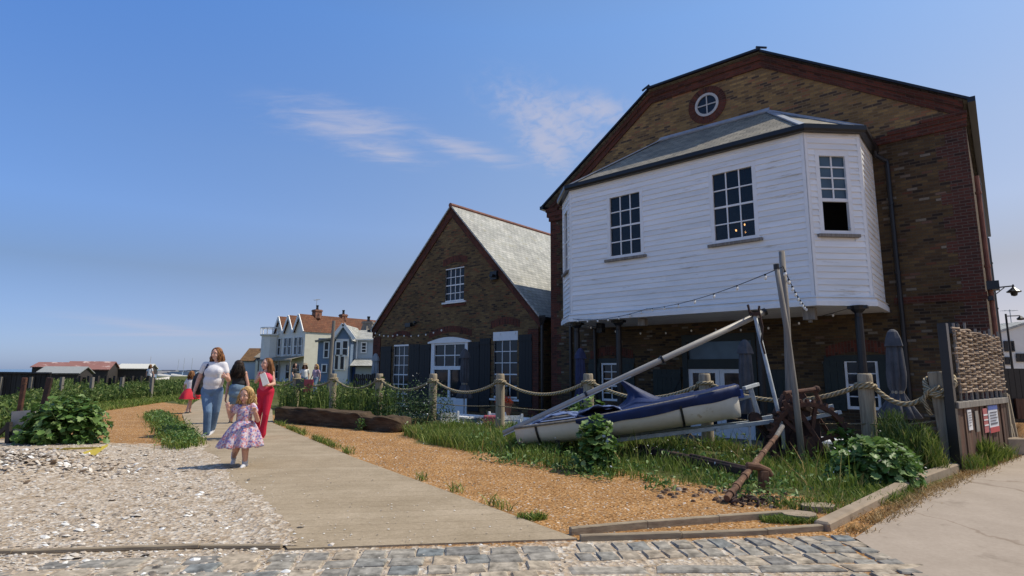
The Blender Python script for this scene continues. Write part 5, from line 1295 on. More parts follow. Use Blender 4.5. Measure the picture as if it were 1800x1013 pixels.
# feathery fennel by the end post
t = thing('fennel', 'feathery yellow green fennel bush in front of the square end post', 'bush', pxg(1618, 832))
P = dome(2600, (0, 0, .05), (.28, .25, .48), 20, .2); blades('foliage', P, .13, .008, .6, M['grass'], t)
sm = MB()
for i in range(16): a = rng.random()*6.28; r_ = rng.uniform(.05, .3); sm.tube([(0, 0, -.02), (r_*.5*math.cos(a), r_*.5*math.sin(a), .35), (r_*math.cos(a), r_*math.sin(a), rng.uniform(.4, .7))], [.01, .008, .004], 5)
sm.build('stems', M['stem'], t)
t = thing('fennel', 'darker feathery plant behind the fennel between the rope posts', 'bush', W(1.95, -5.0, 0))
P = dome(1800, (0, 0, .05), (.30, .25, .60), 18, .22); blades('foliage', P, .13, .009, .6, M['weed'], t)
def poly_pts(n, poly, zf=True):
    """n random points inside a plan polygon (world xy)"""
    a = np.array(poly); lo, hi = a.min(0), a.max(0); out_ = []
    while len(out_) < n:
        p = lo+nr.rand(4000, 2)*(hi-lo); ins_ = np.zeros(len(p), bool)
        for (x1, y1), (x2, y2) in zip(a, np.roll(a, -1, 0)):
            c = ((y1 > p[:, 1]) != (y2 > p[:, 1])) & (p[:, 0] < (x2-x1)*(p[:, 1]-y1)/(y2-y1+1e-12)+x1); ins_ ^= c
        out_ += p[ins_].tolist()
    p = np.array(out_[:n]); return np.column_stack([p, gheight(p[:, 0], p[:, 1])-.01])
def patchy(P, scale, thr, seed=0):
    v = np.array([mnoise.noise(Vector((p[0]*scale+seed, p[1]*scale, 0))) for p in P]); return P[v > thr], v[v > thr]
def wl(X_, Y_): q = W(X_, Y_); return (q.x, q.y)
def stuff(o, label, cat='grass'): return tag(o, label, cat, kind='stuff')
# turf round the dinghy and the winch
poly = [wl(-6.2, -6.9), wl(-4.6, -7.5), wl(-3.3, -8.0), wl(-1.1, -8.35), wl(.2, -8.2), wl(.9, -7.9), wl(1.7, -7.75), wl(2.3, -6.0), wl(2.5, -4.5), wl(-.5, -4.0), wl(-6, -4.0)]
P = poly_pts(17000, poly); P, v = patchy(P, 1.5, -.26)
hh = .05+.16*np.clip(v+.3, 0, 1)+.08*nr.rand(len(P)); 
stuff(blades('grass', P, hh, .011, .45, M['grass']), 'long green grass growing round the dinghy and the winch')
P = poly_pts(900, poly); P, v = patchy(P, .9, .08, 7); stuff(blades('tall_grass', P, .3+.25*nr.rand(len(P)), .010, .35, M['grass']), 'taller grass stalks standing among the turf')
P = poly_pts(500, poly); P, v = patchy(P, 1.3, .05, 17); stuff(blades('dead_stalks', P, .18+.3*nr.rand(len(P)), .008, .8, M['dry']), 'dead straw coloured stalks in the turf')
P = poly_pts(2600, poly); P, v = patchy(P, 1.2, .1, 27); Q = P+np.array([0, 0, 1])*(.03+.22*nr.rand(len(P), 1)); stuff(leaves('ground_weeds', Q, .065, M['leaf'], .7, OVAL), 'broad leafed weeds scattered through the turf', 'weeds')
P = poly_pts(420, poly); P, v = patchy(P, 1.2, .05, 37); Q = P+np.array([0, 0, 1])*(.12+.2*nr.rand(len(P), 1)); stuff(leaves('flowers', Q, .028, M['petal'], .9, OVAL), 'tiny pale flowers scattered through the turf', 'flowers')
poly2 = [wl(-5.9, -7.2), wl(-4.4, -7.75), wl(-2.7, -8.05), wl(-1.9, -7.4), wl(-3, -6.2), wl(-6, -5.8)]
P = poly_pts(5200, poly2); P, v = patchy(P, 1.4, -.3, 3); stuff(blades('grass', P, .10+.2*np.clip(v+.2, 0, .8)+.1*nr.rand(len(P)), .013, .5, M['grass']), 'bright tall grass in front of the white garden benches')
P = poly_pts(2600, [wl(-3.2, -8.35), wl(-.8, -8.6), wl(.6, -8.7), wl(1.6, -8.35), wl(1.2, -7.4), wl(-2, -7.4)]); P, v = patchy(P, 1.8, -.1, 5); stuff(leaves('ground_weeds', P+np.array([0, 0, .06])*nr.rand(len(P), 1)*2.2, .055, M['leaf'], .8, OVAL), 'low leafy weeds along the edge of the turf', 'weeds')
# the band of tall weeds behind the log
poly3 = [tuple(gnd(*p)[:2]) for p in ((488, 721), (560, 726), (690, 740), (700, 712), (600, 700), (505, 698))]
P = poly_pts(3600, poly3); P, v = patchy(P, 1.0, -.42, 2); hh = (.62+.42*nr.rand(len(P)))*(1+.45*np.clip(v, -.4, .5)); o = blades('tall_weeds', P, hh, .02, .22, M['weed']); stuff(o, 'tall green weeds crowding behind the timber log', 'weeds')
hq = np.repeat(hh, 3); Q = np.repeat(P, 3, 0); Q = Q+nr.randn(len(Q), 3)*[.06, .06, 0]; Q[:, 2] += (.12+nr.rand(len(Q))*.85)*hq
stuff(leaves('tall_weeds', Q, .10, M['weed'], .3, OVAL), 'narrow leaves of the tall weeds behind the timber log', 'weeds')
# narrow grass along the boardwalk's right edge, the strip at its left
E_r = [Vector((-5.651, 13.63)), Vector((-2.301, 8.42)), Vector((.501, 4.442))]
pts = []
for i in range(1500):
    t = rng.random()**.8; a, b2 = (E_r[0], E_r[1]) if rng.random() < .72 else (E_r[1], E_r[2]); p = a.lerp(b2, t if a is E_r[0] else rng.random())
    dens = mnoise.noise(Vector((p.x*1.7, p.y*1.7, 4)))
    if dens < (-.12 if a is E_r[0] else .22): continue
    pts.append((p.x+.03+abs(rng.gauss(0, .07)), p.y+rng.uniform(-.03, .03), 0))
stuff(blades('grass', np.array(pts), .07+.08*nr.rand(len(pts)), .010, .7, M['grass']), 'thin grass growing along the right edge of the boardwalk')
pts = []
SL = [gnd(272, 732), gnd(290, 748), gnd(308, 766), gnd(327, 788)]
for i in range(5200):
    k = min(2, int(rng.random()*3)); p = SL[k].lerp(SL[k+1], rng.random()); pts.append((p.x+rng.gauss(0, .12), p.y+rng.gauss(0, .14), -.01))
pts = np.array(pts); stuff(blades('grass', pts, .11+.12*nr.rand(len(pts)), .013, .6, M['grass']), 'dense green strip of low plants along the left edge of the boardwalk')
Q = pts[:3600]+np.array([0, 0, 1])*(.03+.16*nr.rand(3600, 1)); stuff(leaves('ground_weeds', Q, .06, M['leaf'], .6, OVAL), 'leafy tops of the green strip along the left edge of the boardwalk', 'weeds')
# tall green growth along the back of the beach at the left
px2 = lambda *q: [tuple(gnd(*p)[:2]) for p in q]
polyL = px2((-30, 775), (20, 768), (100, 742), (150, 722), (165, 712), (240, 704), (318, 697), (318, 688), (200, 689), (60, 700), (-40, 720))
P = poly_pts(8500, polyL); hh = .55+.45*nr.rand(len(P)); hh *= np.where(P[:, 0]/P[:, 1] < -.765, .46, .74)*np.array([.7+.7*max(0, mnoise.noise(Vector((p[0]*.6, p[1]*.6, 3)))+.3) for p in P])
stuff(blades('tall_weeds', P, hh, .028, .3, M['weed']), 'tall green growth along the back of the beach at the left', 'weeds')
Q = np.repeat(P, 2, 0)+nr.randn(2*len(P), 3)*[.09, .09, 0]; Q[:, 2] += .08+nr.rand(len(Q))*.85*np.repeat(hh, 2); stuff(leaves('tall_weeds', Q, .12, M['weed'], .3, OVAL), 'leaves of the tall green growth along the back of the beach', 'weeds')
polyV = px2((140, 752), (176, 740), (184, 723), (240, 715), (310, 704), (318, 696), (240, 703), (165, 711), (145, 724), (100, 745))
P = poly_pts(8000, polyV); stuff(blades('grass', P, .07+.1*nr.rand(len(P)), .02, .6, M['grass']), 'short bright grass between the tall growth and the orange gravel')
P = poly_pts(3000, px2((305, 706), (318, 712), (352, 704), (398, 690), (402, 683), (330, 690))); stuff(blades('grass', P, .08+.1*nr.rand(len(P)), .022, .6, M['grass']), 'short grass by the far bend of the boardwalk')
# dry grass and weeds along kerb and fence
pts = []
ka, kb_, kc = Vector((2.66, 4.72)), Vector((4.6, 6.42)), Vector((7.7, 8.95))
for i in range(3400):
    if rng.random() < .42: p = ka.lerp(kb_, rng.random())
    else: p = kb_.lerp(kc, rng.random()**1.2)
    if mnoise.noise(Vector((p.x*1.6, p.y*1.6, 9))) < -.15: continue
    pts.append((p.x+rng.gauss(.03, .07), p.y-abs(rng.gauss(.03, .07)), .0))
pts = np.array(pts); stuff(blades('dry_grass', pts, .025+.05*nr.rand(len(pts)), .007, 1.3, M['dry']), 'straw coloured dry grass along the foot of the kerb')
pts = np.array([(lambda p: (p.x+rng.gauss(0, .07), p.y+rng.gauss(0, .05), .02))(fa.lerp(fb, rng.uniform(.02, .95)).to_2d()) for _ in range(900)])
stuff(blades('grass', pts-[.03, .09, 0], .1+.16*nr.rand(len(pts)), .01, .5, M['grass']), 'weeds growing along the foot of the board fence', 'weeds')
t = thing('weed_plant', 'tall yellow green weed at the foot of the board fence below the notices', 'plant', fa.lerp(fb, .38)-Vector((0, .08, 0)))
blades('foliage', dome(260, (0, 0, .0), (.14, .1, .1), 8, .3), .34*(.6+.6*nr.rand(260)), .014, .35, M['grass'], t)
c0 = pxg(1385, 917); pts = dome(1500, (c0.x, c0.y, -.01), (.22, .10, .02), 12, .35); pts[:, 2] = 0
stuff(blades('grass', pts, .03+.035*nr.rand(len(pts)), .008, .8, M['grass']), 'low green clump between the two timber edgings by the kerb corner')
c0 = pxg(935, 913); pts = dome(260, (c0.x, c0.y, -.01), (.12, .07, .02), 8, .35); pts[:, 2] = 0; stuff(blades('grass', pts, .03+.05*nr.rand(len(pts)), .008, .8, M['grass']), 'small grass tuft at the corner of boardwalk and gravel')
c0 = pxg(1440, 888)
st2 = MB()
for i in range(150):
    p = W(rng.uniform(.3, 1.9), rng.gauss(-8.35, .25), 0); r = rng.uniform(.012, .045); n = 6; a0 = rng.random()*6
    Pq = [(p.x+r*math.cos(a0+j*1.047)*rng.uniform(.7, 1.2), p.y+r*.8*math.sin(a0+j*1.047), -.005) for j in range(n)]+[(p.x+.55*r*math.cos(a0+j*1.047), p.y+.5*r*math.sin(a0+j*1.047), r*.55) for j in range(n)]
    st2.mesh(Pq, [(j, (j+1) % n, n+(j+1) % n, n+j) for j in range(n)]+[tuple(range(n, 2*n))])
tag(st2.build('rubble', island('brown_rubble', [(0, (.08, .045, .03)), (.5, (.19, .12, .075)), (.85, (.30, .21, .14)), (1, (.46, .40, .33))], .9)), 'brown stones and brick crumbs on the bare earth in front of the anchor', 'rubble', kind='stuff')
P = poly_pts(1500, [wl(1.3, -8.6), wl(1.9, -8.5), wl(2.3, -7.4), wl(2.35, -6), wl(1.9, -7), wl(1.6, -8.0)]); stuff(blades('grass', P, .06+.08*nr.rand(len(P)), .01, .6, M['grass']), 'grass filling the corner between the turf and the kerb')
# far ground cover: rough grass tufts towards the houses
P = poly_pts(5000, [(-14.5, 31), (-6, 22), (-5, 26), (-12, 44), (-30, 60), (-60, 60), (-45, 40)]); stuff(blades('rough_grass', P, .25+.3*nr.rand(len(P)), .06, .6, M['weed']), 'rough grass beyond the end of the boardwalk')
# ------------------------------------------------------------------ the row of houses far left
M['tile'] = slates('orange_roof_tiles', (.185, .07, .034), (.13, .048, .026), .3, .25, .6, moss=(.115, .07, .04))
M['tile_brown'] = slates('brown_roof_tiles', (.22, .125, .055), (.16, .09, .045), .3, .25, .6)
M['cream'] = plain('cream_render', (.62, .60, .50), (.54, .52, .43), .8, scale=1.5)
M['house_white'] = plain('white_render', (.80, .76, .69), (.72, .68, .61), .8, scale=1.5)
M['house_blue'] = plain('blue_boarding', (.17, .235, .33), (.135, .195, .285), .7, scale=2, stretch=(.3, .3, 8))
M['house_pale'] = plain('pale_blue_boarding', (.46, .51, .55), (.40, .45, .49), .7, scale=2, stretch=(.3, .3, 8))
M['door_blue'] = plain('bright_blue_door', (.04, .12, .38), (.03, .1, .32), .5)
M['brick_far'] = brick('far_red_brick', (.33, .13, .075), (.25, .10, .06), (.14, .07, .05), (.3, .22, .17), .4)
def win(parent, T, w, h, cols=2, rows=2, mat='white', fr=.1):
    return sash(parent, T @ Matrix.Translation((0, -.06, 0)), w, h, cols, rows, fr=fr, sill=False, mat=M[mat], mun=.05, rail=.07, deep=.03)
def gable_house(t, x0, x1, y0, y1, ez, rz, wall, roof, along='x', over=.25, zb=0, name='roof'):
    """plain house block in t's space; ridge runs along x or y"""
    w = MB(); r = MB()
    if along == 'x':
        ym = (y0+y1)/2
        for a, b in (((x0, y0), (x1, y0)), ((x1, y1), (x0, y1))): w.face([(*a, zb), (*b, zb), (*b, ez), (*a, ez)])
        for x in (x0, x1): w.face([(x, y0, zb), (x, y1, zb), (x, y1, ez), (x, ym, rz), (x, y0, ez)])
        sl = (rz-ez)/(ym-y0)
        for s_, ye in ((1, y0-over), (-1, y1+over)):
            zz = ez-over*sl
            p = [(x0-over, ye, zz+.06), (x1+over, ye, zz+.06), (x1+over, ym, rz+.08), (x0-over, ym, rz+.08)]
            roof_quad(r, p if s_ == 1 else [p[1], p[0], p[3], p[2]])
            r.face([(a, b, c-.1) for a, b, c in p][::-1 if s_ == 1 else 1])
        for x in (x0-over, x1+over): 
            for ye in (y0-over, y1+over): zz = ez-over*sl; r.face([(x, ye, zz-.04), (x, ye, zz+.06), (x, ym, rz+.08), (x, ym, rz-.02)])
    else:
        xm = (x0+x1)/2
        for a, b in (((x0, y1), (x0, y0)), ((x1, y0), (x1, y1))): w.face([(*a, zb), (*b, zb), (*b, ez), (*a, ez)])
        for y in (y0, y1): w.face([(x0, y, zb), (x1, y, zb), (x1, y, ez), (xm, y, rz), (x0, y, ez)])
        sl = (rz-ez)/(xm-x0)
        for s_, xe in ((1, x0-over), (-1, x1+over)):
            zz = ez-over*sl
            p = [(xe, y1+over, zz+.06), (xe, y0-over, zz+.06), (xm, y0-over, rz+.08), (xm, y1+over, rz+.08)]
            roof_quad(r, p if s_ == 1 else [p[1], p[0], p[3], p[2]])
        for y in (y0-over,):
            for xe in (x0-over, x1+over): zz = ez-over*sl; r.face([(xe, y, zz-.12), (xe, y, zz+.06), (xm, y, rz+.08), (xm, y, rz-.10)])
    w.build('wall', M[wall], t); return r.build(name, M[roof], t)
def chimney(t, x, y, z0, z1, w=.7, mat='brick_far', pots=2, parent=None):
    c = MB(); c.box((x-w/2, y-w/2, z0), (x+w/2, y+w/2, z1)); c.box((x-w*.58, y-w*.58, z1-.22), (x+w*.58, y+w*.58, z1-.08)); c.lathe([(w*.9, z0), (w*.75, z0+.3), (w*.68, z0+.6)], 4, (x, y, 0))
    o = c.build('chimney', M[mat], parent or t)
    for k in range(pots): p = MB(); xx = x+(k-(pots-1)/2)*w*.42; p.lathe([(.16, z1), (.13, z1+.3), (.17, z1+.5), (.12, z1+.52)], 8, (xx, y, 0)); p.build('chimney_pot', M['black'], o)
def gh_(x, Y): p = at(x, 650, Y); return Vector((p.x, Y, 0))
def zat(y, x, Y): return at(x, y, Y).z
# blue house with grey roof
c0 = gh_(589, 50); bh = thing('blue_house', 'blue boarded house with a grey roof and white gabled bay left of the brick gable', 'house', c0)
def X_(x, Y=50): return at(x, 620, Y).x-c0.x
def Z_(y, x=600, Y=50): return at(x, y, Y).z
gable_house(bh, X_(589), X_(720), 1.2, 7.5, Z_(595), Z_(576), 'house_pale', 'slate', 'x')
gable_house(bh, X_(589)+.05, X_(614)+.1, 0, 4.2, Z_(594), Z_(572), 'house_blue', 'slate', 'y', over=.2, name='bay_roof')
p = MB(); p.box((X_(590), -.06, 0), (X_(613), -.005, Z_(596))); p.build('bay_panel', M['house_white'], bh)
for a, b, y0, y1 in ((591.5, 598.5, 602, 625), (603, 611, 600, 626)): win(bh, onY(X_(a), -.08, Z_(y1)), X_(b)-X_(a), Z_(y0)-Z_(y1), 1, 2)
for a, b in ((590.5, 596), (600, 606)): win(bh, onY(X_(a), -.08, Z_(650)), X_(b)-X_(a), 1.2, 1, 1, mat='house_white')
q = MB(); q.bar((X_(590)-.35, -.2, Z_(594)-.12), (X_(602), -.2, Z_(571)+.05), .1, .3); q.bar((X_(602), -.2, Z_(571)+.05), (X_(614)+.45, -.2, Z_(594)-.12), .1, .3); q.build('bargeboard', M['white'], bh)
q = MB(); q.tube([(X_(621), 1.05, Z_(632)), (X_(621), 1.05, Z_(597))], .07, 6); q.bar((X_(614), 1.0, Z_(596)), (X_(700), 1.0, Z_(596)), .12, .12); q.build('downpipe', M['white'], bh)
win(bh, onY(X_(630), 1.16, Z_(619)), X_(637)-X_(630), Z_(602)-Z_(619), 1, 3)
q = MB(); q.face([(X_(621)-.1, -.6, Z_(643)), (X_(700), -.6, Z_(643)), (X_(700), 1.2, Z_(629)), (X_(621)-.1, 1.2, Z_(629))]); q.face([(X_(621)-.1, -.6, Z_(643)), (X_(621)-.1, 1.2, Z_(629)), (X_(621)-.1, 1.2, Z_(645)), (X_(621)-.1, -.6, Z_(645))]); q.build('porch_roof', M['slate'], bh)
q = MB(); q.box((X_(624), .4, 0), (X_(700), 1.19, Z_(645))); q.build('porch', M['house_pale'], bh)
q = MB(); q.box((X_(613.5), 1.0, 0), (X_(622), 1.19, Z_(644))); q.build('door', M['door_blue'], bh)
wg = MB(); w0, w1 = X_(555), X_(589)
wg.box((w0, .5, 0), (w1, 6, Z_(594)-.02)); wg.build('side_wing', M['house_blue'], bh)
q = MB(); q.bar((w0-.2, .35, Z_(600)), (w1, .35, Z_(594)), .3, .18); q.face([(w0-.2, .3, Z_(599)), (w1, .3, Z_(593)), (w1, 6.2, Z_(593)), (w0-.2, 6.2, Z_(599))]); q.build('side_roof', M['slate_dark'], bh)
win(bh, onY(X_(567.5), .47, Z_(629)), X_(574)-X_(567.5), Z_(602)-Z_(629), 1, 2); win(bh, onY(X_(565.5), .47, Z_(655)), X_(572)-X_(565.5), Z_(642)-Z_(655), 1, 1)
chimney(bh, X_(615), 6, Z_(576), Z_(555), .95, 'greywood', 1)
chimney(bh, X_(656), 4.4, Z_(578), Z_(564), .85, 'brick_far', 0)
# white and cream house with orange roof, three gables towards the sea
c0 = at(533, 650, 62); c0.z = 0
ww = thing('white_house', 'white and cream house with a big orange tiled roof and three sea facing gables', 'house', c0, -YAW)
ez, rz_ = 5.55, 7.45
wl_ = MB(); gw = 2.35; NG = 3
for i in range(NG): xa, xb = -gw*(i+1), -gw*i; wl_.face([(xa, 0, 0), (xb, 0, 0), (xb, 0, ez), ((xa+xb)/2, 0, rz_), (xa, 0, ez)])
wl_.build('sea_front', M['house_white'], ww)
wl_ = MB(); wl_.face([(0, 0, 0), (0, 14, 0), (0, 14, ez), (0, 0, ez)]); wl_.face([(-gw*3, 14, 0), (-gw*3, 0, 0), (-gw*3, 0, ez), (-gw*3, 14, ez)]); wl_.build('side_wall', M['cream'], ww)
r = MB()
for i in range(NG):
    xa, xb = -gw*(i+1), -gw*i; xm = (xa+xb)/2
    roof_quad(r, [(xb+.12, 14, ez-.05), (xb+.12, -.25, ez-.05), (xm, -.25, rz_+.1), (xm, 14, rz_+.1)]); roof_quad(r, [(xa-.12, -.25, ez-.05), (xa-.12, 14, ez-.05), (xm, 14, rz_+.1), (xm, -.25, rz_+.1)])
r.build('roof', M['tile'], ww)
r = MB()
for i in range(NG):
    xa, xb = -gw*(i+1), -gw*i; xm = (xa+xb)/2
    r.bar((xa, -.3, ez-.05), (xm, -.3, rz_+.02), .08, .26); r.bar((xm, -.3, rz_+.02), (xb, -.3, ez-.05), .08, .26)
r.build('bargeboard', M['white'], ww)
for x in (-.75, -1.75, -3.1, -4.1, -5.6): win(ww, onY(x-.4, -.03, 3.0), .62, 1.9, 1, 2, fr=.06)
for x in (-.95, -3.2, -5.6): win(ww, onY(x-.5, -.03, .3), .8, 1.6, 1, 2, fr=.1)
q = MB(); q.face([(-7.6, -1.6, 2.45), (.2, -1.6, 2.45), (.2, 0, 2.85), (-7.6, 0, 2.85)]); q.box((-7.6, -1.62, 2.3), (.2, -1.5, 2.45)); 
for x in (-7.4, -5, -2.5, 0): q.box((x-.06, -1.6, 0), (x+.06, -1.48, 2.4))
q.build('veranda', M['slate_dark'], ww)
q = MB(); q.lathe([(1.15, 0), (1.15, 5.2), (1.35, 5.3), (1.35, 5.45)], 10, (-7.3, -.2, 0)); q.build('turret', M['house_white'], ww)
q = MB()
for k in range(14): a = 2*math.pi*k/14; q.bar((-7.3+1.3*math.cos(a), -.2+1.3*math.sin(a), 5.45), (-7.3+1.3*math.cos(a), -.2+1.3*math.sin(a), 6.2), .07, .07)
q.lathe([(1.26, 6.15), (1.36, 6.15), (1.36, 6.27), (1.26, 6.27)], 14, (-7.3, -.2, 0), caps=False); q.build('balcony_rail', M['white'], ww)
TS = Matrix.Translation((.0, 3.2, 4.1)) @ Matrix.Rotation(R(90), 4, 'Z')
q = MB(TS); q.box((0, -.55, -.1), (1.8, -.01, 1.0)); q.build('box_bay', M['white'], ww)
win(ww, Matrix.Translation((.56, 3.35, 4.2)) @ Matrix.Rotation(R(90), 4, 'Z'), 1.4, .8, 2, 1); win(ww, Matrix.Translation((.02, 2.2, .9)) @ Matrix.Rotation(R(90), 4, 'Z'), 1.2, .9, 2, 1)
chimney(ww, -1.3, 2.0, rz_-.3, rz_+.75, .8, 'brick_far', 1); chimney(ww, -1.4, 5.5, rz_-.3, rz_+.5, .7, 'brick_far', 1)
q = MB(); q.tube([(-1.5, 2.0, rz_+.6), (-1.5, 2.0, rz_+2.0)], .025, 5); q.tube([(-2.1, 2.0, rz_+1.9), (-.9, 2.0, rz_+1.95)], .018, 4)
for k in range(5): q.tube([(-2.0+k*.25, 1.75, rz_+1.92), (-2.0+k*.25, 2.25, rz_+1.92)], .012, 4)
q.build('aerial', M['galv'], ww)
# brown roofed and grey roofed cottages
c0 = gh_(424, 80); t = thing('cottage', 'low cottage with a brown tiled roof behind the dark haired woman', 'house', c0)
sc8 = 80/985
gable_house(t, 0, 30*sc8, 0, 5, at(430, 633, 80).z, at(430, 612, 80).z, 'house_pale', 'tile_brown', 'x'); chimney(t, 27*sc8, 2.5, at(430, 616, 80).z, at(430, 608, 80).z, .8, 'greywood', 1)
c0 = gh_(449, 78); t = thing('cottage', 'grey roofed cottage with a dark porch left of the white house', 'house', c0)
gable_house(t, 0, 30*sc8, 0, 6, at(430, 628, 78).z, at(430, 613, 78).z, 'house_pale', 'slate_dark', 'x')
q = MB(); q.box((.3, -.8, 0), (2.2, 0, at(430, 634, 78).z)); q.build('porch', M['cream'], t); q = MB(); q.box((.1, -.1, at(430, 637, 78).z), (2.0, .05, at(430, 629, 78).z)); q.build('window', M['glass'], t)
# telegraph pole
pp = thing('telegraph_pole', 'plain grey wooden telegraph pole in front of the blue house', 'pole', gnd(577, 690))
q = MB(); a0 = at(577, 690, pp.location.y); a1 = at(587, 564, pp.location.y); q.tube([(0, 0, -.3), tuple(a1-a0)], [.13, .09], 10); q.build('shaft', M['greywood'], pp)
# garden fence by the blue house
c0 = gh_(622, 24); t = thing('garden_fence', 'grey slatted garden fence between the rope posts and the blue house', 'fence', c0)
q = MB()
for k in range(11): q.box((k*.085, 0, 0), (k*.085+.07, .03, 1.12+rng.uniform(-.04, .04)))
q.build('boards', M['darkwood'], t); q = MB(); q.box((0, .03, .3), (.95, .07, .38)); q.box((0, .03, .85), (.95, .07, .93)); q.build('rails', M['darkwood'], t)
# red banner on the rope
bpos = (W(-14.82, FY-.12, .95)+W(-12.55, FY-.12, .95))/2
t = thing('banner', 'small red and black banner hung over the rope above the tall weeds', 'banner', W(-14.2, FY-.06, .55), -YAW)
q = MB(); q.box((.0, -.02, 0), (.55, .0, .42)); q.build('red_cloth', M['sign_red'], t); q = MB(); q.mesh([(-.6, -.02, .2), (0, -.02, -.12), (0, -.02, .42), (-.6, -.02, .42), (-.6, 0, .2), (0, 0, -.12), (0, 0, .42), (-.6, 0, .42)], [(0,1,2,3), (7,6,5,4), (0,4,5,1), (1,5,6,2), (2,6,7,3)]); q.build('black_cloth', M['black'], t)
# ------------------------------------------------------------------ harbour edge: dark fence, sheds, boats, masts
def span(x0, x1, Y): return at(x0, 650, Y).x, at(x1, 650, Y).x
c0 = at(-20, 650, 24.5); c0.z = -.1
t = thing('dark_fence', 'long black tarred board fence along the far left of the beach', 'fence', c0)
q = MB(); L_ = at(132, 650, 26).x-c0.x; k = 0.0
while k < L_: q.box((k, k*.06+rng.uniform(-.01, .01), .1), (k+.19, k*.06+.03, 1.17-.006*k)); k += .2
q.build('boards', M['darkwood'], t); q = MB(); q.bar((0, -.02, 1.2), (L_, L_*.06-.02, 1.2-.006*L_), .16, .07); q.build('capping_rail', M['black'], t)
for k in range(6): q = MB(); x = .6+k*1.25; q.box((x, x*.06-.16, 0), (x+.11, x*.06-.03, 1.02)); q.build('post', M['greywood'], t)
c0 = at(132, 650, 30); c0.z = -.2
t = thing('low_fence', 'low broken dark fence running on towards the boats behind the tall growth', 'fence', c0)
q = MB(); L_ = at(322, 650, 34).x-c0.x; k = 0.0
while k < L_:
    q.box((k, k*.3, .0), (k+.285, k*.3+.03, 1.06+rng.uniform(-.1, .0)-.4*(rng.random() < .16)))
    k += .28
q.build('boards', M['darkwood'], t)
for k in range(9): q = MB(); x = .3+k*L_/9; q.box((x, x*.3-.2, 0), (x+.12, x*.3-.05, 1.12)); q.build('post', M['darkwood'], t)
M['red_roof'] = plain('red_tin_roof', (.29, .135, .11), (.24, .11, .095), .8, scale=.8, spots=((.56, .44, .40), .4, .5))
M['white_roof'] = plain('white_tin_roof', (.64, .62, .55), (.55, .53, .47), .6)
M['grey_roof'] = plain('grey_felt_roof', (.30, .31, .30), (.24, .25, .25), .8)
def shed(x0, x1, Y, ytop, yeave, roof, label, skew=.35):
    a, b = span(x0, x1, Y); zt, ze = at(x0, ytop, Y).z, at(x0, yeave, Y).z
    t = thing('harbour_shed', label, 'shed', (a, Y, -1.9)); gable_house(t, 0, (b-a), 0, 5, ze+1.9, zt+1.9, 'darkwood', roof, 'x', .2)
    q = MB(); q.box(((b-a)*.4, -.05, .3), ((b-a)*.4+1.1, -.01, 2.2)); q.build('door', M['black'], t)
    t.rotation_euler = (0, 0, skew); return t
shed(56, 104, 82, 637, 645, 'red_roof', 'dark harbour shed with a plain red roof, leftmost on the skyline')
shed(112, 178, 78, 635.5, 649, 'red_roof', 'wider harbour shed with a faded red and white roof')
shed(206, 254, 84, 640, 648, 'white_roof', 'harbour shed with a clean white roof')
shed(66, 126, 66, 645, 656, 'grey_roof', 'low harbour shed with a grey roof in front of the red roofed ones')
shed(172, 206, 92, 641, 650, 'slate_dark', 'small dark harbour shed between the faded red roof and the white roof')
def boat(x, Y, ln, hullm, label, mast=0, rz=0.2, zb=-1.3, mastx=0):
    p = at(x, 650, Y); t = thing('moored_boat', label, 'boat', (p.x, Y, zb), rz); h = MB(); P = []; n, k = 10, 6
    for i in range(n+1):
        u = i/n; hb = ln*.17*math.sin(math.pi*(.12+.88*u)**.8)+.02; 
        for j in range(k+1): a = math.pi*j/k; P.append(((u-.5)*ln, hb*math.cos(a), ln*.2*(1-math.sin(a)**.7)+ln*.05*(2*u-1)**2))
    h.mesh(P, [(i*(k+1)+j, i*(k+1)+j+1, (i+1)*(k+1)+j+1, (i+1)*(k+1)+j) for i in range(n) for j in range(k)]+[(i*(k+1), (i+1)*(k+1), (i+1)*(k+1)+k, i*(k+1)+k) for i in range(n)])
    h.build('hull', M[hullm], t, smooth=True)
    q = MB(); q.box((-ln*.18, -ln*.09, ln*.18), (ln*.16, ln*.09, ln*.31)); q.build('cabin', M['house_white'] if hullm != 'house_white' else M['house_blue'], t)
    if mast: q = MB(); q.tube([(mastx, 0, .2), (mastx+.1, 0, mast)], [.05, .03], 6); q.tube([(mastx, 0, 1.2), (mastx-ln*.4, 0, 1.25)], .04, 6); q.build('mast', M['galv'], t)
for args in ((228, 52, 3.6, 'house_white', 'white dinghy hull lying beyond the low fence, left of the person in white', 0), (252, 55, 4.2, 'house_blue', 'blue hulled boat beyond the low fence beside the person in white', 0, .5),
             (262, 88, 6, 'house_white', 'white yacht with the tallest single mast right of the white roofed shed', 4.6), (286, 58, 4, 'house_white', 'white boat under a pale awning at the right end of the low fence', 0, -.3),
             (172, 110, 6, 'house_white', 'far yacht whose mast stands above the small dark shed', 4.2), (203, 110, 6, 'house_white', 'far yacht whose mast stands left of the white roofed shed', 3.6),
             (312, 120, 7, 'house_white', 'far yacht left of the child in red, first of three masts', 4.8), (322, 125, 7, 'house_blue', 'far yacht with a blue hull, middle of the three masts by the child', 5.2), (336, 118, 7, 'house_white', 'far yacht close left of the white shirted woman', 5.0), (88, 120, 6, 'house_blue', 'far blue yacht whose mast stands behind the red roofed sheds', 3.4)):
    boat(*args)
q = MB(); a, b = span(150, 480, 170)
for k in range(60): x = a+(b-a)*rng.random(); q.box((x, 170+rng.uniform(-8, 8), -2), (x+rng.uniform(1, 5), 174, rng.uniform(.2, 1.3)))
tag(q.build('far_harbour', plain('far_harbour_mix', (.30, .30, .31), (.16, .17, .2), .9, scale=.3)), 'jumble of low harbour buildings on the far skyline', 'harbour', kind='stuff')
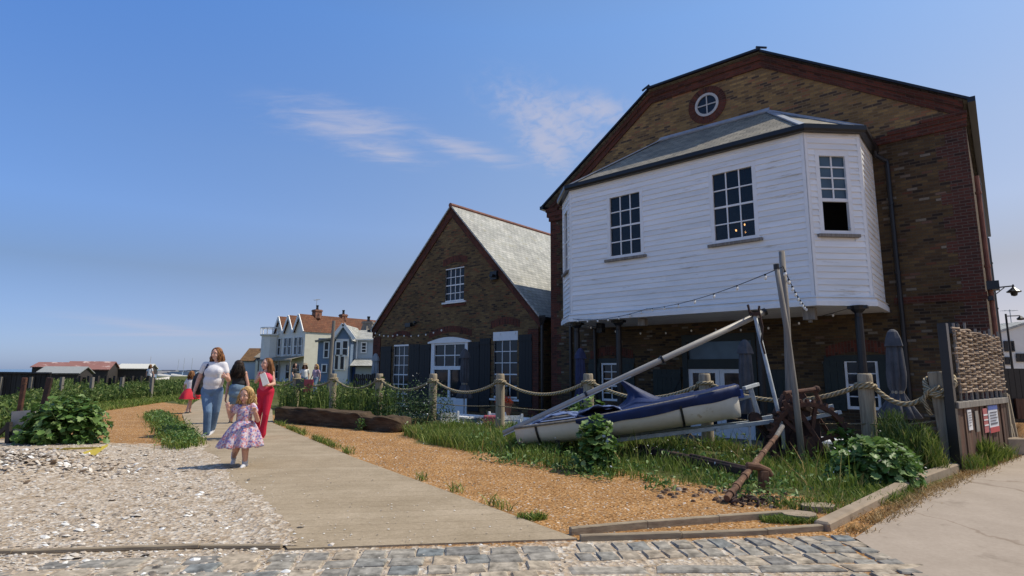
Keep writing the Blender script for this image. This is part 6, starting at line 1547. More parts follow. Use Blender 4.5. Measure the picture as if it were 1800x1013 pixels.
# ------------------------------------------------------------------ far right
c0 = at(1757, 650, 42); c0.z = 0; t = thing('white_cottage', 'white gabled cottage beyond the warehouse at the right edge', 'house', c0)
s4 = 42/985; gable_house(t, 0, 5.2, 0, 8, at(1760, 584, 42).z, at(1777, 566, 42).z, 'house_white', 'slate', 'y', .15)
for x, y0, y1 in ((1771, 617, 602), (1790, 635, 624), (1763, 640, 630)):
    win(t, onY(at(x, 650, 42).x-c0.x, -.03, at(x, y0, 42).z), .55, at(x, y1, 42).z-at(x, y0, 42).z, 2, 2, mat='black')
q = MB(); q.tube([(3.1, 2, 4.5), (3.1, 2, 6.3)], .03, 5); q.tube([(2.5, 2, 6.2), (3.7, 2, 6.25)], .02, 5)
for k in range(4): q.tube([(2.6+k*.3, 1.7, 6.21), (2.6+k*.3, 2.3, 6.21)], .012, 4)
q.build('aerial', M['galv'], t)
lp = thing('street_lamp', 'thin dark street lamp column in front of the white cottage at the right edge', 'street lamp', (at(1785, 690, 30).x, 30, 0))
q = MB(); q.tube([(0, 0, 0), (-.0, 0, 1.2), (.0, 0, at(1777, 552, 30).z)], [.09, .06, .045], 8); q.build('column', M['black'], lp); z = at(1777, 556, 30).z
q = MB(); q.tube([(0, 0, z), (.75, 0, z+.03)], .03, 6); q.lathe([(.03, z+.02), (.18, z-.12), (.15, z-.2), (.02, z-.22)], 8, (.78, 0, 0)); q.build('lantern', M['black'], lp)
c0 = at(1757, 690, 15); t = thing('yard_gate', 'black boarded yard gate beyond the corner of the warehouse', 'gate', (c0.x, 15, 0))
q = MB()
for k in range(14): q.box((k*.15, 0, .0), (k*.15+.14, .03, 1.28+.12*(k < 6)))
q.build('boards', M['black'], t); q = MB(); q.box((.35, -.06, .1), (2.2, -.01, .62)); q.build('lower_boards', M['rustwood'], t)
wlm = thing('wall_lamp', 'black lantern on a long bracket high on the side of the warehouse', 'lamp', W(3.0, 18, 4.85), -YAW)
q = MB(); q.tube([(0, 0, .15), (.72, 0, .18)], .03, 6); q.tube([(0, 0, -.25), (.45, 0, .14)], .02, 6); q.build('bracket', M['black'], wlm)
q = MB(); q.lathe([(.02, .25), (.05, .12), (.12, .05), (.26, -.06), (.24, -.10), (.13, -.12), (.10, -.24), (.03, -.27)], 10, (.74, 0, 0)); q.build('lantern', M['black'], wlm)
# ------------------------------------------------------------------ people
def skin(name, c, blush):
    m, nt, b = new(name); f = noise(nt, tex(nt), 9, 3); r = ramp(nt, [(.35, c), (.75, blush)]); nt.links.new(f, r.inputs[0]); nt.links.new(r.outputs[0], b.inputs['Base Color'])
    b.inputs['Roughness'].default_value = .55; b.inputs['Subsurface Weight'].default_value = .15; b.inputs['Subsurface Radius'].default_value = (.02, .008, .005); b.inputs['Subsurface Scale'].default_value = .3; return m
M['skin'] = skin('fair_skin', (.62, .37, .28), (.56, .29, .21))
M['skin2'] = skin('warm_skin', (.58, .33, .235), (.52, .26, .185))
M['lip'] = plain('lips', (.36, .10, .09), rough=.4); M['eye'] = plain('eye_white', (.6, .58, .55), rough=.2); M['iris'] = plain('iris', (.06, .045, .04), rough=.25)
M['tee'] = plain('white_cotton', (.76, .74, .76), (.66, .64, .67), .85, scale=7, bmp=.25, bd=.02)
M['jeans'] = plain('blue_denim', (.17, .26, .40), (.10, .17, .29), .85, scale=5, bmp=.25, spots=((.24, .34, .48), 2.5, .6))
M['denim'] = plain('washed_denim', (.20, .29, .38), (.11, .17, .24), .85, scale=5, bmp=.25)
M['darktop'] = plain('charcoal_top', (.028, .03, .034), (.018, .018, .022), .85)
M['red_top'] = plain('coral_pink_top', (.70, .085, .14), (.58, .06, .11), .8, scale=7, bmp=.15)
M['red_trousers'] = plain('crimson_trousers', (.58, .012, .05), (.44, .008, .035), .8, scale=4, bmp=.3)
M['red_skirt'] = plain('bright_red_skirt', (.68, .03, .05), (.55, .02, .04), .8)
M['shoe_white'] = plain('white_shoe', (.62, .62, .64), (.5, .5, .53), .6); M['shoe_pink'] = plain('pink_shoe', (.68, .12, .20), (.6, .1, .16), .6); M['shoe_dark'] = plain('dark_shoe', (.02, .02, .02), rough=.5)
M['sock'] = plain('grey_white_sock', (.55, .55, .56), (.42, .42, .44), .9)
M['hair_auburn'] = island('auburn_hair', [(0, (.09, .035, .018)), (.6, (.20, .085, .035)), (1, (.36, .18, .08))], .5); M['hair_dark'] = island('dark_curly_hair', [(0, (.010, .008, .007)), (.7, (.026, .018, .014)), (1, (.06, .035, .024))], .5)
M['hair_brown'] = island('brown_hair', [(0, (.08, .035, .018)), (.6, (.17, .075, .03)), (1, (.28, .14, .06))], .5); M['hair_blond'] = island('blond_hair', [(0, (.26, .135, .05)), (.5, (.46, .28, .11)), (1, (.66, .46, .22))], .5)
M['floral'] = cloth_print('floral_cotton', (.56, .45, .50), [(.46, .17, .19), (.17, .14, .38), (.60, .53, .58), (.36, .2, .34), (.60, .40, .42), (.24, .26, .42), (.50, .18, .2)], 44)
M['bag_navy'] = plain('navy_bag', (.02, .03, .09), (.012, .018, .06), .6); M['bag_dark'] = plain('black_bag', (.014, .014, .018), (.009, .009, .012), .6)
def fuse(name, mb, mat, parent=None, voxel=.009, it=3, loc=None):
    """merge overlapping volumes into one continuous skin"""
    o = mb.build(name, mat, None)
    md = o.modifiers.new('r', 'REMESH'); md.mode = 'VOXEL'; md.voxel_size = voxel
    s = o.modifiers.new('s', 'SMOOTH'); s.iterations = it; s.factor = .5
    dgp = bpy.context.evaluated_depsgraph_get(); me = bpy.data.meshes.new_from_object(o.evaluated_get(dgp))
    o.modifiers.clear(); o.data = me; me.name = name
    me.polygons.foreach_set('use_smooth', [True]*len(me.polygons))
    if not me.materials: me.materials.append(mat)
    if parent: o.parent = parent
    if loc is not None: o.location = loc
    return o
def hand(mb, w, d, side, sc_=1.0, curl=.5, thumb=1):
    """palm, four fingers of different lengths, and a thumb leaving the side of the palm; d points along the hand, side across it"""
    w = Vector(w); d = Vector(d).normalized(); s = (Vector(side)-d*Vector(side).dot(d)).normalized(); n = d.cross(s)
    p1 = w+d*.075*sc_
    mb.cap(w, .021*sc_, w+d*.03*sc_, .024*sc_, 8)
    for k in (-1, -.35, .35, 1): mb.cap(w+d*.02*sc_+s*.012*k*sc_, .016*sc_, p1+s*.026*k*sc_, .0125*sc_, 8)
    for k, ln in ((-1, .058), (-.33, .074), (.33, .080), (1, .070)):
        a = p1+s*.027*k*sc_; d1 = (d*math.cos(curl*.6)+n*math.sin(curl*.6)); d2 = (d*math.cos(curl*1.6)+n*math.sin(curl*1.6)); d3 = (d*math.cos(curl*2.5)+n*math.sin(curl*2.5))
        b2 = a+d1*ln*.45*sc_; c2 = b2+d2*ln*.32*sc_; e2 = c2+d3*ln*.25*sc_
        mb.cap(a, .0102*sc_, b2, .0095*sc_, 7); mb.cap(b2, .0095*sc_, c2, .0085*sc_, 7); mb.cap(c2, .0085*sc_, e2, .0072*sc_, 7)
    t0 = w+d*.022*sc_+s*.022*thumb*sc_; t1 = t0+(d*.6+s*.75*thumb+n*.3).normalized()*.04*sc_; t2 = t1+(d*.9+s*.25*thumb+n*.45).normalized()*.032*sc_
    mb.cap(t0, .015*sc_, t1, .0125*sc_, 7); mb.cap(t1, .0125*sc_, t2, .009*sc_, 7)
def head(mb, hc, f, k=1.0, chub=1.0):
    """skull, jaw, nose, ears, lips' swell; f is where the face looks"""
    f = Vector(f).normalized(); r = Vector((0, 0, 1)).cross(f).normalized()*-1; u = r.cross(f)*1; u = Vector((0, 0, 1)) if abs(u.z) < .3 else (u if u.z > 0 else -u)
    rot = Matrix((r, f, u)).transposed()
    def q(x, y, z): return hc+rot @ Vector((x*k, y*k, z*k))
    mb.ball(q(0, -.012, .022), (.074*k*chub, .092*k, .092*k), 14, 10, rot); mb.ball(q(0, .022, -.03), (.060*k*chub, .062*k, .068*k), 12, 9, rot); mb.ball(q(0, .052, -.083), (.026*k*chub, .026*k, .022*k), 8, 6, rot)
    mb.cap(q(0, .078, .018), .009*k, q(0, .098, -.022), .0145*k, 8)
    for s in (-1, 1):
        mb.ball(q(.073*s*chub, -.005, -.005), (.012*k, .018*k, .03*k), 8, 6, rot); mb.ball(q(.034*s, .052, -.03), (.026*k*chub, .026*k, .024*k), 8, 6, rot); mb.ball(q(.031*s, .066, .034), (.026*k, .014*k, .012*k), 8, 6, rot)
    mb.ball(q(0, .074, -.052), (.024*k, .014*k, .014*k), 8, 6, rot)
    return q, rot
def face_bits(parent, q, rot, k):
    e = MB()
    for s in (-1, 1): e.ball(q(.031*s, .076, .012), (.0125*k, .006*k, .0065*k), 8, 6, rot)
    e.build('eyes', M['eye'], parent, smooth=True); e = MB()
    for s in (-1, 1): e.ball(q(.031*s, .0815, .012), (.0062*k, .003*k, .0062*k), 8, 6, rot); e.cap(q(.019*s, .081, .0365), .0028*k, q(.046*s, .072, .0355), .002*k, 6)
    e.build('irises_and_brows', M['iris'], parent, smooth=True); e = MB(); e.ball(q(0, .087, -.052), (.021*k, .006*k, .0075*k), 10, 6, rot); e.build('mouth', M['lip'], parent, smooth=True)
def hair(parent, q, rot, k, n, length, mat, curl=.012, back=.05, r0=.013, vol=1.0, fringe=.2, seedv=1, lift=0):
    rr = random.Random(seedv); h = MB(); h.ball(q(0, -.034, .036), (.081*k*vol, .080*k, .089*k), 14, 10, rot)
    for i in range(n):
        a = rr.uniform(-math.pi, math.pi); el = rr.uniform(-.1, 1.56)
        x, y, z = math.sin(a)*math.cos(el), -math.cos(a)*math.cos(el), math.sin(el)
        if y > .12 and z < .62: continue
        if y > .55: continue
        p = q(.078*x*vol, -.012+.095*y, .03+.092*z); out_ = (q(x, y*.9-.15, 0)-q(0, 0, 0))*(1/k)
        if y > -.25: out_ = (q((1 if x > 0 else -1)*(.75+.3*abs(x)), -.30-.2*rr.random(), 0)-q(0, 0, 0))*(1/k)*1.35
        out_.z = 0
        ln = length*rr.uniform(.8, 1.1)*(1+.25*z); pts = [p]; ph = rr.random()*6.28
        m_ = 7
        for j in range(1, m_+1):
            t = j/m_; drop = ln*(t**1.15); sp_ = .03*k*vol*math.sin(min(1, t*1.6)*1.5)+back*.3*t
            pts.append(p+out_*sp_+Vector((curl*math.sin(ph+t*9)*t**.5, curl*math.cos(ph+t*8)*t**.5, -drop+lift*(1-t)*.0)))
        h.tube(pts, [r0*k*(1.0, 1.2, 1.2, 1.1, 1.0, .85, .6, .2)[j] for j in range(m_+1)], 6, sq=.7)
    return h.build('hair', M[mat], parent, smooth=True)
def J_(base):
    return lambda px, py, dy=0.0: at(px, py, base.y+dy)-base
def limb(mb, pts, rs, n=10):
    for (a, ra), (b2, rb2) in zip(zip(pts, rs), list(zip(pts, rs))[1:]): mb.cap(a, ra, b2, rb2, n)
def shoe(parent, ank, toe_dir, mat, ln=.2, k=1.0, flat=0):
    s = MB(); d = Vector(toe_dir).normalized(); a = Vector(ank)-Vector((0, 0, .055*k)); s.cap(a-d*.045*k, .034*k, a+d*ln*.35, .037*k, 10); s.cap(a+d*ln*.3, .036*k, a+d*ln*.62-Vector((0, 0, .012*k)), .026*k, 10); s.cap(a+Vector((0, 0, .0)), .036*k, Vector(ank), .036*k, 10)
    return fuse('shoe', s, M[mat], parent, .012, 2)
# --- woman in the white t-shirt
b0 = gnd(368, 768); J = J_(b0)
sL, sR = J(361.5, 642), J(394, 642); hL, hR = J(363.5, 687), J(382.5, 687); eL, wL_ = J(349, 668), J(342, 687, -.05); eR, wR = J(401.5, 668, -.02), J(397.5, 662.5, -.22)
kL, aL = J(365, 724, -.12), J(363.2, 760.5, -.02); kR, aR = J(379, 722, .08), J(373, 754.5, .30)
hc = J(380.5, 622.5); fdir = Vector((-.22, -1, -.08))
mb = MB(); q, rot = head(mb, hc, fdir, 1.04)
mb.cap(J(383, 643), .06, hc+Vector((.005, .02, -.06)), .052, 10)
mb.cap(sL, .06, sR, .06); mb.cap(J(377, 655), .12, J(374, 684), .11, 14)
limb(mb, [sL, eL, wL_], [.052, .042, .029]); limb(mb, [sR, eR, wR], [.052, .042, .029])
hand(mb, wL_, J(341, 694, -.06)-wL_, (0, 1, 0), 1, .5, -1); hand(mb, wR, (-.55, -.2, .12), (0, -.3, 1), 1, .75, 1)
limb(mb, [hL, kL, aL], [.09, .06, .04]); limb(mb, [hR, kR, aR], [.09, .06, .04])
wm = fuse('person', mb, M['skin'], None, .0085, 2, b0); tag(wm, 'woman in a white t-shirt and blue jeans striding along the boardwalk with a cup', 'person')
face_bits(wm, q, rot, 1.04)
hair(wm, q, rot, 1.05, 620, .25, 'hair_auburn', .016, .03, .0075, 1.08, .3, 3)
mb = MB(); mb.cap(sL+Vector((.03, 0, -.01)), .078, sR-Vector((.03, 0, .01)), .078); mb.ball(J(377.5, 655, -.03), (.195, .145, .15), 16, 12); mb.ball(J(375.5, 670, -.02), (.19, .145, .16), 16, 12); mb.cap(J(371, 678), .135, J(377, 678), .135, 14)
for s in (-1, 1): mb.ball(J(377.5+s*6.5, 654, -.085), (.09, .085, .085), 10, 8)
mb.cap(J(369, 680.5, -.01), .125, J(378.5, 680.5, -.01), .125, 14)
mb.cap(sL, .07, sL.lerp(eL, .42), .066); mb.cap(sR, .07, sR.lerp(eR, .45), .066)
fuse('t_shirt', mb, M['tee'], wm, .012, 9)
mb = MB(); mb.cap(J(367, 685), .128, J(379, 685), .128, 14); mb.ball(J(373, 688, .02), (.18, .15, .12), 14, 10); limb(mb, [hL, hL.lerp(kL, .5), kL, aL], [.108, .095, .076, .064]); limb(mb, [hR, hR.lerp(kR, .5), kR, aR+Vector((0, 0, .03))], [.108, .095, .076, .064])
mb.cap(kL.lerp(aL, .7), .062, aL+Vector((0, 0, .02)), .064)
fuse('jeans', mb, M['jeans'], wm, .013, 2)
shoe(wm, aL+Vector((0, 0, .0)), (-.25, -1, -.12), 'shoe_white', .23); shoe(wm, aR, (.1, -1, -.3), 'shoe_white', .22)
bg_ = MB(); bg_.ball(J(350, 674, .24), (.12, .16, .22), 14, 10); bg_.ball(J(350, 682, .24), (.13, .15, .14), 14, 10)
o = fuse('shoulder_bag', bg_, M['bag_dark'], None, .015, 2, b0); tag(o, 'black shoulder bag hanging on the blue strap of the white shirted woman', 'bag')
bs_ = MB(); sp0 = [J(352, 670, .16), J(358, 658, -.06), J(363.5, 645, -.12), J(366, 639, -.05), J(367, 638, .06), J(360, 652, .18)]
for p, q2 in zip(sp0, sp0[1:]): bs_.bar(p, q2, .035, .012, up=(0, 1, 0))
bs_.build('strap', M['bag_navy'], o)
cu = MB(); cu.lathe([(.028, 0), (.036, .085), (.038, .09), (.03, .092)], 12); ob = cu.build('cup', M['paper'], smooth=False); ob.location = b0+wR+Vector((-.10, -.055, -.03)); tag(ob, 'white paper cup in the hand of the white shirted woman', 'cup')
# --- small girl in the floral dress
b0 = gnd(430, 822); J = J_(b0)
sL, sR = J(417.5, 716), J(444.5, 714); eL, hLn = J(405, 733, -.02), J(400.5, 719, -.10); eR, hRn = J(453, 739, -.02), J(449.5, 725, -.12)
hc = J(432.5, 695.5); fdir = Vector((-.12, -1, -.16))
kL, aL = J(415, 790, -.02), J(411.2, 803, .2); kR, aR = J(431, 791, -.05), J(430.7, 812, .0)
mb = MB(); q, rot = head(mb, hc, fdir, .92, 1.06)
mb.cap(J(431.5, 714), .04, hc+Vector((0, .015, -.06)), .036); mb.cap(sL, .036, sR, .036); mb.cap(J(431, 722), .085, J(430, 752), .09, 12)
limb(mb, [sL, eL, hLn], [.034, .029, .021]); limb(mb, [sR, eR, hRn], [.034, .029, .021])
hand(mb, hLn, (-.1, -.25, 1), (1, 0, 0), .72, .9, 1); hand(mb, hRn, (-.25, -.3, .9), (-1, 0, 0), .72, .9, 1)
limb(mb, [J(424, 762), kL, aL], [.06, .045, .03]); limb(mb, [J(434, 762), kR, aR], [.06, .045, .031])
gl = fuse('person', mb, M['skin2'], None, .007, 2, b0); tag(gl, 'small blond girl in a floral dress running towards us on the boardwalk', 'person')
face_bits(gl, q, rot, .92); hair(gl, q, rot, .96, 520, .19, 'hair_blond', .014, .03, .007, 1.06, .1, 8)
dm_ = MB(); n = 80
wc, hmc = J(430, 740), J(421.5, 785, 0); rows = []
prof = [(0, .098), (.08, .125), (.25, .165), (.5, .205), (.75, .235), (.93, .255), (1, .258)]
P = []
for t, rr in prof:
    c = wc.lerp(hmc, t)
    for j in range(n): a = 2*math.pi*j/n; fo = 1+(.03+.10*t)*math.sin(10*a+.6)+.05*t*math.sin(6*a+1); P.append(c+Vector((rr*fo*math.cos(a), rr*fo*math.sin(a)*.85, .012*math.sin(9*a)*t)))
dm_.mesh(P, [(i*n+j, i*n+(j+1) % n, (i+1)*n+(j+1) % n, (i+1)*n+j) for i in range(len(prof)-1) for j in range(n)])
o = dm_.build('skirt', M['floral'], gl, smooth=True); md = o.modifiers.new('t', 'SOLIDIFY'); md.thickness = .006
mb = MB(); mb.cap(J(424, 719), .062, J(438, 718), .062, 12); mb.cap(J(431, 724), .092, wc, .088, 14); mb.cap(sL, .046, sL.lerp(eL, .3), .05); mb.cap(sR, .046, sR.lerp(eR, .3), .05)
fuse('bodice', mb, M['floral'], gl, .009, 2)
for a, d in ((aL, (0, -.5, -1)), (aR, (-.02, -1, -.1))):
    s = MB(); s.cap(a+Vector((0, 0, .05)), .035, a-Vector((0, 0, .01)), .036); s.build('sock', M['sock'], gl, smooth=True); shoe(gl, a+Vector((0, 0, -.0)), d, 'shoe_white', .155, .82)
# --- woman in red
b0 = gnd(458, 772); J = J_(b0)
sL, sR = J(457, 656), J(478, 656); eL, hLn = J(450, 671, -.05), J(458.5, 661, -.2); eR, hRn = J(481.5, 675, -.03), J(471, 677.5, -.2)
hc = J(468.5, 640.5); fdir = Vector((-.6, -.8, .10)); kL, aL = J(455, 727, .0), J(449.5, 759, .28); kR, aR = J(467, 729, -.06), J(460.5, 764, -.0)
hL, hR = J(461, 690), J(473, 690)
mb = MB(); q, rot = head(mb, hc, fdir, .98)
mb.cap(J(468.5, 657), .048, hc+Vector((.01, .01, -.06)), .042); mb.cap(sL, .046, sR, .046); mb.cap(J(467.5, 663), .09, J(467, 688), .09, 12)
limb(mb, [sL, eL, hLn], [.042, .035, .024]); limb(mb, [sR, eR, hRn], [.042, .035, .024]); hand(mb, hLn, (.6, -.1, .4), (0, -.4, 1), .95, .8, 1); hand(mb, hRn, (-1, -.1, .1), (0, -.4, 1), .95, .8, 1)
limb(mb, [hL, kL, aL], [.085, .056, .037]); limb(mb, [hR, kR, aR], [.085, .056, .037])
rw_ = fuse('person', mb, M['skin'], None, .0085, 2, b0); tag(rw_, 'woman in a pink top and crimson trousers looking aside and holding white papers', 'person')
face_bits(rw_, q, rot, .98); hair(rw_, q, rot, 1.0, 560, .31, 'hair_brown', .012, .04, .0075, 1.05, .2, 12)
mb = MB(); mb.cap(sL+Vector((.02, 0, -.02)), .055, sR-Vector((.02, 0, .02)), .055); mb.ball(J(467.5, 665, -.02), (.145, .115, .12), 14, 10); mb.cap(J(467, 674), .118, J(467, 683), .12, 14)
for s in (-1, 1): mb.ball(J(467.5+s*5, 666, -.09), (.065, .06, .06), 10, 8)
fuse('sleeveless_top', mb, M['red_top'], rw_, .011, 2)
mb = MB(); mb.cap(J(463, 688), .115, J(471, 688), .115, 14); mb.ball(J(467, 692, .03), (.155, .13, .11), 12, 10); limb(mb, [hL, hL.lerp(kL, .5), kL, kL.lerp(aL, .5), aL-Vector((0, 0, .02))], [.092, .076, .058, .056, .07]); limb(mb, [hR, hR.lerp(kR, .5), kR, kR.lerp(aR, .5), aR+Vector((0, 0, .01))], [.092, .076, .058, .056, .07])
fuse('trousers', mb, M['red_trousers'], rw_, .012, 2)
shoe(rw_, aL, (-.1, -1, -.25), 'shoe_pink', .2); shoe(rw_, aR, (-.05, -1, -.1), 'shoe_pink', .21)
pp_ = MB(); A = [J(456.5, 658.5, -.29), J(465.5, 655, -.27), J(473, 674.5, -.27), J(462, 679, -.30)]
pp_.mesh(A+[p+Vector((0, .02, 0)) for p in A], [(0,1,2,3), (7,6,5,4), (0,4,5,1), (1,5,6,2), (2,6,7,3), (3,7,4,0)])
o = pp_.build('papers', M['paper']); o.location = b0; tag(o, 'sheaf of white papers held by the woman in red', 'papers')
# --- dark haired woman seen from behind
b0 = gnd(411, 745); J = J_(b0)
sL, sR = J(409.5, 656), J(431, 656); eL, hLn = J(401, 676, .05), J(397, 698, .0); eR, hRn = J(436, 676), J(434, 694, -.05); hc = J(421, 643); hL, hR = J(413, 692), J(424, 692); kL, aL = J(409, 720, -.05), J(405.5, 740, .05); kR, aR = J(421, 720, .1), J(418, 741, .12)
mb = MB(); q, rot = head(mb, hc, (.25, 1, -.1), 1.0)
mb.cap(J(420.5, 658), .05, hc-Vector((0, 0, .06)), .045); mb.cap(sL, .05, sR, .05); mb.cap(J(420, 664), .10, J(419, 690), .10, 12); limb(mb, [sL, eL, hLn], [.045, .037, .026]); limb(mb, [sR, eR, hRn], [.045, .037, .026])
hand(mb, hLn, (-.05, 0, -1), (0, 1, 0), 1, .4, -1); hand(mb, hRn, (0, -.2, -1), (0, 1, 0), 1, .4, 1)
limb(mb, [hL, kL, aL], [.09, .062, .04]); limb(mb, [hR, kR, aR], [.09, .062, .04])
cw = fuse('person', mb, M['skin2'], None, .009, 2, b0); tag(cw, 'woman with long dark curly hair walking away behind the small girl', 'person')
face_bits(cw, q, rot, 1.0); hair(cw, q, rot, 1.12, 620, .34, 'hair_dark', .032, .06, .010, 1.22, 0, 21)
mb = MB(); mb.cap(sL+Vector((.02, 0, -.02)), .066, sR-Vector((.02, 0, .02)), .066); mb.ball(J(420, 666), (.165, .13, .14), 14, 10); mb.cap(J(417, 674), .128, J(423, 674), .128); fuse('dark_top', mb, M['darktop'], cw, .012, 2)
mb = MB(); mb.ball(J(417.5, 684, -.02), (.20, .16, .16), 14, 10); mb.ball(J(417, 692, -.02), (.20, .165, .12), 14, 10); mb.cap(hL, .12, hL.lerp(kL, .45), .115); mb.cap(hR, .12, hR.lerp(kR, .45), .115); fuse('denim_shorts', mb, M['denim'], cw, .012, 2)
shoe(cw, aL, (.1, 1, -.2), 'shoe_dark', .22); shoe(cw, aR, (.1, 1, -.1), 'shoe_dark', .22)
# --- child in the red skirt further off, and small figures by the houses
def simple_person(px, py, Yd, h, face, top_m, low_m, hair_m, label, skirt=False, name='person', hat=False, sit=False):
    b0 = gnd(px, py) if Yd is None else Vector((at(px, 650, Yd).x, Yd, 0)); k = h/1.7; mb = MB(); f = Vector(face).normalized(); s_ = Vector((f.y, -f.x, 0)).normalized(); V_ = lambda a, b2, z: s_*a*k+f*b2*k+Vector((0, 0, z*k))
    hc = V_(0, .02, 1.58); q, rot = head(mb, hc, f, k*1.08); mb.cap(V_(0, 0, 1.38), .048*k, hc-Vector((0, 0, .06*k)), .044*k); mb.cap(V_(-.15, 0, 1.36), .05*k, V_(.15, 0, 1.36), .05*k); mb.cap(V_(0, 0, 1.28), .12*k, V_(0, 0, .95), .12*k)
    for sd, fw_ in ((-1, .12), (1, -.1)):
        limb(mb, [V_(.17*sd, 0, 1.35), V_(.23*sd, -.02-fw_*.5, 1.1), V_(.24*sd, .06-fw_, .87)], [.045*k, .037*k, .026*k]); hand(mb, V_(.24*sd, .06-fw_, .87), V_(0, .05, -1), f, k, .5, 1)
        limb(mb, [V_(.09*sd, 0, .9), V_(.09*sd, fw_+.04, .5), V_(.09*sd, fw_*1.6-.03, .08)], [.085*k, .058*k, .038*k])
    o = fuse(name, mb, M['skin'], None, .011, 2, b0); tag(o, label, 'person'); face_bits(o, q, rot, k*1.08); hair(o, q, rot, k*1.1, 150, .22*k/.8, hair_m, .01, .03, .014, 1.05, .1, int(px))
    mb = MB(); mb.cap(V_(-.13, 0, 1.34), .066*k, V_(.13, 0, 1.34), .066*k); mb.cap(V_(0, 0, 1.26), .15*k, V_(0, 0, .98), .145*k)
    for sd, fw_ in ((-1, .12), (1, -.1)): mb.cap(V_(.17*sd, 0, 1.35), .062*k, V_(.21*sd, -.02-fw_*.3, 1.2), .06*k)
    fuse('top', mb, M[top_m], o, .014, 2)
    if skirt:
        sk_ = MB(); n = 28; P = []
        for t, r_ in ((0, .14), (.15, .2), (.5, .3), (1, .37)):
            for j in range(n): a = 2*math.pi*j/n; fo = 1+.08*t*math.sin(7*a); P.append(Vector((r_*k*fo*math.cos(a), r_*k*fo*math.sin(a), (1.0-.42*t)*k)))
        sk_.mesh(P, [(i*n+j, i*n+(j+1) % n, (i+1)*n+(j+1) % n, (i+1)*n+j) for i in range(3) for j in range(n)]); sk_.build('skirt', M[low_m], o, smooth=True)
    else:
        mb = MB(); mb.cap(V_(-.05, 0, .93), .13*k, V_(.05, 0, .93), .13*k)
        for sd, fw_ in ((-1, .12), (1, -.1)): limb(mb, [V_(.09*sd, 0, .9), V_(.09*sd, fw_+.04, .5), V_(.09*sd, fw_*1.6-.03, .1)], [.105*k, .08*k, .07*k])
        fuse('trousers', mb, M[low_m], o, .014, 2)
    for sd, fw_ in ((-1, .12), (1, -.1)): shoe(o, V_(.09*sd, fw_*1.6-.03, .08), tuple(f+Vector((0, 0, -.1))), 'shoe_dark', .2*k, k)
    if hat: hm = MB(); hm.lathe([(.24*k, hc.z+.06*k), (.13*k, hc.z+.08*k), (.11*k, hc.z+.16*k), (.03*k, hc.z+.18*k)], 14, (hc.x, hc.y, 0)); hm.build('hat', M['post'], o, smooth=True)
    return o
simple_person(331, 727, None, 1.22, (.25, 1, -.05), 'tee', 'red_skirt', 'hair_brown', 'child in a full red skirt walking ahead at the left of the boardwalk', True)
q_ = MB(); q_.ball((0, 0, 0), (.13, .07, .11), 12, 8); o = fuse('handbag', q_, M['red_skirt'], None, .02, 2); o.location = gnd(331, 727)+Vector((.24, -.1, .52)); tag(o, 'small bright red bag at the side of the child in the red skirt', 'bag')
simple_person(264, 680, 44, 1.65, (.2, 1, 0), 'tee', 'tee', 'hair_brown', 'distant person dressed all in white by the boats at the left')
simple_person(518, 690, 34, 1.68, (1, -.3, 0), 'darktop', 'jeans', 'hair_dark', 'distant person in a dark top just right of the woman in red')
simple_person(536, 690, 30, 1.6, (.5, -1, 0), 'paper', 'denim', 'hair_brown', 'distant person in a sun hat by the white house', hat=True)
simple_person(556, 690, 29, 1.58, (-.5, -1, 0), 'floral', 'denim', 'hair_blond', 'distant blond person in a patterned top left of the telegraph pole')
# ------------------------------------------------------------------ the patio: white tables, parasols, string lights
M['parasol'] = plain('grey_blue_canvas', (.10, .098, .108), (.058, .058, .066), .85, scale=5)
M['parasol_dark'] = plain('dark_blue_canvas', (.05, .055, .12), (.03, .033, .075), .85, scale=5)
M['parasol_pale'] = plain('pale_grey_canvas', (.30, .34, .38), (.2, .23, .26), .85, scale=5)
M['cushion'] = plain('faded_red_cushion', (.40, .09, .12), (.32, .07, .10), .9, scale=5)
M['orange'] = plain('orange_petals', (.75, .12, .03), (.6, .08, .02), .6)
M['terra'] = plain('terracotta', (.36, .15, .08), (.28, .11, .06), .85)
def parasol(X_, Y_, ztop, label, mat, flare=0, zt=FLOOR):
    t = thing('parasol', label, 'parasol', W(X_, Y_, zt), rng.random()*3); H = ztop-zt
    q = MB(); q.tube([(0, 0, 0), (0, 0, H-.03)], .024, 8); q.build('pole', M['galv'], t)
    q = MB(); n = 56; ph_ = rng.random()*6
    def wob(a, i): return 1+(.2*math.sin(8*a+i*.3+ph_)+.09*math.sin(13*a-i*.5+2*ph_))*min(1, i/3)
    prof = [(.03, H), (.09, H-.05), (.12, H-.35), (.135, H-.8), (.125, H-1.02), (.085, H-1.12), (.12, H-1.2), (.17+flare*.05, H-1.4), (.21+flare*.12, H-1.58), (.19+flare*.1, H-1.6)]
    q.lathe(prof[::-1], n, wob=lambda a, i: wob(a, 9-i)*(1+flare*.25*math.cos(a-.3)*max(0, (4-i))/4)); q.build('canopy', M[mat], t, smooth=True)
    q = MB(); q.lathe([(.165, H-.27), (.135, H-.12), (.085, H+.0), (.045, H+.04), (.015, H+.05)], 12, wob=lambda a, i: 1+.14*math.cos(4*a)*(i < 2)); q.build('cap', M[mat], t)
    q = MB(); q.lathe([(.10, H-1.15), (.105, H-1.12), (.10, H-1.09)], 12, caps=False); q.build('tie', M['post'], t)
    q = MB(); q.lathe([(.26, 0), (.26, .07), (.06, .1), (.05, .3)], 14); q.build('base', M['black'], t)
parasol(1.62, -1.6, 2.03, 'closed grey blue parasol by the right-hand small window, its skirt hanging open', 'parasol', 1)
parasol(-1.25, -1.2, 1.95, 'closed dark parasol half hidden behind the gallows pole', 'parasol', .3)
parasol(-6.55, 0, 1.92, 'closed navy parasol between the black downpipes under the bay', 'parasol_dark')
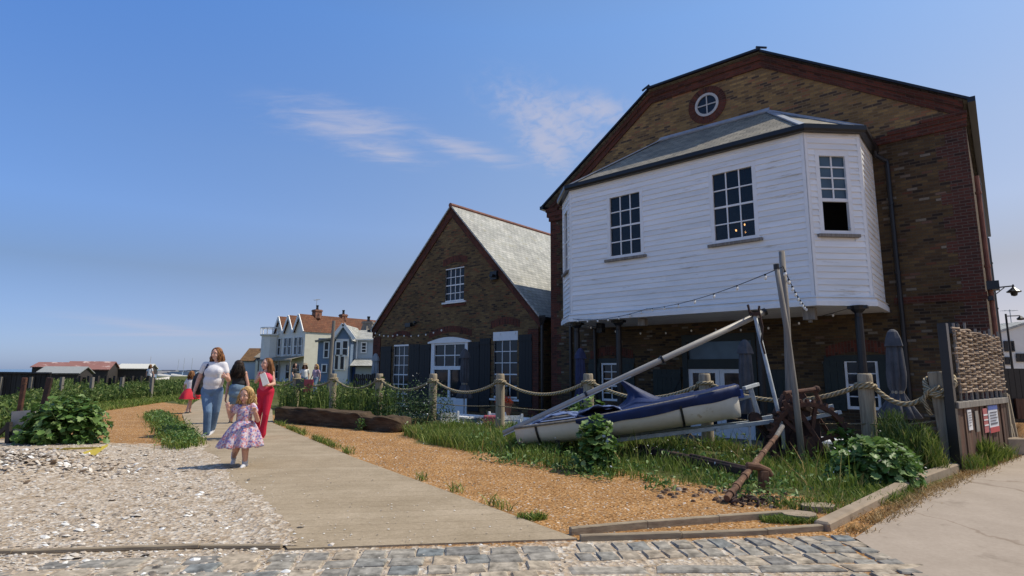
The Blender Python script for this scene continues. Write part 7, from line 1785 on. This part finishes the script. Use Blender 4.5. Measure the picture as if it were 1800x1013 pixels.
parasol(-10.55, -1.0, 1.96, 'closed grey parasol in front of the garden door', 'parasol', .4)
parasol(-17.3, .2, 1.95, 'closed pale parasol by the left corner of the gabled house', 'parasol_pale', .3)
def table(px, py, Y, rz, label, z0=FLOOR):
    p = at(px, py, Y); t = thing('garden_table', label, 'table', (p.x, Y, z0), rz, 'white garden tables on the patio')
    q = MB()
    for k in range(5): q.box((-.85, -.37+k*.15, .70), (.85, -.235+k*.15, .745))
    q.build('tabletop', M['white'], t, bevel=.004)
    for s_ in (-1, 1):
        q = MB()
        for k in range(2): q.box((-.85, s_*.72-.14+k*.145, .41), (.85, s_*.72-.005+k*.145, .45))
        q.build('bench', M['white'], t)
    for s_ in (-.62, .62):
        q = MB(); q.bar((s_, -.7, 0), (s_, -.25, .70), .06, .09, up=(1, 0, 0)); q.bar((s_, .7, 0), (s_, .25, .70), .06, .09, up=(1, 0, 0)); q.box((s_-.04, -.86, .33), (s_+.04, .86, .41)); q.build('trestle', M['white'], t)
    return t
table(800, 722, 15.2, -YAW, 'white slatted garden table in front of the garden door', FLOOR+.02)
table(925, 720, 14.2, -YAW, 'white slatted garden table below the right window of the gabled house', FLOOR)
table(1512, 755, 9.9, -YAW, 'white garden table seen between the winch and the thick rope post', FLOOR)
def chair(px, py, Y, rz, label, cushion=None):
    p = at(px, py, Y); t = thing('garden_chair', label, 'chair', (p.x, Y, FLOOR), rz, 'white garden chairs on the patio')
    q = MB()
    for k in range(4): q.box((-.24, -.22+k*.115, .42), (.24, -.115+k*.115, .45))
    q.build('seat', M['white'], t)
    q = MB(); 
    for k in range(3): q.box((-.25, .22+k*.01, .52+k*.13), (.25, .245+k*.01, .62+k*.13))
    q.build('backrest', M['white'], t)
    for sx_ in (-.22, .22):
        for sy_ in (-.2, .23): q = MB(); q.box((sx_-.025, sy_-.025, 0), (sx_+.025, sy_+.025, .92 if sy_ > 0 else .64)); q.build('leg', M['white'], t)
        q = MB(); q.box((sx_-.035, -.24, .64), (sx_+.035, .25, .67)); q.build('armrest', M['white'], t)
    return p
for px, py, Y, rz, lab in ((795, 735, 14.0, .4, 'white slatted garden chair nearest the dark flowering bush'), (865, 730, 13.9, -.5, 'white garden chair just left of the rope post by the right window'), (985, 728, 13.2, 2.8, 'white garden chair right of the table, near the downpipe'), (905, 735, 13.2, .2, 'white garden chair in front of the table under the right window')):
    chair(px, py, Y, rz, lab)
for px, Y, lab in ((865, 13.93, 'faded red cushion on the chair left of the rope post'), (985, 13.15, 'dark red cushion on the chair near the downpipe')):
    p = at(px, 700, Y); q = MB(); q.box((-.21, -.07, 0), (.21, .07, .38)); o = q.build('cushion', M['cushion'], bevel=.05, seg=3); o.location = (p.x, Y, FLOOR+.47); tag(o, lab, 'cushion')
p = at(888, 712, 15.2); t = thing('flower_pot', 'terracotta pot with orange flowers below the right window of the gabled house', 'flower pot', (p.x, 15.2, FLOOR+.75))
q = MB(); q.lathe([(.13, 0), (.2, .3), (.22, .3), (.22, .36), (.18, .36)], 14); q.build('pot', M['terra'], t); leaves('flowers', dome(160, (0, 0, .34), (.24, .24, .16), 8), .08, M['orange'], .8, OVAL, t)
p = W(-12.0, 2.5, 0); t = thing('hanging_basket', 'round wicker basket hanging on the sill of the right window', 'basket', p+Vector((0, 0, .42)), 0)
q = MB(); q.lathe([(.08, -.2), (.2, -.1), (.23, .05), (.22, .12)], 14); q.build('basket', M['post'], t); q = MB(); q.tube([(-.2, 0, .1), (0, 0, .5), (.2, 0, .1)], .012, 6); q.build('handle', M['rope'], t)
pt = thing('planter_box', 'low grey wooden planter beside the square end post behind the fennel', 'planter', W(1.9, -3.3, FLOOR), -YAW)
q = MB(); q.box((-.4, -.25, 0), (.45, .25, .78)); q.build('box', M['greywood'], pt, bevel=.01); leaves('foliage', dome(220, (0, 0, .78), (.4, .25, .3), 8), .09, M['leaf_dark'], .6, OVAL, pt)
def lights(name_label, pts, sag, nb, skip0=.0, r=.027):
    t = thing('string_lights', name_label, 'string lights', pts[0]); o = Vector(pts[0]); path = []
    for a, b2 in zip(pts, pts[1:]): path += catenary(Vector(a)-o, Vector(b2)-o, sag, 16)[:-1]
    path.append(Vector(pts[-1])-o); q = MB(); q.tube(path, .007, 5); q.build('cable', M['cable'], t)
    for k in range(nb):
        u = skip0+(k+.5)/nb*(1-skip0); i = u*(len(path)-1); p = path[int(i)].lerp(path[min(int(i)+1, len(path)-1)], i-int(i))
        q = MB(); q.ball(p-Vector((0, 0, .055)), (r, r, r*1.35), 8, 6); q.build('bulb', M['fairy'], t)
        q = MB(); q.tube([p-Vector((0, 0, .03)), p+Vector((0, 0, .005))], .016, 6); q.build('socket', M['cable'], t)
lights('string of small bulbs looped along the wall of the gabled brick house', [W(-20.9, 2.3, 3.35), W(-18.6, 2.3, 3.0), W(-15.2, 2.3, 3.15)], .16, 13, r=.035)
lights('string of bulbs running from the tall pole down to the far end of the bay', [at(1374, 470, 8.35), W(-4.2, -.16, 3.0), W(-6.7, -.16, 2.86)], .12, 14)
lights('string of bulbs hanging from the tall wooden pole to the underside of the bay', [at(1376, 468, 8.33), W(-.2, .05, 2.76)], .10, 9)
lights('string of bulbs under the bay in front of the brick wall', [W(-6.8, .3, 2.76), W(-3.6, 2.3, 2.62), W(.6, .6, 2.76)], .2, 10)
# ------------------------------------------------------------------ camera, sun, sky
cd = bpy.data.cameras.new('camera'); co_ = bpy.data.objects.new('camera', cd); col.objects.link(co_)
cd.sensor_width = 36; cd.sensor_fit = 'HORIZONTAL'; cd.lens = 36*FPX/1800; cd.clip_start = .1; cd.clip_end = 20000
mw = Matrix((RT, UP, -FW)).transposed().to_4x4(); mw.translation = CAM; co_.matrix_world = mw
sc.camera = co_
SEL = R(54); SAZ = (.99, .12)
sd = Vector((SAZ[0]*math.cos(SEL), SAZ[1]*math.cos(SEL), math.sin(SEL)))
sl = bpy.data.lights.new('sun', 'SUN'); sl.energy = 4.2; sl.angle = R(.53); sl.color = (1, .925, .775)
so = bpy.data.objects.new('sun', sl); col.objects.link(so); so.rotation_euler = sd.to_track_quat('Z', 'Y').to_euler(); so.location = (20, 5, 30)
wd = bpy.data.worlds.new('World'); sc.world = wd; wd.use_nodes = True; nt = wd.node_tree
bgn = nt.nodes['Background']
sky = nd(nt, 'ShaderNodeTexSky', sky_type='NISHITA'); sky.sun_disc = False; sky.sun_elevation = SEL; sky.sun_rotation = math.atan2(SAZ[0], SAZ[1])
sky.altitude = 0; sky.air_density = 1.0; sky.dust_density = .6; sky.ozone_density = 1.6
tc = nd(nt, 'ShaderNodeTexCoord'); dv = tc.outputs['Generated']
sx = nd(nt, 'ShaderNodeSeparateXYZ'); nt.links.new(dv, sx.inputs[0])
zc = math_(nt, 'MAXIMUM', sx.outputs[2], .02)
pl_ = nd(nt, 'ShaderNodeCombineXYZ'); nt.links.new(math_(nt, 'DIVIDE', sx.outputs[0], zc), pl_.inputs[0]); nt.links.new(math_(nt, 'DIVIDE', sx.outputs[1], zc), pl_.inputs[1])
def cloud(centers, nscale, stretch, rot, lo, hi, amt):
    tot = None
    for (pa, pb, ey) in centers:
        da, db = ray(*pa), ray(*pb); qa, qb = Vector((da.x/da.z, da.y/da.z, 0)), Vector((db.x/db.z, db.y/db.z, 0)); c0 = (qa+qb)/2; ex = (qb-qa).length/2*1.15; erot = math.atan2(qb.y-qa.y, qb.x-qa.x)
        mp = nd(nt, 'ShaderNodeMapping', vector_type='TEXTURE'); mp.inputs['Location'].default_value = c0; mp.inputs['Rotation'].default_value = (0, 0, erot); mp.inputs['Scale'].default_value = (ex, ey, 1)
        nt.links.new(pl_.outputs[0], mp.inputs[0])
        ln_ = nd(nt, 'ShaderNodeVectorMath', operation='LENGTH'); nt.links.new(mp.outputs[0], ln_.inputs[0])
        mr = nd(nt, 'ShaderNodeMapRange', interpolation_type='SMOOTHSTEP'); mr.inputs[1].default_value = 1; mr.inputs[2].default_value = 0; mr.inputs[3].default_value = 0; mr.inputs[4].default_value = 1
        nt.links.new(ln_.outputs[1], mr.inputs[0]); tot = mr.outputs[0] if tot is None else math_(nt, 'MAXIMUM', tot, mr.outputs[0])
    mp = nd(nt, 'ShaderNodeMapping'); mp.inputs['Rotation'].default_value = (0, 0, rot); mp.inputs['Scale'].default_value = (*stretch, 1); nt.links.new(pl_.outputs[0], mp.inputs[0])
    n = nd(nt, 'ShaderNodeTexNoise'); n.inputs['Scale'].default_value = nscale; n.inputs['Detail'].default_value = 8; n.inputs['Roughness'].default_value = .62; n.inputs['Distortion'].default_value = .5; nt.links.new(mp.outputs[0], n.inputs['Vector'])
    mr = nd(nt, 'ShaderNodeMapRange', interpolation_type='SMOOTHSTEP'); mr.inputs[1].default_value = lo; mr.inputs[2].default_value = hi
    nt.links.new(math_(nt, 'ADD', n.outputs['Fac'], math_(nt, 'MULTIPLY', math_(nt, 'SUBTRACT', tot, 1.0), .35)), mr.inputs[0])
    return math_(nt, 'MULTIPLY', math_(nt, 'MULTIPLY', mr.outputs[0], tot), amt)
cA = cloud([((375, 168), (800, 262), .40), ((520, 230), (800, 300), .26), ((640, 205), (960, 310), .20)], 7, (.55, 1.5), R(28), .14, .72, .78)
cB = cloud([((830, 105), (1070, 290), .30), ((900, 130), (1000, 330), .22), ((960, 150), (1120, 230), .2)], 17, (1, .7), R(20), .10, .58, .72)
cC = cloud([((0, 530), (420, 600), 1.6), ((0, 590), (600, 585), 2.2)], .6, (.5, 1), 0, .05, .6, .4)
ct = math_(nt, 'ADD', math_(nt, 'ADD', cA, cB), cC, True)
ze = ramp(nt, [(0, (.70, .90, 1.62)), (.06, (.72, .84, 1.32)), (.155, (.80, .86, 1.08)), (.24, (1.0, 1.19, 1.56)), (.34, (1.05, 1.33, 1.75)), (.545, (.96, 1.53, 2.25)), (1, (1.0, 1.3, 1.5))]); nt.links.new(sx.outputs[2], ze.inputs[0])
xr = nd(nt, 'ShaderNodeMapRange'); xr.inputs[1].default_value = -1; xr.inputs[2].default_value = 1; nt.links.new(sx.outputs[0], xr.inputs[0])
xe = ramp(nt, [(.15, (.92, .96, 1.0)), (.5, (1.36, 1.07, .87)), (.85, (1.42, 1.0, .72))]); nt.links.new(xr.outputs[0], xe.inputs[0])
skyc = mixc(nt, sky.outputs[0], ze.outputs[0], 1.0, 'MULTIPLY'); skyc = mixc(nt, skyc, xe.outputs[0], 1.0, 'MULTIPLY')
skyc = mixc(nt, skyc, (5.2, 5.3, 6.6), ct)
nt.links.new(skyc, bgn.inputs['Color']); bgn.inputs['Strength'].default_value = .1
sc.view_settings.view_transform = 'Standard'; sc.view_settings.look = 'None'; sc.view_settings.exposure = 0; sc.view_settings.gamma = 1
sc.render.engine = 'CYCLES'; sc.cycles.use_denoising = True; sc.cycles.max_bounces = 6; sc.cycles.transparent_max_bounces = 12
sc.cycles.use_adaptive_sampling = True
